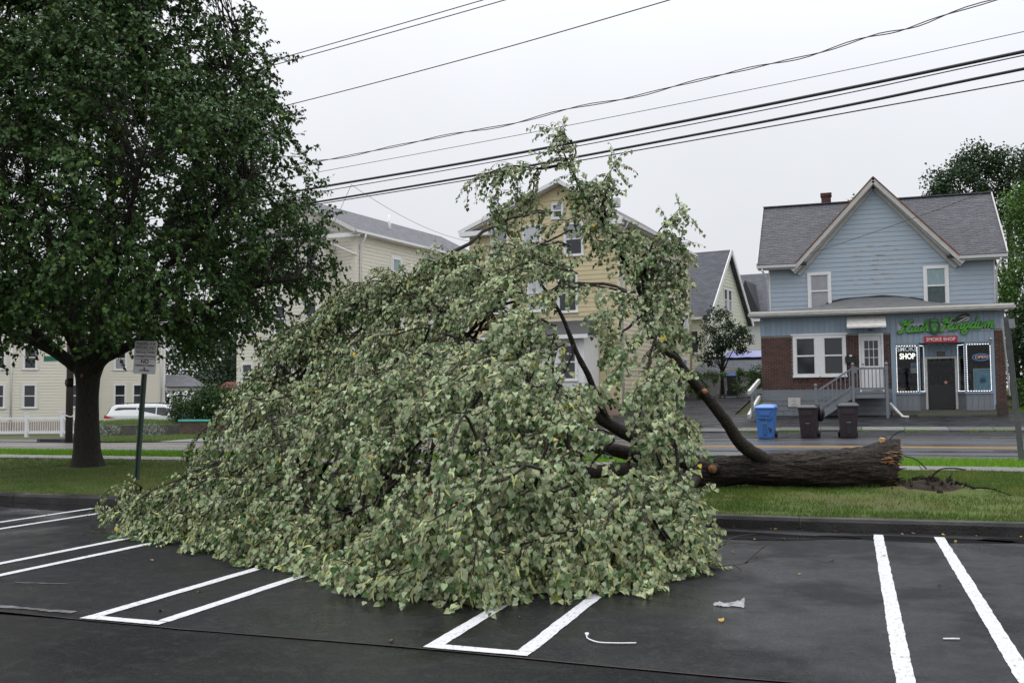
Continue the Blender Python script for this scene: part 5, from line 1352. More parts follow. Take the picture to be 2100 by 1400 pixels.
bin_('wheeled_bin', -2.70, 33.25, R(-6), M_BINB, M_BINL, 'blue wheeled bin with 682 painted on its front', 1.0, mark682)
bin_('wheeled_bin', -1.37, 33.3, R(-8), M_BINM, M_BINK, 'dark maroon bin with a black sack behind its lid, next to the blue bin', 0.98)
bin_('wheeled_bin', -0.12, 33.35, R(4), M_BINM, M_BINK, 'dark maroon bin in front of the wooden steps, farthest from the blue bin', 1.02)
SK = empty('rubbish_sack', (-0.98, 33.85, 1.0), 0, 'black sack bulging from the back of the maroon bin', 'sack')
b = MB(); n, k_ = 10, 6
vs_ = []
for j in range(k_ + 1):
    t = math.pi * j / k_
    for i in range(n):
        a = 2 * math.pi * i / n; rr = 0.19 * math.sin(t) * (1 + 0.25 * noise.noise((math.cos(a) * 2, math.sin(a) * 2, j)))
        vs_.append((rr * math.cos(a) * 0.7, rr * math.sin(a), -0.26 * math.cos(t)))
b.add(vs_, [(j * n + i, j * n + (i + 1) % n, (j + 1) * n + (i + 1) % n, (j + 1) * n + i) for j in range(k_) for i in range(n)], True); b.build('bag', mat('sack_black', (0.008, 0.008, 0.009), 0.25, bump=0.8, bscale=12), SK)

# wooden utility pole at the left with a street name plate, poles carry the wires
UP = empty('utility_pole', (-31.34, 33.9, 0.0), 0, 'brown wooden utility pole behind the standing tree', 'utility pole')
MB().tube([(0, 0, -0.3), (0.02, 0, 5), (0.05, 0, 14.2)], [0.15, 0.14, 0.11], 10).build('pole', mat('pole_wood', (0.06, 0.048, 0.04), 0.8, col2=(0.035, 0.028, 0.024), scale=4, stretch=(6, 6, 0.4), bump=0.5), UP)
MB().bar((-0.15, -1.2, 13.3), (-0.15, 1.2, 13.3), 0.1, 0.12).build('cross_arm', MATS['pole_wood'], UP)
for y_ in (-1.0, 1.0): MB().tube([(-0.15, y_, 13.36), (-0.15, y_, 13.5)], [0.05, 0.035], 8).build('insulator', M_GREYP, UP)
b = MB().tube([(0.16 * math.cos(a), 0.16 * math.sin(a), 1.0 + 0.03 * math.sin(3 * a)) for a in np.linspace(0, 2 * math.pi, 17)], 0.02, 5, cap=False); b.build('tape_band', M_WHITE, UP)
SN = empty('street_name_sign', (-32.0, 33.6, 3.32), 0, 'small green street name plate by the utility pole', 'sign')
b = MB(); b.box(-0.45, 0.55, -0.015, 0.0, 0, 0.22); b.build('plate', mat('street_green', (0.01, 0.12, 0.075), 0.4), SN)
text('lettering', 'ST', 0.17, (0.38, -0.018, 0.11), M_WHITE, SN, extrude=0.001)
q = MB().bar((0.53, 0.0, 0.11), (0.60, 0.22, 0.11), 0.04); q.build('bracket', M_METAL, SN)

# white picket fence at the far left
PF = empty('picket_fence', (-34.0, 37.2, 0.0), 0, 'white vinyl picket fence at the far left', 'fence')
posts = [(-7.5, -2.2), (-4.84, -0.8), (-2.97, 0.1), (-1.43, 0.7), (0.1, 1.1)]
fz = lambda x, y: gz(-34.0 + x, 37.2 + y) + 0.10
for (x, y) in posts:
    b = MB(); b.box(-0.07, 0.07, -0.07, 0.07, 0, 1.12); b.box(-0.09, 0.09, -0.09, 0.09, 1.12, 1.17); b.build('post', M_WHITE, PF, (x, y, fz(x, y)))
for (a, c) in zip(posts[:-1], posts[1:]):
    for zq, hh in ((0.22, 0.13), (0.86, 0.08)): MB().bar((a[0] + 0.07, a[1], fz(*a) + zq), (c[0] - 0.07, c[1], fz(*c) + zq), 0.04, hh).build('rail', M_WHITE, PF)
    n = int(math.hypot(c[0] - a[0], c[1] - a[1]) / 0.11)
    for k in range(n):
        t = (k + 0.7) / (n + 0.4); x, y = lerp(a[0], c[0], t), lerp(a[1], c[1], t); z = lerp(fz(*a), fz(*c), t)
        link('picket', unit('box', M_WHITE), PF, (x - 0.02, y + 0.022, z + 0.18), None, (0.022, 0.02, 0.80))
# concrete retaining wall and brick wall with teal cap
RW = empty('retaining_wall', (-34.9, 39.0, 0.0), R(1), 'low dark concrete retaining wall in front of the white van', 'wall')
M_DCONC = mat('dark_concrete', (0.085, 0.078, 0.07), 0.8, col2=(0.05, 0.047, 0.042), scale=2.5, bump=0.5)
for k in range(3):
    b = MB(); b.box(k * 1.9, k * 1.9 + 1.89, 0, 0.25, -0.3, 0.46 + 0.02 * k); b.build('wall_length', M_DCONC, RW, bevel=0.02)
BW = empty('brick_wall', (-29.2, 38.4, 0.0), R(2.0), 'low brick wall with teal cap below the dark hedge', 'wall')
b = MB(); b.box(0.01, 9.0, 0.012, 0.25, -0.4, 0.66); b.build('core', mat('wall_mortar', (0.10, 0.085, 0.075), 0.9), BW)
M_OBR = mat('old_brick', (0.15, 0.095, 0.07), 0.8, col2=(0.055, 0.045, 0.04), scale=1.3, objvar=0.4, bump=0.3)
bl = []
for r_ in range(14):
    x = -0.10 if r_ % 2 else 0.0
    while x < 9.0:
        bl.append((max(x, 0) , min(x + 0.205, 9.0), 0.0 + random.uniform(-0.003, 0.003), 0.05, -0.28 + r_ * 0.068, -0.28 + r_ * 0.068 + 0.057)); x += 0.215
bl.sort(key=lambda q: q[0] if q[4] > -0.05 else 99)
pieces('brick', 'brick_field', bl, BW, M_OBR, M_OBR)
for k in range(9):
    b = MB(); b.box(-0.05 + k * 1.0, 0.945 + k * 1.0, -0.06, 0.32, 0.661, 0.745); b.build('cap_stone', MATS['teal_paint'], BW, bevel=0.01)
CBs = empty('catch_basin', (-32.4, 34.0, 0.0), 0, 'dark street drain opening at the far kerb', 'drain')
b = MB(); b.box(-0.75, 0.75, 0, 0.7, -0.1, 0.05); b.build('hood', M_DCONC, CBs, bevel=0.02)
b = MB(); b.box(-0.55, 0.5, -0.02, -0.001, -0.14, 0.005); b.build('opening', M_BLACK, CBs)
# kerb wall at the right of the shop apron
KW = empty('edging_wall', (5.6, 36.5, 0.5), R(-8), 'low mossy concrete edging beside the shop apron', 'wall')
b = MB(); b.box(0, 0.35, 0, 4.2, -0.3, 0.28); b.build('edging', MATS['mossy_concrete'], KW, bevel=0.03)

# white people carrier
VN = empty('parked_van', (-37.6, 47.2, -0.32), R(24), 'white people carrier parked before the cream house behind the standing tree', 'car')
M_CARW = mat('car_white', (0.72, 0.73, 0.74), 0.2, coat=0.6)
M_CARG = mat('car_glass', (0.012, 0.014, 0.016), 0.04, spec=0.7)
# side profile (x forward = +x), z up
prof = [(-2.5, 0.35), (-2.53, 0.75), (-2.46, 1.0), (-2.36, 1.15), (-2.15, 1.58), (-1.95, 1.73), (-0.6, 1.79), (0.6, 1.74), (1.1, 1.58), (1.75, 1.12), (2.2, 1.03), (2.5, 0.86), (2.56, 0.55), (2.5, 0.30)]
def half(z): return 0.98 - 0.02 * abs(z - 0.8) - (0.20 * clamp((z - 1.05) / 0.75) ** 1.2)
b = MB(); n = len(prof); vs_ = []
for s_ in (-1, 1):
    for (x, z) in prof: vs_.append((x, s_ * half(z), z))
fs_ = [tuple(range(n)), tuple(range(2 * n - 1, n - 1, -1))] + [(i, n + i, n + (i + 1) % n, (i + 1) % n) for i in range(n)]
b.add(vs_, fs_); vb = b.build('body', M_CARW, VN, bevel=0.05)
def side_glass(pts):
    b = MB()
    b.add([(x, -half(z) - 0.012, z) for x, z in pts] , [tuple(range(len(pts)))]); return b.build('side_window', M_CARG, VN)
side_glass([(-2.0, 1.14), (-0.75, 1.12), (-0.75, 1.58), (-1.75, 1.58), (-1.92, 1.50)]); side_glass([(-0.70, 1.12), (0.30, 1.10), (0.30, 1.58), (-0.70, 1.58)]); side_glass([(0.36, 1.10), (1.45, 1.10), (1.05, 1.45), (0.78, 1.57), (0.36, 1.58)])
b = MB(); b.add([(-2.38, -0.80, 1.17), (-2.38, 0.80, 1.17), (-2.185, 0.70, 1.56), (-2.185, -0.70, 1.56)], [(0, 3, 2, 1)]); b.build('rear_window', M_CARG, VN, (-0.035, 0, 0.012))
M_TAIL = mat('tail_red', (0.45, 0.015, 0.015), 0.2, coat=0.5)
for s_ in (-1, 1):
    b = MB(); b.prism([(-2.44, 1.16), (-2.47, 1.0), (-2.25, 0.98), (-1.86, 1.02), (-2.2, 1.08)], min(s_ * 0.93, s_ * 1.0), max(s_ * 0.93, s_ * 1.0)); b.box(-2.49, -2.44, min(s_ * 0.62, s_ * 0.95), max(s_ * 0.62, s_ * 0.95), 0.96, 1.12); b.build('tail_light', M_TAIL, VN)
    b = MB().tube([(-1.7, s_ * 0.66, 1.77), (-1.6, s_ * 0.66, 1.83), (0.4, s_ * 0.66, 1.83), (0.5, s_ * 0.66, 1.77)], 0.022, 6); b.build('roof_rail', M_BLACK, VN)
    for x_ in (-1.45, 1.5):
        w = MB().tube([(x_, s_ * 0.78, 0.33), (x_, s_ * 0.99, 0.33)], 0.33, 18); w = w.build('wheel', M_BLACK, VN); q = MB().tube([(x_, s_ * 0.985, 0.33), (x_, s_ * 0.995, 0.33)], 0.2, 14); q.build('rim', M_METAL, w)
b = MB(); b.box(1.0, 1.18, -1.16, -0.99, 1.08, 1.24); b.build('mirror', M_CARW, VN, bevel=0.03)
b = MB(); b.box(-2.56, -2.54, -0.26, 0.26, 0.62, 0.76); b.build('number_plate', mat('plate_blue', (0.3, 0.38, 0.45), 0.4), VN)
b = MB(); b.box(-2.60, -2.40, -0.9, 0.9, 0.30, 0.50); b.build('bumper', M_CARW, VN, bevel=0.03)
# dark car nose half hidden by the hedge
PC = empty('parked_car', (-34.6, 50.5, -0.3), R(95), 'dark car mostly hidden behind the hedge', 'car')
prof2 = [(-2.2, 0.3), (-2.22, 0.75), (-2.0, 0.92), (-1.5, 0.98), (-1.0, 1.38), (0.2, 1.42), (0.9, 1.0), (1.9, 0.85), (2.2, 0.6), (2.2, 0.3)]
b = MB(); n = len(prof2)
vs_ = [(x, s_ * (0.88 - 0.2 * clamp((z - 0.9) / 0.5)), z) for s_ in (-1, 1) for x, z in prof2]
b.add(vs_, [tuple(range(n)), tuple(range(2 * n - 1, n - 1, -1))] + [(i, n + i, n + (i + 1) % n, (i + 1) % n) for i in range(n)]); b.build('body', mat('car_dark', (0.02, 0.022, 0.026), 0.25, coat=0.5), PC, bevel=0.05)
for s_ in (-1, 1):
    b = MB(); b.box(-2.24, -2.15, min(s_ * 0.6, s_ * 0.85), max(s_ * 0.6, s_ * 0.85), 0.72, 0.86); b.build('tail_light', M_TAIL, PC)
    for x_ in (-1.35, 1.35): MB().tube([(x_, s_ * 0.7, 0.31), (x_, s_ * 0.9, 0.31)], 0.31, 14).build('wheel', M_BLACK, PC)

# chain-link fence with posts behind the drive, bins behind it
CF = empty('chain_fence', (-7.9, 50.2, 0), 0, 'dark chain-link fence overgrown with vines at the end of the drive', 'fence')
for k in range(6):
    x = k * 0.85; MB().tube([(x, 0, 1.3), (x, 0, 2.78)], 0.035, 6).build('post', M_METAL, CF)
for zq in (1.55, 2.75): MB().tube([(0, 0, zq), (4.25, 0, zq)], 0.022, 6).build('rail', M_METAL, CF)
b = MB()
for k in range(-14, 44):
    x = k * 0.1
    for d in (-1, 1):
        xa, xb = (x, x + 1.2) if d > 0 else (x + 1.2, x)
        za, zb = 1.55, 2.75
        t0, t1 = clamp((0 - xa) / (xb - xa)) if d > 0 else clamp((4.25 - xa) / (xb - xa)), clamp((4.25 - xa) / (xb - xa)) if d > 0 else clamp((0 - xa) / (xb - xa))
        if t1 - t0 > 0.02: b.bar((lerp(xa, xb, t0), 0.004 * d, lerp(za, zb, t0)), (lerp(xa, xb, t1), 0.004 * d, lerp(za, zb, t1)), 0.006)
b.build('mesh', mat('fence_wire', (0.03, 0.03, 0.03), 0.5), CF)['kind'] = 'stuff'
e = bin_('wheeled_bin', -5.75, 51.9, R(10), M_BLACK, M_BINB, 'dark bin with blue lid standing behind the chain-link fence'); e['group'] = 'bins behind the fence'

# ================================================================== overhead wires: from the pole at the left across the street
def wire(name, pts, r, label, wav=0.0, strands=1):
    P = smooth_line(pts, 14)
    b = MB()
    if strands == 1:
        b.tube([p + Vector((0, 0, wav * math.sin(i * 0.9))) for i, p in enumerate(P)], r, 5)
    else:
        for s_ in range(strands):
            b.tube([p + Vector((0, 0.03 * math.cos(i * 0.8 + s_ * 2.1), 0.03 * math.sin(i * 0.8 + s_ * 2.1) + wav * math.sin(i * 0.55))) for i, p in enumerate(P)], r, 5)
    o = b.build(name, mat('wire_black', (0.012, 0.012, 0.014), 0.6), None)
    return tag(o, label, 'wire', 'overhead wires')
def run(zs):
    """plan line of the wires: pole at (-30.5, 33) to a pole off to the right near (6, 22.5) and beyond"""
    xs = [-31.3, -23.0, -16.4, -9.9, -4.2, 0.1, 3.65, 12.0, 22.0]
    return [(x, 33.0 + (x + 30.5) * (22.5 - 33.0) / 36.5, z) for x, z in zip(xs, zs)]
wire('power_wire', run([13.55, 13.45, 13.40, 13.38, 13.39, 13.42, 13.46, 13.6, 13.9]), 0.016, 'upper of the two thin wires at the top of the sky')
wire('power_wire', run([13.45, 13.30, 13.22, 13.19, 13.20, 13.24, 13.29, 13.4, 13.7]), 0.016, 'lower of the two thin wires at the top of the sky')
wire('power_wire', run([11.9, 11.75, 11.70, 11.76, 11.93, 12.1, 12.25, 12.6, 13.1]), 0.016, 'single straight wire below the top pair')
wire('twisted_cable', run([9.9, 9.6, 9.54, 9.52, 9.62, 9.78, 10.11, 10.7, 11.5]), 0.013, 'wavy twisted cable across the sky', 0.03, 2)
wire('phone_wire', run([9.3, 9.2, 9.17, 9.13, 9.14, 9.18, 9.27, 9.5, 9.9]), 0.009, 'thin wire between the twisted cable and the thick cables')
wire('thick_cable', run([8.8, 8.70, 8.65, 8.60, 8.66, 8.74, 8.84, 9.1, 9.5]), 0.042, 'thick black cable bundle crossing behind the treetop')
wire('thin_cable', run([8.7, 8.56, 8.50, 8.48, 8.54, 8.63, 8.76, 9.0, 9.4]), 0.014, 'thin cable hanging just under the upper thick bundle')
wire('thick_cable', run([8.3, 8.2, 8.17, 8.17, 8.25, 8.34, 8.47, 8.7, 9.0]), 0.036, 'lower thick black cable ending above the grey roof')
wire('thin_cable', run([8.2, 8.12, 8.09, 8.07, 8.12, 8.17, 8.22, 8.4, 8.7]), 0.016, 'lowest thin cable below the thick cable')
def drop(a, c, sag, label, r=0.008):
    a, c = Vector(a), Vector(c)
    P = [a.lerp(c, i / 12) - Vector((0, 0, sag * 4 * (i / 12) * (1 - i / 12))) for i in range(13)]
    tag(MB().tube(P, r, 4).build('service_wire', mat('wire_black', (0, 0, 0)), None), label, 'wire', 'service wires to the houses')
drop((12.0, 20.8, 9.0), (-1.5, 42.4, 7.4), 0.25, 'service wire running down to the gable of the blue house', 0.010)
drop((-15.2, 28.6, 8.55), (-16.9, 43.6, 9.0), 0.3, 'thin service wire running to the yellow house')
drop((-15.2, 28.6, 8.55), (-27.0, 46.5, 9.4), 0.3, 'thin service wire running to the cream house')
FALLEN_LIMBS = {
  'T': [(0.59, 15.9, 0.5), (0.06, 15.88, 0.49), (-0.64, 15.82, 0.48), (-1.35, 15.75, 0.48), (-2.01, 15.65, 0.44), (-2.37, 15.55, 0.43)],
  'L2': [(-1.24, 15.7, 0.61), (-1.53, 15.4, 0.84), (-1.78, 15.1, 1.2), (-2.09, 14.8, 1.69), (-2.37, 14.5, 2.13), (-2.68, 14.2, 2.82), (-2.98, 14.0, 3.37), (-3.21, 13.8, 3.92), (-3.48, 13.6, 4.4), (-3.7, 13.4, 4.86), (-3.78, 13.3, 5.12)],
  'L3': [(-2.3, 15.6, 0.53), (-2.92, 14.9, 0.86), (-3.49, 14.2, 1.28), (-4.12, 13.6, 1.74), (-4.79, 13.2, 2.23), (-5.52, 13.0, 2.76), (-6.23, 12.9, 3.12)],
  'L4': [(-2.3, 15.6, 0.45), (-3.31, 15.0, 0.74), (-4.46, 14.2, 0.99), (-5.7, 13.4, 1.09), (-6.96, 12.8, 1.31), (-8.05, 12.6, 1.74)],
  'L5': [(-2.3, 15.6, 0.41), (-3.45, 14.6, 0.51), (-4.95, 13.4, 0.57), (-6.37, 12.4, 0.55), (-7.91, 11.8, 0.41), (-9.2, 11.4, 0.25)],
  'L6': [(-2.28, 15.5, 0.38), (-2.65, 13.5, 0.3), (-3.1, 11.8, 0.27), (-3.88, 10.5, 0.28), (-4.64, 9.6, 0.21), (-5.17, 9.0, 0.07)],
  'L7': [(-2.29, 15.5, 0.35), (-2.24, 13.0, 0.23), (-2.37, 11.2, 0.16), (-2.65, 9.7, 0.12), (-2.95, 8.6, 0.0)],
  'L8': [(-2.31, 15.4, 0.32), (-2.2, 12.4, 0.23), (-1.85, 10.4, 0.1), (-1.47, 9.0, -0.03)],
  'L9': [(-3.37, 14.3, 1.19), (-3.6, 13.8, 1.98), (-3.89, 13.6, 2.74), (-4.22, 13.5, 3.38), (-4.62, 13.4, 3.95)],
  'L10': [(-2.37, 14.5, 2.13), (-2.66, 13.9, 2.45), (-2.7, 13.6, 3.04), (-2.48, 13.4, 3.75), (-2.15, 13.3, 4.11)],
  'L11': [(-4.12, 13.6, 1.74), (-4.64, 13.4, 2.41), (-5.04, 13.3, 3.11), (-5.41, 13.3, 3.7)],
  'L12': [(-3.74, 13.4, 4.9), (-4.07, 13.3, 4.83), (-4.47, 13.2, 4.88), (-4.8, 13.1, 4.8), (-5.02, 13.0, 4.62)],
  'L13': [(-3.21, 13.8, 3.92), (-3.31, 13.7, 4.47), (-3.19, 13.6, 4.72), (-3.02, 13.5, 4.86)],
  'L14': [(-3.7, 13.4, 4.86), (-3.57, 13.3, 5.07), (-3.68, 13.2, 5.26), (-3.86, 13.1, 5.34)]}
BOUGH_TIPS = [(-9.04,11.05,0.3),(-8.83,10.42,0.19),(-7.82,9.75,0.2),(-8.25,10.67,0.43),(-7.48,10.09,0.38),(-8,11.22,1.1),(-6.88,9.72,0.43),(-7.59,11.29,1.63),(-7.08,10.38,1.32),(-6.86,10.26,0.95),
(-5.74,8.5,0.41),(-5.79,8.67,0.31),(-7.87,12.38,2.43),(-7.68,11.71,2.05),(-7.1,10.72,1.57),(-6.58,9.89,1.19),(-6.38,9.69,1.02),(-5.92,8.93,0.31),(-5.61,8.56,0.11),(-7.44,11.95,2.32),
(-6.49,10.83,1.75),(-6.92,11.15,1.71),(-6.01,9.98,1.33),(-5.52,9.08,1),(-5.34,8.56,0.28),(-7.09,12.43,2.37),(-6.72,11.56,2.09),(-6.07,10.7,1.75),(-5.93,10.34,1.54),(-5.46,9.48,1.2),
(-4.88,8.24,0.34),(-6.23,11.09,2.12),(-5.99,11,2.03),(-5.37,9.83,1.45),(-4.92,9.14,1.28),(-5.01,9.18,1.03),(-3.95,7.41,0.22),(-6.36,12.69,3.21),(-6.12,12.22,2.79),(-6.38,12.08,2.39),
(-5.89,11.65,2.23),(-5.05,9.96,1.78),(-4.76,9.5,1.49),(-4.47,8.74,1.17),(-4.35,8.57,1.01),(-4.11,7.73,0.29),(-3.92,7.69,0.12),(-6.04,12.77,3.05),(-5.16,10.64,1.86),(-4.66,9.82,1.63),
(-4.49,9.44,1.2),(-3.61,7.5,0.57),(-3.75,7.52,0.34),(-3.33,7.04,0.22),(-5.69,12.66,3.52),(-5.93,12.7,3.1),(-5.35,11.81,2.58),(-4.38,9.81,1.65),(-4.21,9.04,1.52),(-3.46,7.7,0.62),
(-3.12,6.92,0.53),(-3.23,7.27,0.21),(-5.36,13.03,3.65),(-4.85,11.7,3.15),(-5.27,12.22,3.01),(-4.53,10.66,2.09),(-4.67,10.79,1.82),(-3.95,9.11,1.56),(-3.78,8.81,1.32),(-3.09,7.09,0.55),
(-3.29,7.68,0.24),(-3.12,7.48,0.14),(-4.79,11.82,3.22),(-4.39,11.25,2.75),(-4.73,11.71,2.78),(-4.24,10.45,2.01),(-4.04,9.95,1.77),(-3.39,8.63,1.42),(-3.28,8.39,0.74),(-2.81,7.03,0.67),
(-3.13,7.72,0.4),(-2.71,7.04,0.32),(-4.56,12.55,3.62),(-4.39,12.32,3.42),(-4.21,11.52,2.97),(-3.88,10.92,2.45),(-4.02,11.31,2.16),(-3.35,9.6,1.77),(-3.18,8.99,1.6),(-3.25,8.72,1.39),
(-3.22,8.6,0.9),(-2.84,7.87,0.77),(-2.77,7.51,0.65),(-2.57,7.29,0.13),(-4.02,11.67,3.14),(-3.56,10.67,2.39),(-3.61,10.62,2.3),(-3.27,9.58,1.5),(-3.19,9.64,1.39),(-2.92,8.72,1.26),
(-2.74,8.35,0.85),(-2.73,8.02,0.71),(-2.54,7.5,0.2),(-3.37,11.26,2.81),(-3.03,9.55,1.53),(-2.86,9.71,1.28),(-2.89,9.55,1.15),(-2.59,8.25,0.82),(-2.68,8.37,0.72),(-2.38,8.05,0.43),
(-2.54,7.99,0.26),(-2.62,9.53,1.5),(-2.59,8.97,1.37),(-2.42,8.51,0.41),(-2.28,7.96,0.31),(-2.19,7.54,0.27),(-3.49,13.58,4.02),(-2.84,11.59,2.62),(-2.36,9.01,0.59),(-2.07,8.11,0.52),
(-1.96,8.01,0.27),(-2,7.94,0.18),(-3.1,13.38,3.8),(-2.74,13.22,3.31),(-2.36,10.49,1.86),(-2.07,9.85,1.6),(-2.34,12.89,2.75),(-1.97,10.61,1.53),(-1.87,9.95,1.26),(-1.78,8.75,0.66),
(-1.65,8.55,0.39),(-1.65,8.17,0.17),(-2.14,13.12,2.38),(-2.05,11.25,1.79),(-1.83,10.92,1.49),(-1.86,10.22,1.34),(-1.54,9.63,0.47),(-1.67,10.7,1),(-8.78,11.26,0.16),(-6.46,9.33,0.12),
(-8.41,13.12,2.24),(-8.7,13.16,1.97),(-6.68,10.32,1.15),(-7.01,10.57,0.96),(-6.54,9.85,0.18),(-7.56,12.66,2.23),(-7.05,11.98,1.73),(-6.62,10.9,1.38),(-5.84,10.11,0.88),(-7.3,13.93,3.27),
(-6.13,11.42,1.96),(-6.37,11.44,1.57),(-5.13,9.73,1.01),(-4.79,8.77,0.15),(-5.58,11.26,1.86),(-5.27,10.59,1.42),(-3.9,8.01,0.2),(-6.39,13.61,3.39),(-6.48,13.78,3.14),(-5.43,11.87,2.1),
(-4.66,10.16,1.36),(-4.16,9.58,0.84),(-3.48,7.82,0.37),(-5.56,13.63,3.67),(-5.04,12.81,3.17),(-4.69,12,2.74),(-4.21,10.75,1.89),(-4.16,10.32,1.57),(-3.27,8.14,0.47),(-4.76,12.88,3.35),
(-4.62,12.13,2.78),(-3.76,10.83,1.74),(-3.59,10.1,1.33),(-3.24,8.79,0.86),(-3.08,8.26,0.6),(-4.29,14.42,4.21),(-4.47,14.1,3.75),(-3.24,10.46,1.26),(-2.78,8.79,0.62),(-2.75,8.24,0.15),
(-3.11,10.8,1.5),(-2.82,9.61,0.69),(-3.43,14.39,3.9),(-2.81,12.06,2.18),(-2.32,9.22,0.24),(-2.73,14.17,3.26),(-2.18,12.23,1.72),(-2.06,10.96,1.35),(-1.99,10.15,0.78),(-1.83,9.62,0.56),
(-1.85,9.96,0.35),(-1.69,9.88,0.35),(-11.44,15.21,0.64),(-9.23,13.08,0.52),(-8.75,13.63,1.65),(-7.44,11.96,1.11),(-8.13,15.09,2.92),(-8.6,14.38,2.53),(-7.97,13.53,1.75),(-6.52,11.75,0.41),
(-6.6,11.11,0.23),(-7.22,15,3.22),(-6.78,14.21,2.53),(-6.76,12.63,1.91),(-6.5,12.22,1.18),(-5.42,10.72,0.22),(-6.86,14.86,3.46),(-6.42,13.63,2.26),(-4.92,11.34,1.49),(-4.93,11.93,0.91),
(-3.86,9.26,0.26),(-5.78,16.04,4.68),(-5.23,14.72,3.61),(-4.88,13.31,2.65),(-4.38,11.83,1.62),(-4.32,11.58,1.26),(-4.22,10.37,0.52),(-3.83,9.62,0.1),(-4.34,13.14,2.62),(-3.73,11.85,0.98),
(-3.46,10.91,0.49),(-2.28,12.3,0.94),(-8.73,11.72,0.72),(-8.95,11.99,0.48),(-8.76,12.03,0.75),(-9.28,12.84,0.93),(-8.61,12.14,1.3),(-8.51,11.96,1.43),(-8.94,12.8,1.48),(-8.4,12.23,1.68),
(-8.53,12.53,1.64),(-8.39,12.27,1.65),(-8.1,12.15,1.77),(-8.41,12.69,1.87),(-8.5,13.28,2.45),(-8.23,12.59,1.95),(-8.52,13.34,2.5),(-8.26,13.18,2.34),(-7.96,12.78,2.57),(-7.59,12.47,2.36),
(-7.52,12.7,2.64),(-7.84,12.93,2.65),(-7.9,13.49,2.86),(-7.77,13.29,2.85),(-7.17,12.51,2.78),(-7.53,13.13,2.54),(-7.34,13.25,2.82),(-6.99,12.62,2.91),(-7.08,12.95,3.1),(-7.03,12.86,2.81),
(-6.93,13.1,3.11),(-6.92,13.09,2.83),(-7.03,13.61,3.34),(-6.83,13.42,3.24),(-6.88,13.7,2.99),(-6.47,13.12,3.37),(-6.15,12.9,3.15),(-6.43,13.25,3.4),(-6.48,13.74,3.37),(-6.29,13.64,3.41),
(-6.29,13.74,3.22),(-5.92,13.07,3.21),(-6,13.89,3.66),(-5.92,13.64,3.31),(-5.84,13.57,3.64),(-5.39,12.86,3.38),(-5.38,13.03,3.6),(-5.5,13.27,3.55),(-4.8,13.3,4.47),(-4.51,13.3,4.52),
(-3.66,13.5,4.46),(-3.48,13.5,4.62),(-3.23,13.6,4.45),(-2.24,13.4,3.8),(-2.4,13.5,3.42),(-2.25,13.6,3.29),(-2.69,13.6,3.45),(-2.58,13.7,3.05),(-2.26,14,2.79),(-1.59,10.4,0.21),
(-1.4,9.4,0.12),(-1.49,9.1,0.12),(-1.66,8.8,0.12),(-1.81,8.5,0.12),(-1.69,9.8,0.14),(-1.71,11.4,0.35),(-1.95,8.2,0.12),(-1.82,9.2,0.12),(-9.7,11.2,0.14),(-9.62,11.1,0.36),
(-8.36,9.98,0.11),(-8.46,10.09,0.27),(-7.93,9.65,0.11),(-8.12,9.88,0.22),(-7.61,9.51,0.11),(-7.69,9.6,0.27),(-7.56,9.67,0.11),(-7.36,9.4,0.28),(-7.28,9.42,0.11),(-7.32,9.47,0.26),
(-7.07,9.48,0.11),(-7.07,9.47,0.22),(-6.56,8.97,0.11),(-6.58,9,0.28),(-6.54,9.08,0.11),(-6.61,9.18,0.22),(-6.38,9.2,0.11),(-6.18,8.91,0.23),(-6.18,9.02,0.11),(-5.92,8.64,0.27),
(-5.67,8.55,0.11),(-5.72,8.63,0.24),(-5.45,8.41,0.11),(-5.47,8.44,0.2),(-5.49,8.71,0.11),(-5.37,8.52,0.19),(-5.16,8.39,0.11),(-5.11,8.31,0.24),(-4.97,8.36,0.11),(-4.96,8.33,0.18),
(-4.82,8.26,0.11),(-4.74,8.12,0.21),(-4.54,8.07,0.11),(-4.52,8.03,0.16),(-4.26,7.8,0.11),(-4.36,7.98,0.16),(-4.19,7.82,0.11),(-4.24,7.9,0.17),(-3.92,7.59,0.11),(-3.87,7.5,0.2),
(-3.87,7.65,0.11),(-3.81,7.52,0.2),(-3.66,7.49,0.11),(-3.7,7.56,0.12),(-3.6,7.7,0.11),(-3.47,7.42,0.2),(-3.41,7.49,0.11),(-3.46,7.6,0.13),(-3.35,7.49,0.11),(-3.47,7.76,0.13),
(-3.34,7.8,0.11),(-3.32,7.74,0.16),(-3.16,7.71,0.11),(-3.13,7.63,0.14),(-2.9,7.37,0.11),(-2.86,7.29,0.18),(-2.78,7.23,0.11),(-2.84,7.39,0.18),(-2.75,7.46,0.11),(-2.79,7.59,0.12),
(-2.73,7.6,0.11),(-2.69,7.49,0.18),(-2.57,7.64,0.11),(-2.63,7.81,0.17),(-2.58,7.83,0.11),(-2.64,8.04,0.16),(-2.51,7.93,0.11),(-2.51,7.93,0.2),(-2.41,8.07,0.11),(-2.36,7.93,0.22),
(-2.24,7.95,0.11),(-2.27,8.08,0.21),(-2.2,8.18,0.11),(-2.17,8.1,0.18),(-2.13,8.19,0.11),(-2.09,8.04,0.2),(-2.05,8.24,0.11),(-2.01,8.09,0.21),(-1.87,8.19,0.11),(-1.94,8.49,0.13),
(-1.83,8.35,0.11),(-1.82,8.29,0.18),(-1.7,8.2,0.11),(-1.67,8.08,0.22),(-1.69,8.75,0.11),(-1.71,8.85,0.14),(-1.61,9.09,0.11),(-1.56,8.83,0.21),(-1.55,9.37,0.11),(-1.5,9.07,0.23),
(-1.46,9.21,0.11),(-1.44,9.05,0.2),]

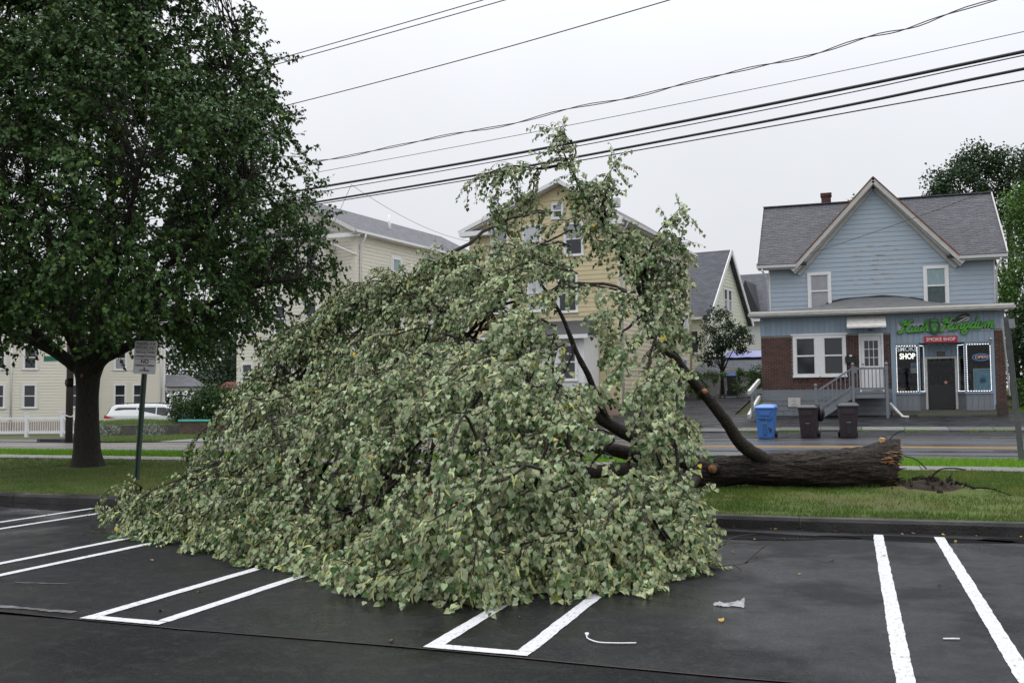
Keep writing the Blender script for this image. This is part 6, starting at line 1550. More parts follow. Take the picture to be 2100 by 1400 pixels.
# ================================================================== vegetation
def unitv(a): return a / np.maximum(np.linalg.norm(a, axis=1, keepdims=True), 1e-9)
HEART_V = np.array([(0, 0.06, 0), (-0.34, 0.0, 0.06), (-0.47, 0.34, 0.10), (-0.27, 0.68, 0.05), (0, 1.02, -0.10), (0.27, 0.68, 0.05), (0.47, 0.34, 0.10), (0.34, 0.0, 0.06), (0, 0.42, 0.0)])
HEART_F = [(8, (i + 1) % 8, i) for i in range(8)]
KITE_V = np.array([(0, 0, 0), (-0.42, 0.34, 0.10), (0, 1.0, -0.08), (0.42, 0.34, 0.10), (0, 0.4, -0.02)])
KITE_F = [(4, 1, 0), (4, 2, 1), (4, 3, 2), (4, 0, 3)]
FOLD_V = np.array([(0, 0, 0), (-0.42, 0.36, 0.12), (0, 1.0, -0.06), (0.42, 0.36, 0.12)])
FOLD_F = [(0, 2, 1), (0, 3, 2)]
BRACT_V = np.array([(-0.09, 0, 0), (0.09, 0, 0), (0.12, 0.5, 0.12), (0.05, 1.0, 0.0), (-0.05, 1.0, 0.0), (-0.12, 0.5, 0.12)])
BRACT_F = [(0, 1, 2), (0, 2, 5), (5, 2, 3), (5, 3, 4)]

def frames(axis, nrm):
    axis = unitv(axis); nrm = nrm - axis * np.sum(axis * nrm, 1, keepdims=True); nrm = unitv(nrm)
    return np.cross(axis, nrm), axis, nrm

def leaf_cloud(name, pos, axis, nrm, size, tint, tv, tf, m, parent=None, kind='stuff', curl=None):
    """many leaves as one mesh; tint is a colour per leaf"""
    N = len(pos); k = len(tv)
    side, axis, nrm = frames(axis, nrm)
    T = np.repeat(tv[None], N, 0).astype(float)
    if curl is not None: T[:, :, 2] *= curl[:, None]
    v = pos[:, None, :] + size[:, None, None] * (T[:, :, 0:1] * side[:, None] + T[:, :, 1:2] * axis[:, None] + T[:, :, 2:3] * nrm[:, None])
    v = v.reshape(-1, 3)
    f = (np.array(tf)[None] + (np.arange(N) * k)[:, None, None]).reshape(-1, 3)
    me = bpy.data.meshes.new(name)
    me.vertices.add(len(v)); me.vertices.foreach_set('co', v.astype(np.float32).ravel())
    me.loops.add(f.size); me.loops.foreach_set('vertex_index', f.astype(np.int32).ravel())
    me.polygons.add(len(f)); me.polygons.foreach_set('loop_start', np.arange(0, f.size, 3, dtype=np.int32))
    me.polygons.foreach_set('use_smooth', np.ones(len(f), bool))
    me.update(calc_edges=True); me.validate()
    at = me.attributes.new('tint', 'FLOAT_COLOR', 'POINT')
    col = np.ones((N, k, 4), np.float32); col[:, :, :3] = tint[:, None]
    at.data.foreach_set('color', col.ravel())
    me.materials.append(m)
    o = link(name, me, parent)
    if kind: o['kind'] = kind
    return o

def tubes_np(name, lines, r0, r1, m, parent, n=3, kind='stuff'):
    """thin twigs as one mesh: lines (M, K, 3)"""
    lines = np.asarray(lines, float); M_, K_ = lines.shape[:2]
    d = np.gradient(lines, axis=1); d /= np.maximum(np.linalg.norm(d, axis=2, keepdims=True), 1e-9)
    ref = np.tile(np.array([0.31, 0.17, 0.93]), (M_, K_, 1))
    a = np.cross(d, ref); a /= np.maximum(np.linalg.norm(a, axis=2, keepdims=True), 1e-9); b = np.cross(a, d)
    rad = np.linspace(r0, r1, K_)[None, :, None, None]
    ang = 2 * np.pi * np.arange(n) / n
    ring = a[:, :, None] * np.cos(ang)[None, None, :, None] + b[:, :, None] * np.sin(ang)[None, None, :, None]
    v = (lines[:, :, None] + ring * rad).reshape(-1, 3)
    i = np.arange(K_ - 1)[:, None]; k = np.arange(n)[None]
    q = np.stack([i * n + k, i * n + (k + 1) % n, (i + 1) * n + (k + 1) % n, (i + 1) * n + k], -1).reshape(-1, 4)
    f = (q[None] + (np.arange(M_) * K_ * n)[:, None, None]).reshape(-1, 4)
    me = bpy.data.meshes.new(name)
    me.vertices.add(len(v)); me.vertices.foreach_set('co', v.astype(np.float32).ravel())
    me.loops.add(f.size); me.loops.foreach_set('vertex_index', f.astype(np.int32).ravel())
    me.polygons.add(len(f)); me.polygons.foreach_set('loop_start', np.arange(0, f.size, 4, dtype=np.int32))
    me.update(calc_edges=True); me.materials.append(m)
    o = link(name, me, parent)
    if kind: o['kind'] = kind
    return o

def rnd(n): return RNG.normal(size=(n, 3))

def sprays(boughs, per_m, tw_len, droop, leaf_gap, start=0.2, seg=5, spread=0.8):
    """twigs along boughs, leaves along twigs -> twig lines, leaf positions, leaf travel direction"""
    tw, lp, ld = [], [], []
    for P in boughs:
        P = np.asarray(P, float)
        sl = np.linalg.norm(np.diff(P, axis=0), axis=1); cum = np.concatenate([[0], np.cumsum(sl)]); Lg = cum[-1]
        n = max(3, int(Lg * (1 - start) * per_m))
        ts = np.sort(RNG.uniform(start, 1.0, n)) * Lg; ts[-1] = Lg
        for t in ts:
            p = np.array([np.interp(t, cum, P[:, c]) for c in range(3)])
            i = min(len(P) - 2, max(0, np.searchsorted(cum, t) - 1)); d = P[i + 1] - P[i]; d /= max(1e-9, np.linalg.norm(d))
            r = RNG.normal(size=3); r -= d * (r @ d) * 0.6; r /= max(1e-9, np.linalg.norm(r))
            v = d * 0.7 + r * spread; v /= np.linalg.norm(v)
            ln = RNG.uniform(*tw_len); q = [p]
            for s in range(seg):
                v = v + np.array([0, 0, -droop]); v /= np.linalg.norm(v); q.append(q[-1] + v * ln / seg)
            q = np.array(q); q[:, 2] = np.maximum(q[:, 2], 0.02); tw.append(q)
            m_ = max(2, int(ln / leaf_gap))
            for k in range(m_):
                u = (k + 0.6) / m_ * seg; j = min(seg - 1, int(u)); w = u - j
                lp.append(q[j] * (1 - w) + q[j + 1] * w); ld.append(q[j + 1] - q[j])
    return np.array(tw), np.array(lp), unitv(np.array(ld))

M_BARK = mat('wet_bark', (0.012, 0.009, 0.007), 0.7, col2=(0.042, 0.032, 0.024), scale=9, stretch=(1, 5, 5), bump=1.0, bscale=11, bdist=0.045, spec=0.25, speck=[(22, 0.035, 0.60), (60, 0.03, 0.60)])
M_BARKV = mat('wet_bark_upright', (0.020, 0.017, 0.014), 0.75, col2=(0.036, 0.033, 0.026), scale=7, stretch=(6, 6, 1), bump=1.0, bscale=12, bdist=0.045, spec=0.25, speck=[(25, 0.02, 0.62)])
M_TWIG = mat('twig', (0.05, 0.028, 0.02), 0.6)
M_WOOD = mat('fresh_wood', (0.42, 0.20, 0.07), 0.7, col2=(0.12, 0.05, 0.02), scale=14, stretch=(0.5, 6, 6), bump=0.8, bscale=40, detail=8)
M_LEAFP = leaf_mat('linden_fallen', (0.325, 0.38, 0.205), (0.05, 0.105, 0.024), 0.34)
M_LEAFD = leaf_mat('linden_standing', (0.042, 0.092, 0.020), (0.05, 0.095, 0.026), 0.45)
M_BRACT = leaf_mat('linden_bract', (0.42, 0.44, 0.17), (0.38, 0.41, 0.15), 0.5)

# ---------------------------------------------------------------- the fallen linden
FT = empty('fallen_tree', (0.6, 15.85, 0.2), 0, 'uprooted linden lying across the verge onto the parking stalls', 'tree')
FO = Vector(FT.location)
def fl(p): return Vector(p) - FO
T = FALLEN_LIMBS['T']
# trunk with bark ridges; broken end towards +x
tp = smooth_line([fl(p) for p in T], 22)
trr = np.interp(np.linspace(0, 1, len(tp)), [0, 0.1, 0.25, 0.45, 0.7, 1.0], [0.35, 0.335, 0.30, 0.24, 0.205, 0.22])
nseg = 84
b = MB(); vs_, fs_ = [], []
for i, p in enumerate(tp):
    for k in range(nseg):
        a = 2 * math.pi * k / nseg
        dirv = Vector((0, math.cos(a), math.sin(a)))
        rr = trr[i] * (1 + 0.10 * noise.noise((p.x * 1.5, math.cos(a) * 1.2, math.sin(a) * 1.2)) + 0.05 * noise.noise((p.x * 2.0, math.cos(a) * 6, math.sin(a) * 6)))
        rr += 0.050 * abs(noise.noise((p.x * 2.6, math.cos(a) * 7 + p.x * 0.8, math.sin(a) * 7))) + 0.022 * abs(noise.noise((p.x * 7, math.cos(a) * 16, math.sin(a) * 16)))
        if i < 20: rr *= 1 + 0.22 * (1 - i / 20) * max(0, math.sin(a)) ** 3
        q = p + dirv * rr
        if i == 0: q += Vector((0.10 * noise.noise((math.cos(a) * 2.2, math.sin(a) * 2.2, 4)) + 0.06 * noise.noise((math.cos(a) * 7, math.sin(a) * 7, 1)) + 0.06 * math.sin(a), 0, 0))
        vs_.append(q)
for i in range(len(tp) - 1):
    for k in range(nseg): fs_.append((i * nseg + k, (i + 1) * nseg + k, (i + 1) * nseg + (k + 1) % nseg, i * nseg + (k + 1) % nseg))
b.add(vs_, fs_, True); trunk = b.build('trunk', M_BARK, FT)
# torn wood of the break: ragged cup with splinters
b = MB(); e0 = tp[0]; rings = 7; vv = []
for j in range(rings + 1):
    for k in range(nseg):
        a = 2 * math.pi * k / nseg; t = j / rings
        src = vs_[k]
        q = e0.lerp(src, t)
        q.x += (-0.10 * (1 - t) + 0.10 * noise.noise((q.y * 9, q.z * 9, 2)) * (1 - t * 0.3) + 0.05 * noise.noise((q.y * 25, q.z * 25, 6))) * (1 if j < rings else 0) - 0.002
        vv.append(q)
ff = [(j * nseg + k, j * nseg + (k + 1) % nseg, (j + 1) * nseg + (k + 1) % nseg, (j + 1) * nseg + k) for j in range(rings) for k in range(nseg)]
b.add(vv, ff); b.build('torn_wood', mat('torn_wood', (0.30, 0.13, 0.045), 0.8, col2=(0.02, 0.013, 0.009), scale=7, bump=1.0, bscale=30, contrast=(0.40, 0.58)), FT)
for k in range(46):
    a = random.uniform(0, 2 * math.pi); rr = 0.34 * random.uniform(0.55, 1.02)
    base = e0 + Vector((-0.05, math.cos(a) * rr, math.sin(a) * rr)); d = Vector((random.uniform(0.4, 1.0), random.uniform(-0.4, 0.4), random.uniform(-0.5, 0.4))).normalized()
    ln = random.uniform(0.06, 0.2)
    MB().tube([base, base + d * ln * 0.6, base + d * ln], [0.018, 0.012, 0.002], 4, smooth=False).build('splinter', M_WOOD if random.random() < 0.3 else M_BARK, FT)
q = MB(); q.box(-0.035, 0.03, -0.05, 0.05, 0, 0.10); q.build('wood_chunk', mat('pale_wood', (0.50, 0.30, 0.13), 0.7, var=0.2, scale=20), FT, fl((0.40, 15.85, 0.86)), (0.1, 0.1, 0.2))
# bared, splintered wood on the near side of the break
for k in range(20):
    t = random.random(); zq = lerp(0.60, 0.78, t) if k < 15 else lerp(0.24, 0.4, t) + random.uniform(-0.03, 0.03); xq = random.uniform(0.40, 0.62) - 0.10 * abs(t - 0.5)
    yq = 15.9 - math.sqrt(max(0.01, 0.375 ** 2 - (zq - 0.5) ** 2)) + random.uniform(-0.012, 0.02)
    ln = random.uniform(0.05, 0.16)
    MB().tube([fl((xq - ln * 0.5, yq, zq)), fl((xq + ln * 0.2, yq - 0.008, zq + random.uniform(-0.02, 0.02))), fl((xq + ln * 0.6, yq + 0.01, zq + random.uniform(-0.05, 0.02)))], [0.004, 0.010, 0.002], 4, smooth=False).build('splinter', random.choice([M_WOOD, M_BARK]), FT)
# limbs
RADS = {'L2': (0.112, 0.016), 'L3': (0.13, 0.02), 'L4': (0.14, 0.02), 'L5': (0.13, 0.018), 'L6': (0.12, 0.018), 'L7': (0.09, 0.016), 'L8': (0.06, 0.014), 'L9': (0.055, 0.012), 'L10': (0.05, 0.008), 'L11': (0.05, 0.010), 'L12': (0.02, 0.006), 'L13': (0.028, 0.006), 'L14': (0.02, 0.005)}
LSAMP = []
limb_lines = {}
for k, pts in FALLEN_LIMBS.items():
    if k == 'T': continue
    P = smooth_line(pts, 8)
    P = [p + Vector((noise.noise(p * 1.7), noise.noise(p * 1.7 + Vector((9, 0, 0))), noise.noise(p * 1.7 + Vector((0, 9, 0))))) * 0.05 * min(1, i / 8) for i, p in enumerate(P)]
    for p in P: p.z = max(p.z, 0.04)
    limb_lines[k] = P
    ra, rb = RADS[k]
    MB().tube([fl(p) for p in P], [rb * 0.5 + (ra - rb * 0.5) * (1 - i / (len(P) - 1)) ** 1.15 for i in range(len(P))], 10 if ra > 0.05 else 6, jit=0.16, seed=len(k)).build('limb', M_BARK, FT)
    for i, p in enumerate(P):
        LSAMP.append((p.x, p.y, p.z, i / (len(P) - 1)))
LS_ = np.array(LSAMP)
fork = np.array((-2.35, 15.55, 0.45))
boughs = []
bough_r = []
for (x, y, z) in BOUGH_TIPS:
    T_ = np.array((x, y, z)); dist = np.linalg.norm(LS_[:, :3] - T_, axis=1)
    cost = dist + 0.8 * np.maximum(0, np.linalg.norm(LS_[:, :3] - fork, axis=1) - np.linalg.norm(T_ - fork)) + 0.35 * (dist < 0.5)
    S = LS_[np.argmin(cost), :3]
    ln = np.linalg.norm(T_ - S)
    out = (T_ - fork); out /= np.linalg.norm(out)
    # the last metre runs outwards from the crown's root and droops, so that the sprays hang one way
    back = min(1.15, ln * 0.8); dr = out * np.array((1, 1, 0.35)) + 0.22 * RNG.normal(size=3); dr /= np.linalg.norm(dr)
    Q = T_ - dr * back + np.array((0, 0, 0.30 * back)); Q2 = T_ - dr * back * 0.45 + np.array((0, 0, 0.24 * back))
    P = smooth_line([S, S * 0.45 + Q * 0.55 + np.array((0, 0, 0.06 * ln)), Q, Q2, T_], 4)
    P = np.array([tuple(p) for p in P]); P += rnd(len(P)) * 0.02; P[0] = S; P[:, 2] = np.maximum(P[:, 2], 0.05)
    boughs.append(P)
b = MB()
for P in boughs:
    n = len(P); r0_ = 0.010 + 0.008 * min(2.5, np.linalg.norm(P[-1] - P[0]))
    b.tube([fl(p) for p in P], [lerp(r0_, 0.004, i / (n - 1)) for i in range(n)], 5, cap=False)
b.build('boughs', M_BARK, FT)['kind'] = 'stuff'
feeders = list(boughs)
for k in ('L9', 'L10', 'L11', 'L12', 'L13', 'L14'):
    P = np.array([tuple(p) for p in limb_lines[k]]); feeders.append(P[len(P) // 4:] if k in ('L12', 'L13', 'L14') else P[len(P) // 2:])
feeders.append(np.array([tuple(p) for p in limb_lines['L2'][50:]]))
for k in ('L3', 'L4', 'L5', 'L6', 'L7'):
    P = np.array([tuple(p) for p in limb_lines[k]]); feeders.append(P[int(len(P) * 0.6):])
def tail(P, ln):
    c = np.concatenate([[0], np.cumsum(np.linalg.norm(np.diff(P[::-1], axis=0), axis=1))]); n = max(3, int(np.searchsorted(c, ln)) + 1); return P[-n:]
bl_ = [tail(P, 1.2) if i < len(boughs) else P for i, P in enumerate(feeders)]
tw, lp, ld = sprays(bl_, 21.0, (0.14, 0.38), 0.26, 0.024, start=0.05, spread=0.6)
tw3, lp3, ld3 = sprays([np.array([tuple(p) for p in limb_lines[k]]) for k in ('L12', 'L13', 'L14', 'L10')] + [np.array([tuple(p) for p in limb_lines['L2'][44:]])], 16.0, (0.2, 0.5), 0.2, 0.03, start=0.1)
tw2, lp2, ld2 = sprays(boughs, 3.2, (0.2, 0.45), 0.2, 0.045, start=0.15)
tw = np.concatenate([tw, tw2, tw3]); lp = np.concatenate([lp, lp2, lp3]); ld = np.concatenate([ld, ld2, ld3])
tubes_np('twigs', tw - np.array(FO), 0.0045, 0.002, M_TWIG, FT)
N = len(lp)
print('fallen leaves', N)
ctr = np.array((-4.2, 13.2, 0.2))
outw = unitv(lp - ctr)
axis = unitv(np.array((-0.12, 0, -0.95)) + 0.42 * ld + 0.25 * rnd(N) + 0.2 * outw)
# near the ground leaves lie flatter
low = np.clip((0.25 - lp[:, 2]) / 0.25, 0, 1)[:, None]
axis = unitv(axis * (1 - 0.75 * low) + low * (ld * np.array((1, 1, 0.1)) + 0.3 * rnd(N)))
nrm = unitv(0.38 * outw + 0.36 * rnd(N) + np.array((0.0, -0.62, 0.42)))
flip = RNG.random(N) < 0.24; nrm[flip] *= -1
size = RNG.uniform(0.036, 0.068, N) * np.where(RNG.random(N) < 0.2, 0.7, 1.0)
pos = lp + axis * 0.02 + rnd(N) * 0.012
pos[:, 2] = np.maximum(pos[:, 2], 0.03 + 0.02 * RNG.random(N))
tip = pos[:, 2] + axis[:, 2] * size; axis[:, 2] += np.maximum(0, 0.02 - tip) / size; axis = unitv(axis)
val = RNG.uniform(0.72, 1.2, N) * np.array([1 + 0.28 * noise.noise(Vector(tuple(q * 1.5))) for q in lp])
tint = val[:, None] * (1 + RNG.normal(size=(N, 3)) * np.array((0.06, 0.03, 0.06)))
kind_ = RNG.random(N)
yel = kind_ < 0.004
tint[yel] = np.array((2.0, 1.3, 0.25)) * RNG.uniform(0.8, 1.1, (yel.sum(), 1))
ora = (kind_ > 0.004) & (kind_ < 0.005); tint[ora] = np.array((1.5, 0.55, 0.2))
curl = RNG.uniform(0.3, 3.0, N)
# the 300 leaves nearest the camera are parts of their own
dc = np.linalg.norm(pos - np.array((0, 0, 1.6)), axis=1) + np.abs(pos[:, 0] * 0.05)
order = np.argsort(dc)
single = order[:2400:8][:300]
rest = np.ones(N, bool); rest[single] = False
leaf_cloud('foliage', pos[rest] - np.array(FO), axis[rest], nrm[rest], size[rest], tint[rest], HEART_V, HEART_F, M_LEAFP, FT, 'stuff', curl[rest])
lmesh = []
for v_ in range(6):
    me = bpy.data.meshes.new('leaf'); tv = HEART_V.copy(); tv[:, 2] *= 0.6 + 0.3 * v_
    me.from_pydata([tuple(p) for p in tv], [], HEART_F); at = me.attributes.new('tint', 'FLOAT_COLOR', 'POINT')
    at.data.foreach_set('color', np.tile(np.array((0.75 + 0.09 * v_, 0.75 + 0.09 * v_, 0.75 + 0.08 * v_, 1.0), np.float32), len(tv))); me.materials.append(M_LEAFP); me.update(); lmesh.append(me)
sd_, ax_, nm_ = frames(axis[single], nrm[single])
for i, k in enumerate(single):
    o = link('leaf', lmesh[i % 6], FT); s = size[k]; p = pos[k] - np.array(FO)
    o.matrix_local = Matrix([[sd_[i][r] * s, ax_[i][r] * s, nm_[i][r] * s, p[r]] for r in range(3)] + [[0, 0, 0, 1]])
nb = int(N * 0.14); pw_ = 1 + 3.0 * np.clip((0.7 - lp[:, 2]) / 0.7, 0, 1); sel = RNG.choice(N, nb, replace=False, p=pw_ / pw_.sum())
leaf_cloud('bracts', lp[sel] - np.array(FO), unitv(np.array((0, 0, -0.7)) + 0.5 * ld[sel] + 0.5 * rnd(nb)), unitv(outw[sel] + 0.6 * rnd(nb)), RNG.uniform(0.06, 0.10, nb), RNG.uniform(0.7, 1.15, (nb, 1)) * np.ones((1, 3)), BRACT_V, BRACT_F, M_BRACT, FT)
# saw-cut stubs
for (p, d, r) in (((-2.02, 15.38, 0.50), (-0.2, -1, 0.1), 0.075), ((-2.05, 14.66, 1.66), (0.5, -0.8, 0.3), 0.05)):
    p, d = Vector(p), Vector(d).normalized()
    MB().tube([fl(p - d * 0.08), fl(p + d * 0.05)], [r * 1.2, r], 10).build('stub', M_BARK, FT); MB().tube([fl(p + d * 0.051), fl(p + d * 0.054)], r * 0.92, 10).build('cut_face', M_WOOD, FT)
# root twigs at the break
for (a_, c_) in (((0.45, 15.85, 0.86), (0.72, 15.8, 1.08)), ((0.7, 15.75, 0.70), (1.0, 15.7, 0.52))):
    MB().tube(smooth_line([fl(a_), fl(Vector(a_).lerp(Vector(c_), 0.5) + Vector((0, 0, 0.05))), fl(c_)], 5), 0.008, 4).build('root', M_BARK, FT)

# earth thrown up at the stump
SM = empty('soil_mound', (1.05, 15.45, 0.20), 0, 'dark mound of torn earth and roots at the broken trunk', 'soil')
b = MB(); nr_, na = 9, 30; vs_ = []
for j in range(nr_ + 1):
    for k in range(na):
        a = 2 * math.pi * k / na; t = j / nr_
        x, y = 0.62 * t * math.cos(a), 0.42 * t * math.sin(a)
        h = 0.085 * (1 - t) ** 1.2 * (1 + 0.9 * noise.noise((x * 5, y * 5, 1))) + 0.05 * noise.noise((x * 12, y * 12, 3)) * (1 - t) - 0.06 * t * t + verge_z(1.05 + x, 15.45 + y) - 0.20 + 0.005
        vs_.append((x, y, h))
b.add(vs_, [(j * na + k, (j + 1) * na + k, (j + 1) * na + (k + 1) % na, j * na + (k + 1) % na) for j in range(nr_) for k in range(na)]); b.build('earth', M_SOIL, SM)
for k in range(70):
    a = random.uniform(0, 2 * math.pi); t = random.uniform(0, 0.95); s = random.uniform(0.008, 0.026)
    x, y = 0.62 * t * math.cos(a), 0.42 * t * math.sin(a)
    q = MB(); q.box(-s, s, -s * 0.8, s * 0.8, -s * 0.6, s * 0.7); q.build('clod', M_SOIL, SM, (x, y, 0.11 * (1 - t) + verge_z(1.05 + x, 15.45 + y) - 0.20 + s * 0.4), (random.random() * 3, random.random() * 3, random.random() * 3))
for (pts) in ([(-0.05, -0.1, 0.2), (0.1, -0.1, 0.34), (0.3, -0.12, 0.36), (0.42, -0.1, 0.34)], [(0.5, -0.1, 0.1), (0.75, -0.15, 0.09), (1.0, -0.25, 0.0)], [(0.2, 0.0, 0.15), (0.26, 0.0, 0.28)]):
    MB().tube(smooth_line(pts, 5), [0.016] * 5 + [0.010] * (len(smooth_line(pts, 5)) - 5), 5).build('root', M_BARK, SM)

# ---------------------------------------------------------------- the standing linden at the left
ST = empty('standing_tree', (-14.77, 16.5, 0.24), 0, 'large standing linden with dark dense crown at the left', 'tree')
SO = np.array(ST.location)
b = MB(); prof_ = [(-0.25, 0.42), (0.0, 0.37), (0.12, 0.30), (0.35, 0.25), (0.9, 0.225), (1.5, 0.22), (1.85, 0.24), (2.05, 0.30), (2.3, 0.28), (2.6, 0.18)]
vs_ = []
zs = np.linspace(-0.25, 2.55, 40)
for z in zs:
    r = np.interp(z, [p[0] for p in prof_], [p[1] for p in prof_])
    for k in range(36):
        a = 2 * math.pi * k / 36
        rr = r * (1 + 0.10 * noise.noise((math.cos(a) * 1.3, math.sin(a) * 1.3, z * 0.8)) + 0.05 * noise.noise((math.cos(a) * 5, math.sin(a) * 5, z * 1.2)))
        if z < 0.4: rr *= 1 + (0.4 - z) * 0.35 * max(0, math.cos(a * 5 + 1)) 
        vs_.append((rr * math.cos(a) - 0.02 * z, rr * math.sin(a), z))
b.add(vs_, [(j * 36 + k, j * 36 + (k + 1) % 36, (j + 1) * 36 + (k + 1) % 36, (j + 1) * 36 + k) for j in range(39) for k in range(36)], True); b.build('trunk', M_BARKV, ST)
for (x, z, r) in ((-0.235, 1.75, 0.085), (0.10, 1.88, 0.045)):
    MB().tube([(x, -0.20 if x < 0 else -0.30, z), (x * 1.25, -0.29 if x < 0 else -0.345, z)], [r * 1.15, r], 10).build('stub', M_BARKV, ST); MB().tube([(x * 1.26, -0.291 if x < 0 else -0.346, z), (x * 1.27, -0.296 if x < 0 else -0.351, z)], r * 0.9, 10).build('cut_face', mat('old_cut', (0.20, 0.11, 0.045), 0.8, var=0.2, scale=20), ST)
def RC(z): return np.interp(z, [2.5, 2.9, 3.4, 4.2, 5.6, 7.4, 9.3, 11.0, 12.3], [2.7, 4.0, 4.6, 4.95, 5.1, 4.35, 3.65, 2.6, 0.8])
st_limbs = [[(0, 0, 1.9), (-0.9, -0.3, 2.5), (-2.4, -0.6, 3.1), (-4.2, -0.9, 3.6)], [(0, 0, 1.9), (0.7, -0.1, 2.5), (1.5, -0.3, 3.3), (3.0, -0.5, 4.6), (4.2, -0.6, 5.6)],
            [(-0.05, 0, 2.0), (-0.5, 0.1, 3.0), (-1.2, 0.3, 4.6), (-2.2, 0.4, 6.8), (-2.6, 0.5, 8.8)], [(0.02, 0, 2.0), (0.1, 0.2, 3.4), (0.3, 0.3, 5.6), (0.3, 0.2, 8.5), (0.2, 0.1, 10.8)],
            [(0.1, 0, 2.0), (0.7, 0.4, 3.4), (1.5, 0.9, 5.5), (2.3, 1.2, 7.6), (2.6, 1.3, 9.2)], [(0, 0.1, 2.0), (0.1, 1.2, 3.0), (0.3, 2.8, 4.2), (0.5, 4.2, 5.2)], [(0, -0.1, 2.0), (0.2, -1.0, 3.0), (0.6, -2.4, 4.4), (1.0, -3.8, 5.4)],
            [(0.1, 0, 2.0), (1.2, -0.8, 3.3), (2.6, -2.0, 4.5), (3.6, -2.8, 5.6)], [(-0.1, -0.1, 2.0), (-1.3, -1.2, 3.4), (-2.6, -2.4, 5.0), (-3.2, -2.9, 6.4)], [(0.3, 0, 2.2), (1.8, 0.5, 3.0), (3.2, 0.8, 3.6), (4.4, 0.9, 3.8)], [(-0.2, 0.1, 2.1), (-1.6, 1.2, 3.8), (-3.0, 2.2, 5.4)]]
LSs = []
for i, pts in enumerate(st_limbs):
    P = smooth_line(pts, 8); P = [p + Vector((noise.noise(p * 1.1), noise.noise(p * 1.1 + Vector((7, 0, 0))), 0)) * 0.14 * min(1, j / 10) for j, p in enumerate(P)]
    ra = 0.15 if i < 5 else 0.11
    MB().tube(P, [lerp(ra, 0.022, j / (len(P) - 1)) for j in range(len(P))], 9, jit=0.12).build('limb', M_BARKV, ST)
    LSs += [tuple(p) for j, p in enumerate(P) if j > 5]
LSs = np.array(LSs)
tips = []
r2 = np.random.default_rng(4)
while len(tips) < 1500:
    z = r2.uniform(2.55, 12.2); a = r2.uniform(0, 2 * np.pi); rad = RC(z)
    if r2.random() > rad / 5.8: continue
    q = rad * np.sqrt(r2.uniform(0.10, 1.0)) * (1 + 0.09 * math.sin(3 * a + z * 1.3) + 0.07 * math.sin(7 * a - z * 2.2))
    x, y = q * math.cos(a), q * math.sin(a)
    if x > 0.5 and z < 5.6: x *= 0.90
    if z < 3.1 and q < 2.2: continue
    # leave some windows to the sky and denser clumps between them
    if noise.noise((x * 0.55, y * 0.55, z * 0.6)) < -0.22 and r2.random() < 0.75: continue
    tips.append((x, y, z - 0.24))
sb = []
for T_ in tips:
    T_ = np.array(T_); d = np.linalg.norm(LSs - T_, axis=1) + 0.5 * np.maximum(0, LSs[:, 2] - T_[2] + 0.2)
    S = LSs[r2.choice(np.argsort(d)[:9])]; ln = np.linalg.norm(T_ - S)
    if ln > 2.6: S = S + (T_ - S) * (1 - 2.6 / ln) * 0.0
    P = smooth_line([S, S + (T_ - S) * 0.5 + np.array((0, 0, 0.12 * ln)), T_], 5); sb.append(np.array([tuple(p) for p in P]))
b = MB()
for P in sb:
    n = len(P); b.tube([Vector(p) for p in P], [lerp(0.014, 0.004, i / (n - 1)) for i in range(n)], 4, cap=False)
b.build('boughs', M_BARKV, ST)['kind'] = 'stuff'
tw, lp, ld = sprays([P[-7:] for P in sb], 12.0, (0.22, 0.55), 0.10, 0.034, start=0.1, seg=3)
tubes_np('twigs', tw, 0.004, 0.002, M_TWIG, ST)
N = len(lp); print('standing leaves', N)
outw = unitv(lp - np.array((0, 0, 4.5)))
axis = unitv(np.array((0, 0, -0.55)) + 0.5 * ld + 0.5 * rnd(N)); nrm = unitv(np.array((0, 0, 0.75)) + 0.45 * outw + 0.6 * rnd(N))
tint = RNG.uniform(0.65, 1.35, (N, 1)) * (1 + RNG.normal(size=(N, 3)) * 0.06)
k_ = RNG.random(N) < 0.012; tint[k_] = np.array((4.5, 3.2, 1.5))
leaf_cloud('crown', lp + rnd(N) * 0.015, axis, nrm, RNG.uniform(0.066, 0.108, N), tint, FOLD_V, FOLD_F, M_LEAFD, ST, 'stuff', RNG.uniform(0.4, 1.6, N))

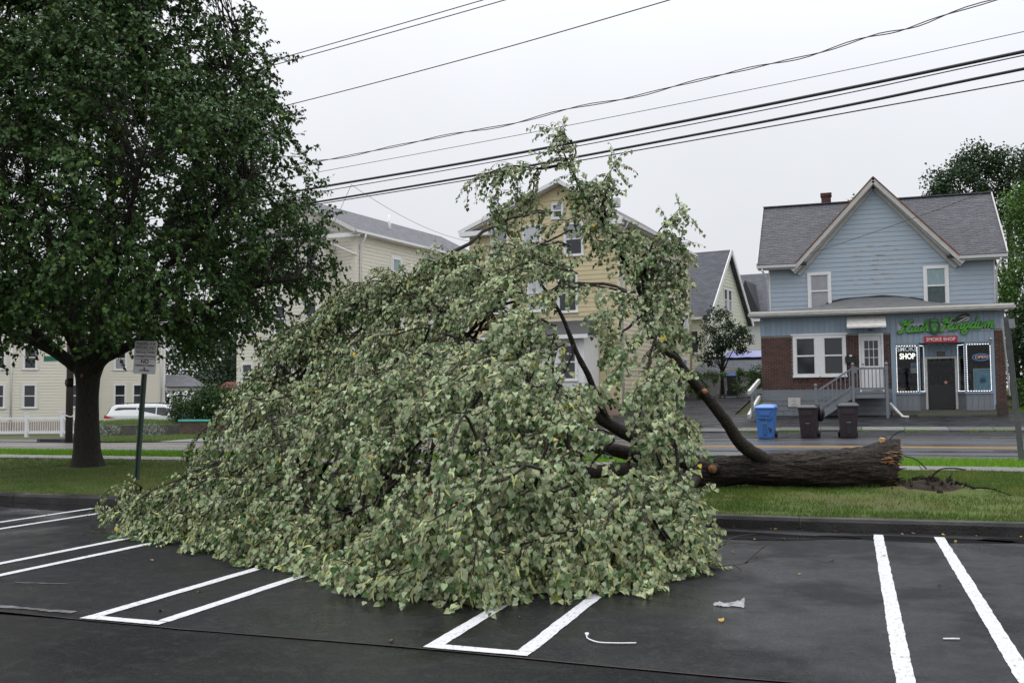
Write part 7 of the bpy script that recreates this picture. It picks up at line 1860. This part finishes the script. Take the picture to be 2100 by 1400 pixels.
# ---------------------------------------------------------------- trees, shrubs and vines further off
def lobe_points(lobes, n, shell=0.45):
    vol = np.array([l[3] * l[4] * l[5] for l in lobes]) ** 0.75; cnt = RNG.multinomial(n, vol / vol.sum())
    P, O = [], []
    for l, c in zip(lobes, cnt):
        d = unitv(rnd(c)); r = (shell + (1 - shell) * RNG.random(c) ** 0.6)[:, None]
        w = np.array([1 + 0.35 * noise.noise(Vector(tuple(q * 2.3)) + Vector((l[0], l[1], l[2]))) for q in d])[:, None]
        P.append(np.array(l[:3]) + d * r * w * np.array(l[3:6])); O.append(d)
    return np.concatenate(P), np.concatenate(O)
def tree(name, base, lobes, n, size, m, label, trunk_r=0.2, cat='tree', group=None, limbs=True, zmin=None, up=0.5):
    e = empty(name, base, 0, label, cat, group)
    c = np.array(base)
    L_ = [(l[0] - c[0], l[1] - c[1], l[2] - c[2], *l[3:]) for l in lobes]
    P, O = lobe_points(L_, n)
    # clump the foliage: pull points towards random sub-centres
    sub, so = lobe_points(L_, max(12, n // 60), 0.7); idx = RNG.integers(0, len(sub), n)
    cl = RNG.random(n) < 0.8
    P[cl] = sub[idx[cl]] + rnd(cl.sum()) * np.array([l[3] for l in L_]).mean() * 0.16
    if zmin is not None: keep = P[:, 2] > zmin - c[2]; P, O = P[keep], O[keep]
    k = len(P)
    leaf_cloud('crown', P, unitv(0.8 * rnd(k) + np.array((0, 0, -0.4))), unitv(O * 0.4 + 0.6 * rnd(k) + np.array((0, 0, up))), RNG.uniform(size * 0.7, size * 1.25, k), RNG.uniform(0.6, 1.4, (k, 1)) * (1 + RNG.normal(size=(k, 3)) * 0.06), KITE_V, KITE_F, m, e, 'stuff')
    if trunk_r:
        top = np.mean([l[2] for l in L_])
        MB().tube([(0, 0, -0.4), (0.05, 0, top * 0.5), (0.1, 0, top)], [trunk_r * 1.2, trunk_r, trunk_r * 0.4], 8).build('trunk', M_BARKV, e)
        for l in L_:
            if limbs: MB().tube(smooth_line([(0.05, 0, max(0.2, top * 0.35)), (l[0] * 0.5, l[1] * 0.5, lerp(top * 0.4, l[2], 0.6)), (l[0], l[1], l[2] + l[5] * 0.4)], 5), [trunk_r * 0.5] * 3 + [trunk_r * 0.3] * 4 + [trunk_r * 0.12] * 4, 5).build('limb', M_BARKV, e)
    return e
M_FAR1 = leaf_mat('leaf_dark_oak', (0.030, 0.060, 0.020), (0.04, 0.07, 0.03), 0.6)
M_FAR2 = leaf_mat('leaf_bright', (0.085, 0.17, 0.032), (0.10, 0.18, 0.05), 0.6)
M_FAR3 = leaf_mat('leaf_deep', (0.018, 0.042, 0.014), (0.03, 0.055, 0.02), 0.55)
M_YEW = leaf_mat('yew', (0.030, 0.065, 0.014), (0.035, 0.07, 0.02), 0.55)
M_VINE = leaf_mat('vine', (0.055, 0.12, 0.022), (0.07, 0.13, 0.03), 0.55)
tree('oak_tree', (9.2, 66.0, 2.0), [(6.6, 66, 14.3, 1.7, 1.7, 1.4), (7.6, 66.5, 15.9, 1.3, 1.4, 1.1), (5.6, 66, 13.3, 1.2, 1.4, 0.9), (9.6, 66, 15.4, 1.3, 1.5, 1.2), (11.6, 66, 14.8, 1.7, 1.7, 1.5), (9.2, 67, 13.2, 1.5, 1.5, 1.2)], 17000, 0.17, M_FAR1, 'dark wind-blown tree above the right end of the shop roof', 0.22)
tree('bright_tree', (9.6, 54.0, 1.6), [(8.6, 54, 10.8, 1.3, 1.4, 1.3), (9.6, 54.5, 8.8, 1.9, 1.6, 1.8), (8.6, 53.6, 6.6, 1.7, 1.4, 1.8), (10.4, 54, 12.4, 1.5, 1.5, 1.2), (9.0, 53.5, 4.2, 1.8, 1.4, 1.6)], 24000, 0.15, M_FAR2, 'bright green tree right of the shop house at the picture edge', 0.2)
tree('deep_green_tree', (10.5, 49.0, 1.4), [(8.6, 49, 3.4, 2.1, 1.5, 2.4), (10.0, 50, 6.0, 2.0, 1.5, 2.2), (8.2, 48.5, 1.7, 1.6, 1.2, 1.1)], 20000, 0.14, M_FAR3, 'dark shaded tree low beside the right wall of the shop house', 0.18)
tree('roof_top_tree', (0.6, 62.0, 2.0), [(0.4, 62, 12.4, 0.9, 1.0, 0.7), (1.2, 62, 12.9, 0.7, 0.8, 0.6), (-0.2, 62, 11.8, 1.0, 1.0, 0.8)], 2500, 0.16, M_FAR2, 'treetop showing over the ridge beside the chimney', 0.15)
tree('garden_tree', (-6.45, 53.0, 1.9), [(-6.6, 53, 5.5, 0.75, 0.8, 0.7), (-6.0, 53, 4.7, 0.95, 0.9, 0.75), (-7.0, 53.2, 4.5, 0.7, 0.8, 0.8), (-5.4, 53, 4.4, 0.7, 0.7, 0.55), (-6.8, 52.8, 3.6, 0.7, 0.7, 0.5)], 5200, 0.10, M_FAR3, 'small dark garden tree in front of the pale gabled house', 0.09)
for i, (px_, py_, zt, rr, mm, lb) in enumerate([(-50, 74, 7.0, 4.2, M_FAR3, 'dark tree behind the white porch, left of the hedge'), (-57, 82, 9.0, 5.0, M_FAR1, 'tall dark tree far behind the vinyl house'), (-44, 80, 7.5, 4.5, M_FAR3, 'deep green tree behind the low red building'), (-36, 78, 7.0, 4.0, M_FAR1, 'dark tree seen between the two cream houses'), (-63, 76, 6.0, 4.0, M_FAR1, 'background tree behind the cream house at the far left')]):
    tree('background_tree', (px_, py_, 0.2), [(px_, py_, zt, rr, rr, rr), (px_ - rr * 0.6, py_ + 1, zt - 2, rr * 0.8, rr * 0.8, rr * 0.8), (px_ + rr * 0.6, py_, zt - 2.4, rr * 0.8, rr * 0.8, rr * 0.8), (px_ + 0.5, py_ - 1, zt - 4.0, rr * 0.9, rr * 0.8, rr * 0.7)], 7000, 0.28, mm, lb, 0.3, group='trees behind the houses at the left')
tree('yew_hedge', (-29.0, 40.3, 0.3), [(-30.0, 40.3, 1.05, 1.0, 0.9, 0.75), (-28.9, 40.4, 1.45, 1.0, 0.9, 0.75), (-27.6, 40.4, 1.5, 1.1, 0.9, 0.8), (-26.3, 40.4, 1.5, 1.1, 0.9, 0.8)], 26000, 0.085, M_YEW, 'dark clipped yew hedge above the teal-capped brick wall', 0.06, 'hedge', limbs=False, zmin=0.3)
tree('fence_vine', (-6.0, 50.1, 1.6), [(-7.4, 50.0, 2.35, 0.5, 0.2, 0.55), (-6.4, 50.05, 2.6, 0.6, 0.15, 0.25), (-4.9, 50.0, 2.3, 0.75, 0.22, 0.55), (-4.2, 50.0, 2.5, 0.6, 0.22, 0.5), (-7.0, 50, 1.8, 0.4, 0.2, 0.4)], 4200, 0.085, M_VINE, 'leafy vine spilling over the chain-link fence', 0.02, 'vine', limbs=False)
tree('wall_bush', (7.3, 43.0, 1.2), [(7.6, 43.5, 1.6, 1.1, 0.9, 0.8), (6.8, 44.5, 1.5, 0.8, 0.9, 0.7)], 3000, 0.10, M_VINE, 'low bush in the grass right of the shop house', 0.03, 'bush', limbs=False)

# ---------------------------------------------------------------- grass
def grass(name, n, sampler, zf, h, m, width=0.007, lean=0.5, tintf=None):
    xy = sampler(n); n = len(xy)
    z = np.array([zf(x, y) for x, y in xy])
    pos = np.column_stack([xy, z - 0.004])
    a = RNG.uniform(0, 2 * np.pi, n); d = np.column_stack([np.cos(a), np.sin(a), np.zeros(n)])
    hh = RNG.uniform(h * 0.55, h * 1.25, n)
    axis = unitv(np.array((0, 0, 1.0)) + d * RNG.uniform(0, lean, (n, 1)))
    tv = np.array([(-0.5, 0, 0), (0.5, 0, 0), (0.0, 1.0, 0.12)])
    side, axis, nr = frames(axis, np.column_stack([-d[:, 1], d[:, 0], np.zeros(n)]) + 0.3 * rnd(n))
    w = width * RNG.uniform(0.7, 1.4, n)
    v = np.stack([pos - side * w[:, None] / 2, pos + side * w[:, None] / 2, pos + axis * hh[:, None]], 1).reshape(-1, 3)
    me = bpy.data.meshes.new(name)
    me.vertices.add(3 * n); me.vertices.foreach_set('co', v.astype(np.float32).ravel())
    me.loops.add(3 * n); me.loops.foreach_set('vertex_index', np.arange(3 * n, dtype=np.int32))
    me.polygons.add(n); me.polygons.foreach_set('loop_start', np.arange(0, 3 * n, 3, dtype=np.int32)); me.update(calc_edges=True)
    at = me.attributes.new('tint', 'FLOAT_COLOR', 'POINT')
    t = tintf(xy) if tintf else np.ones((n, 3))
    t = t * RNG.uniform(0.7, 1.35, (n, 1)) * (1 + RNG.normal(size=(n, 3)) * 0.08)
    c = np.ones((n, 3, 4), np.float32); c[:, :, :3] = t[:, None]; at.data.foreach_set('color', c.ravel())
    me.materials.append(m)
    o = link(name, me); o['kind'] = 'stuff'
    return o
M_GRASS = leaf_mat('grass_blade', (0.095, 0.145, 0.030), (0.095, 0.145, 0.030), 0.6)
M_GRASSB = leaf_mat('grass_blade_bright', (0.15, 0.29, 0.025), (0.15, 0.29, 0.025), 0.6)
M_GRASSL = leaf_mat('grass_blade_long', (0.14, 0.20, 0.06), (0.14, 0.20, 0.06), 0.6)
def verge_sampler(n):
    x = np.where(RNG.random(n) < 0.35, RNG.uniform(-3, 5.5, n), RNG.uniform(-24, 5.5, n)); u = RNG.random(n)
    y0 = np.array([kerb_y(v) + 0.17 for v in x]); y = y0 + (18.93 - y0) * u
    keep = ((x - 1.05) / 0.85) ** 2 + ((y - 15.45) / 0.55) ** 2 > RNG.uniform(0.5, 1.3, n)
    keep &= ((x + 14.77) / 0.55) ** 2 + ((y - 16.4) / 0.55) ** 2 > RNG.uniform(0.6, 1.2, n)
    dirt = np.array([noise.noise((a * 1.1, b_ * 1.6, 8)) for a, b_ in zip(x, y)])
    keep &= ~((y < y0 + 2.6) & (dirt > 0.10) & (RNG.random(n) < 0.65))
    keep &= ~((np.abs(x - 0.6) < 1.8) & (np.abs(y - 14.2) < 1.0) & (RNG.random(n) < 0.45))
    return np.column_stack([x, y])[keep]
def verge_tint(xy):
    d = np.array([noise.noise((a * 0.5, b_ * 0.8, 2)) + 0.5 * noise.noise((a * 1.9, b_ * 2.2, 5)) for a, b_ in xy])
    dry = np.clip((d + 0.02) * 1.5, 0, 1)[:, None]; return (1 - dry) * np.array((0.85, 1.0, 0.8)) + dry * np.array((1.75, 1.25, 1.25))
grass('verge_grass', 190000, verge_sampler, verge_z, 0.062, M_GRASS, 0.0075, 0.9, verge_tint)
def strip_sampler(n): return np.column_stack([RNG.uniform(-27, 5.5, n), RNG.uniform(20.0, 22.08, n)])
grass('strip_grass', 60000, strip_sampler, lambda x, y: gz(x, y) + 0.012, 0.085, M_GRASSB, 0.012, 0.6)
grass('long_grass', 16000, lambda n: np.column_stack([RNG.uniform(-36.2, -29.3, n), RNG.uniform(39.2, 43.0, n)]), mound_z, 0.22, M_GRASSL, 0.014, 0.5)
grass('roadside_weeds', 14000, lambda n: np.column_stack([RNG.uniform(-33.0, -27.0, n), 34.1 + 4.8 * RNG.random(n) ** 1.3]), lambda x, y: gz(x, y) + 0.01, 0.20, M_GRASSL, 0.014, 0.6)
def seams(n):
    x = RNG.uniform(-9, 8, n); y = np.where(RNG.random(n) < 0.5, 35.47, 36.52) + RNG.normal(size=n) * 0.06
    k = np.array([noise.noise((a * 0.8, b_ * 2, 1)) for a, b_ in zip(x, y)]) > 0.0; return np.column_stack([x, y])[k]
grass('joint_weeds', 5000, seams, lambda x, y: gz(x, y) + 0.01, 0.09, M_GRASSB, 0.014, 0.9)
grass('drive_grass', 9000, lambda n: np.column_stack([RNG.uniform(-13.5, -9.6, n), RNG.uniform(34.2, 42, n)]), lambda x, y: gz(x, y) - 0.06, 0.16, M_GRASSL, 0.016, 0.6)
grass('edge_grass', 7000, lambda n: np.column_stack([RNG.uniform(6.0, 9.5, n), RNG.uniform(35, 44, n)]), lambda x, y: gz(x, y) - 0.06, 0.16, M_GRASSB, 0.014, 0.6)
for (x, y, lb) in ((-29.2, 36.6, 'pale flowering weed clump in front of the dark retaining wall'), (-32.2, 37.2, 'pale flowering weeds at the foot of the utility pole')):
    tree('weed_clump', (x, y, gz(x, y)), [(x, y, gz(x, y) + 0.35, 0.55, 0.4, 0.35), (x - 0.4, y, gz(x, y) + 0.25, 0.4, 0.3, 0.25)], 1400, 0.05, leaf_mat('weed_' + str(int(-x)), (0.22, 0.25, 0.20), (0.22, 0.25, 0.20), 0.7), lb, 0.01, 'weeds', limbs=False)

# ---------------------------------------------------------------- litter on the lot
M_DEADL = [mat('dead_leaf_%d' % i, c, 0.6) for i, c in enumerate([(0.30, 0.12, 0.02), (0.36, 0.22, 0.03), (0.16, 0.06, 0.02)])]
dl = []
for mm in M_DEADL:
    me = bpy.data.meshes.new('fallen_leaf'); tv = HEART_V.copy(); tv[:, 2] = np.abs(tv[:, 2]) * 1.8 + 0.03; me.from_pydata([tuple(p) for p in tv], [], HEART_F); me.materials.append(mm); dl.append(me)
r3 = random.Random(8)
spots = [(r3.uniform(-3.2, 2.8), r3.uniform(6.6, 12.1)) for _ in range(26)] + [(r3.uniform(-12, -6), r3.uniform(7.5, 12.4)) for _ in range(16)] + [(r3.uniform(-1.5, 4), kerb_y(0) - r3.uniform(0.02, 0.14)) for _ in range(12)] + [(-5.0, 6.4), (-5.2, 7.1), (-2.9, 6.05)]
for (x, y) in spots:
    o = link('fallen_leaf', r3.choice(dl), None, (x, y, 0.012), (r3.uniform(-0.3, 0.3), r3.uniform(-0.3, 0.3), r3.uniform(0, 6.3)), (r3.uniform(0.028, 0.05),) * 3)
    cn_ = ('orange', 'yellow', 'brown')[dl.index(o.data)]
    wh_ = 'in the gutter along the kerb' if y > 12.2 else ('left of the fallen crown' if x < -5.5 else ('by the painted lines at the right' if x > 0.1 else ('close to the bare twig' if y > 8.6 else 'in front of the fallen crown')))
    tag(o, 'small %s leaf lying on the wet asphalt %s' % (cn_, wh_), 'leaf', 'fallen leaves on the asphalt')
# torn white plastic sheet
b = MB(); nx, ny = 16, 8; vs_ = []
for j in range(ny + 1):
    for i in range(nx + 1):
        u, w = i / nx - 0.5, j / ny - 0.5
        x = 0.36 * u + 0.03 * noise.noise((u * 5, w * 5, 0)); y = 0.17 * w + 0.03 * noise.noise((u * 5, w * 5, 7)) + 0.02 * math.sin(u * 9)
        z = 0.016 + 0.045 * abs(noise.noise((u * 6, w * 6, 3))) + 0.03 * abs(noise.noise((u * 14, w * 14, 5))) + (0.07 * clamp((u - 0.28) * 5) * clamp(w * 3 + 0.3))
        vs_.append((x, y, z))
b.add(vs_, [(j * (nx + 1) + i, j * (nx + 1) + i + 1, (j + 1) * (nx + 1) + i + 1, (j + 1) * (nx + 1) + i) for j in range(ny) for i in range(nx)], True)
o = b.build('plastic_sheet', mat('clear_plastic', (0.42, 0.43, 0.44), 0.25, translucent=0.3), None, (-0.93, 7.82, 0.0), (0, 0, R(5)))
o.scale = (0.62, 0.7, 0.62)
tag(o, 'crumpled white plastic scrap on the wet asphalt right of the crown', 'plastic')
WC = empty('discarded_cord', (-1.72, 6.55, 0.012), 0, 'bent white cord lying on the asphalt near the painted stall end', 'cord')
MB().tube(smooth_line([(0, 0.0, 0.008), (0.03, -0.09, 0.006), (0.12, -0.17, 0.006), (0.24, -0.16, 0.006), (0.36, -0.12, 0.006)], 6), 0.0045, 6).build('cord', M_WHITE, WC)
MB().tube([(-0.012, 0.0, 0.010), (0.012, 0.008, 0.010)], 0.011, 8).build('end_knob', M_WHITE, WC)
o = MB().tube([(0.52, 7.13, 0.014), (0.62, 7.15, 0.016)], 0.006, 6).build('white_straw', M_WHITE, None); tag(o, 'short white straw between the two painted lines at the right', 'straw')
BT = empty('bare_twig', (-1.25, 9.2, 0.01), 0, 'thin leafless twig lying on the asphalt right of the crown', 'twig')
for k, pts in enumerate(([(-0.35, 0.0, 0.03), (0, 0.03, 0.05), (0.3, 0.05, 0.09), (0.55, 0.2, 0.16)], [(-0.1, 0.02, 0.04), (-0.02, 0.35, 0.16), (0.15, 0.55, 0.25), (0.35, 0.6, 0.28)], [(0.2, 0.04, 0.08), (0.3, -0.15, 0.03), (0.1, -0.4, 0.015)], [(0.0, 0.3, 0.15), (0.1, 0.28, 0.22), (0.3, 0.3, 0.24)], [(0.3, 0.05, 0.09), (0.42, 0.1, 0.2), (0.5, 0.08, 0.26)])):
    P = smooth_line(pts, 5); MB().tube(P, [lerp(0.007, 0.002, i / (len(P) - 1)) for i in range(len(P))], 5).build('stem' if k == 0 else 'side_shoot', M_TWIG, BT)
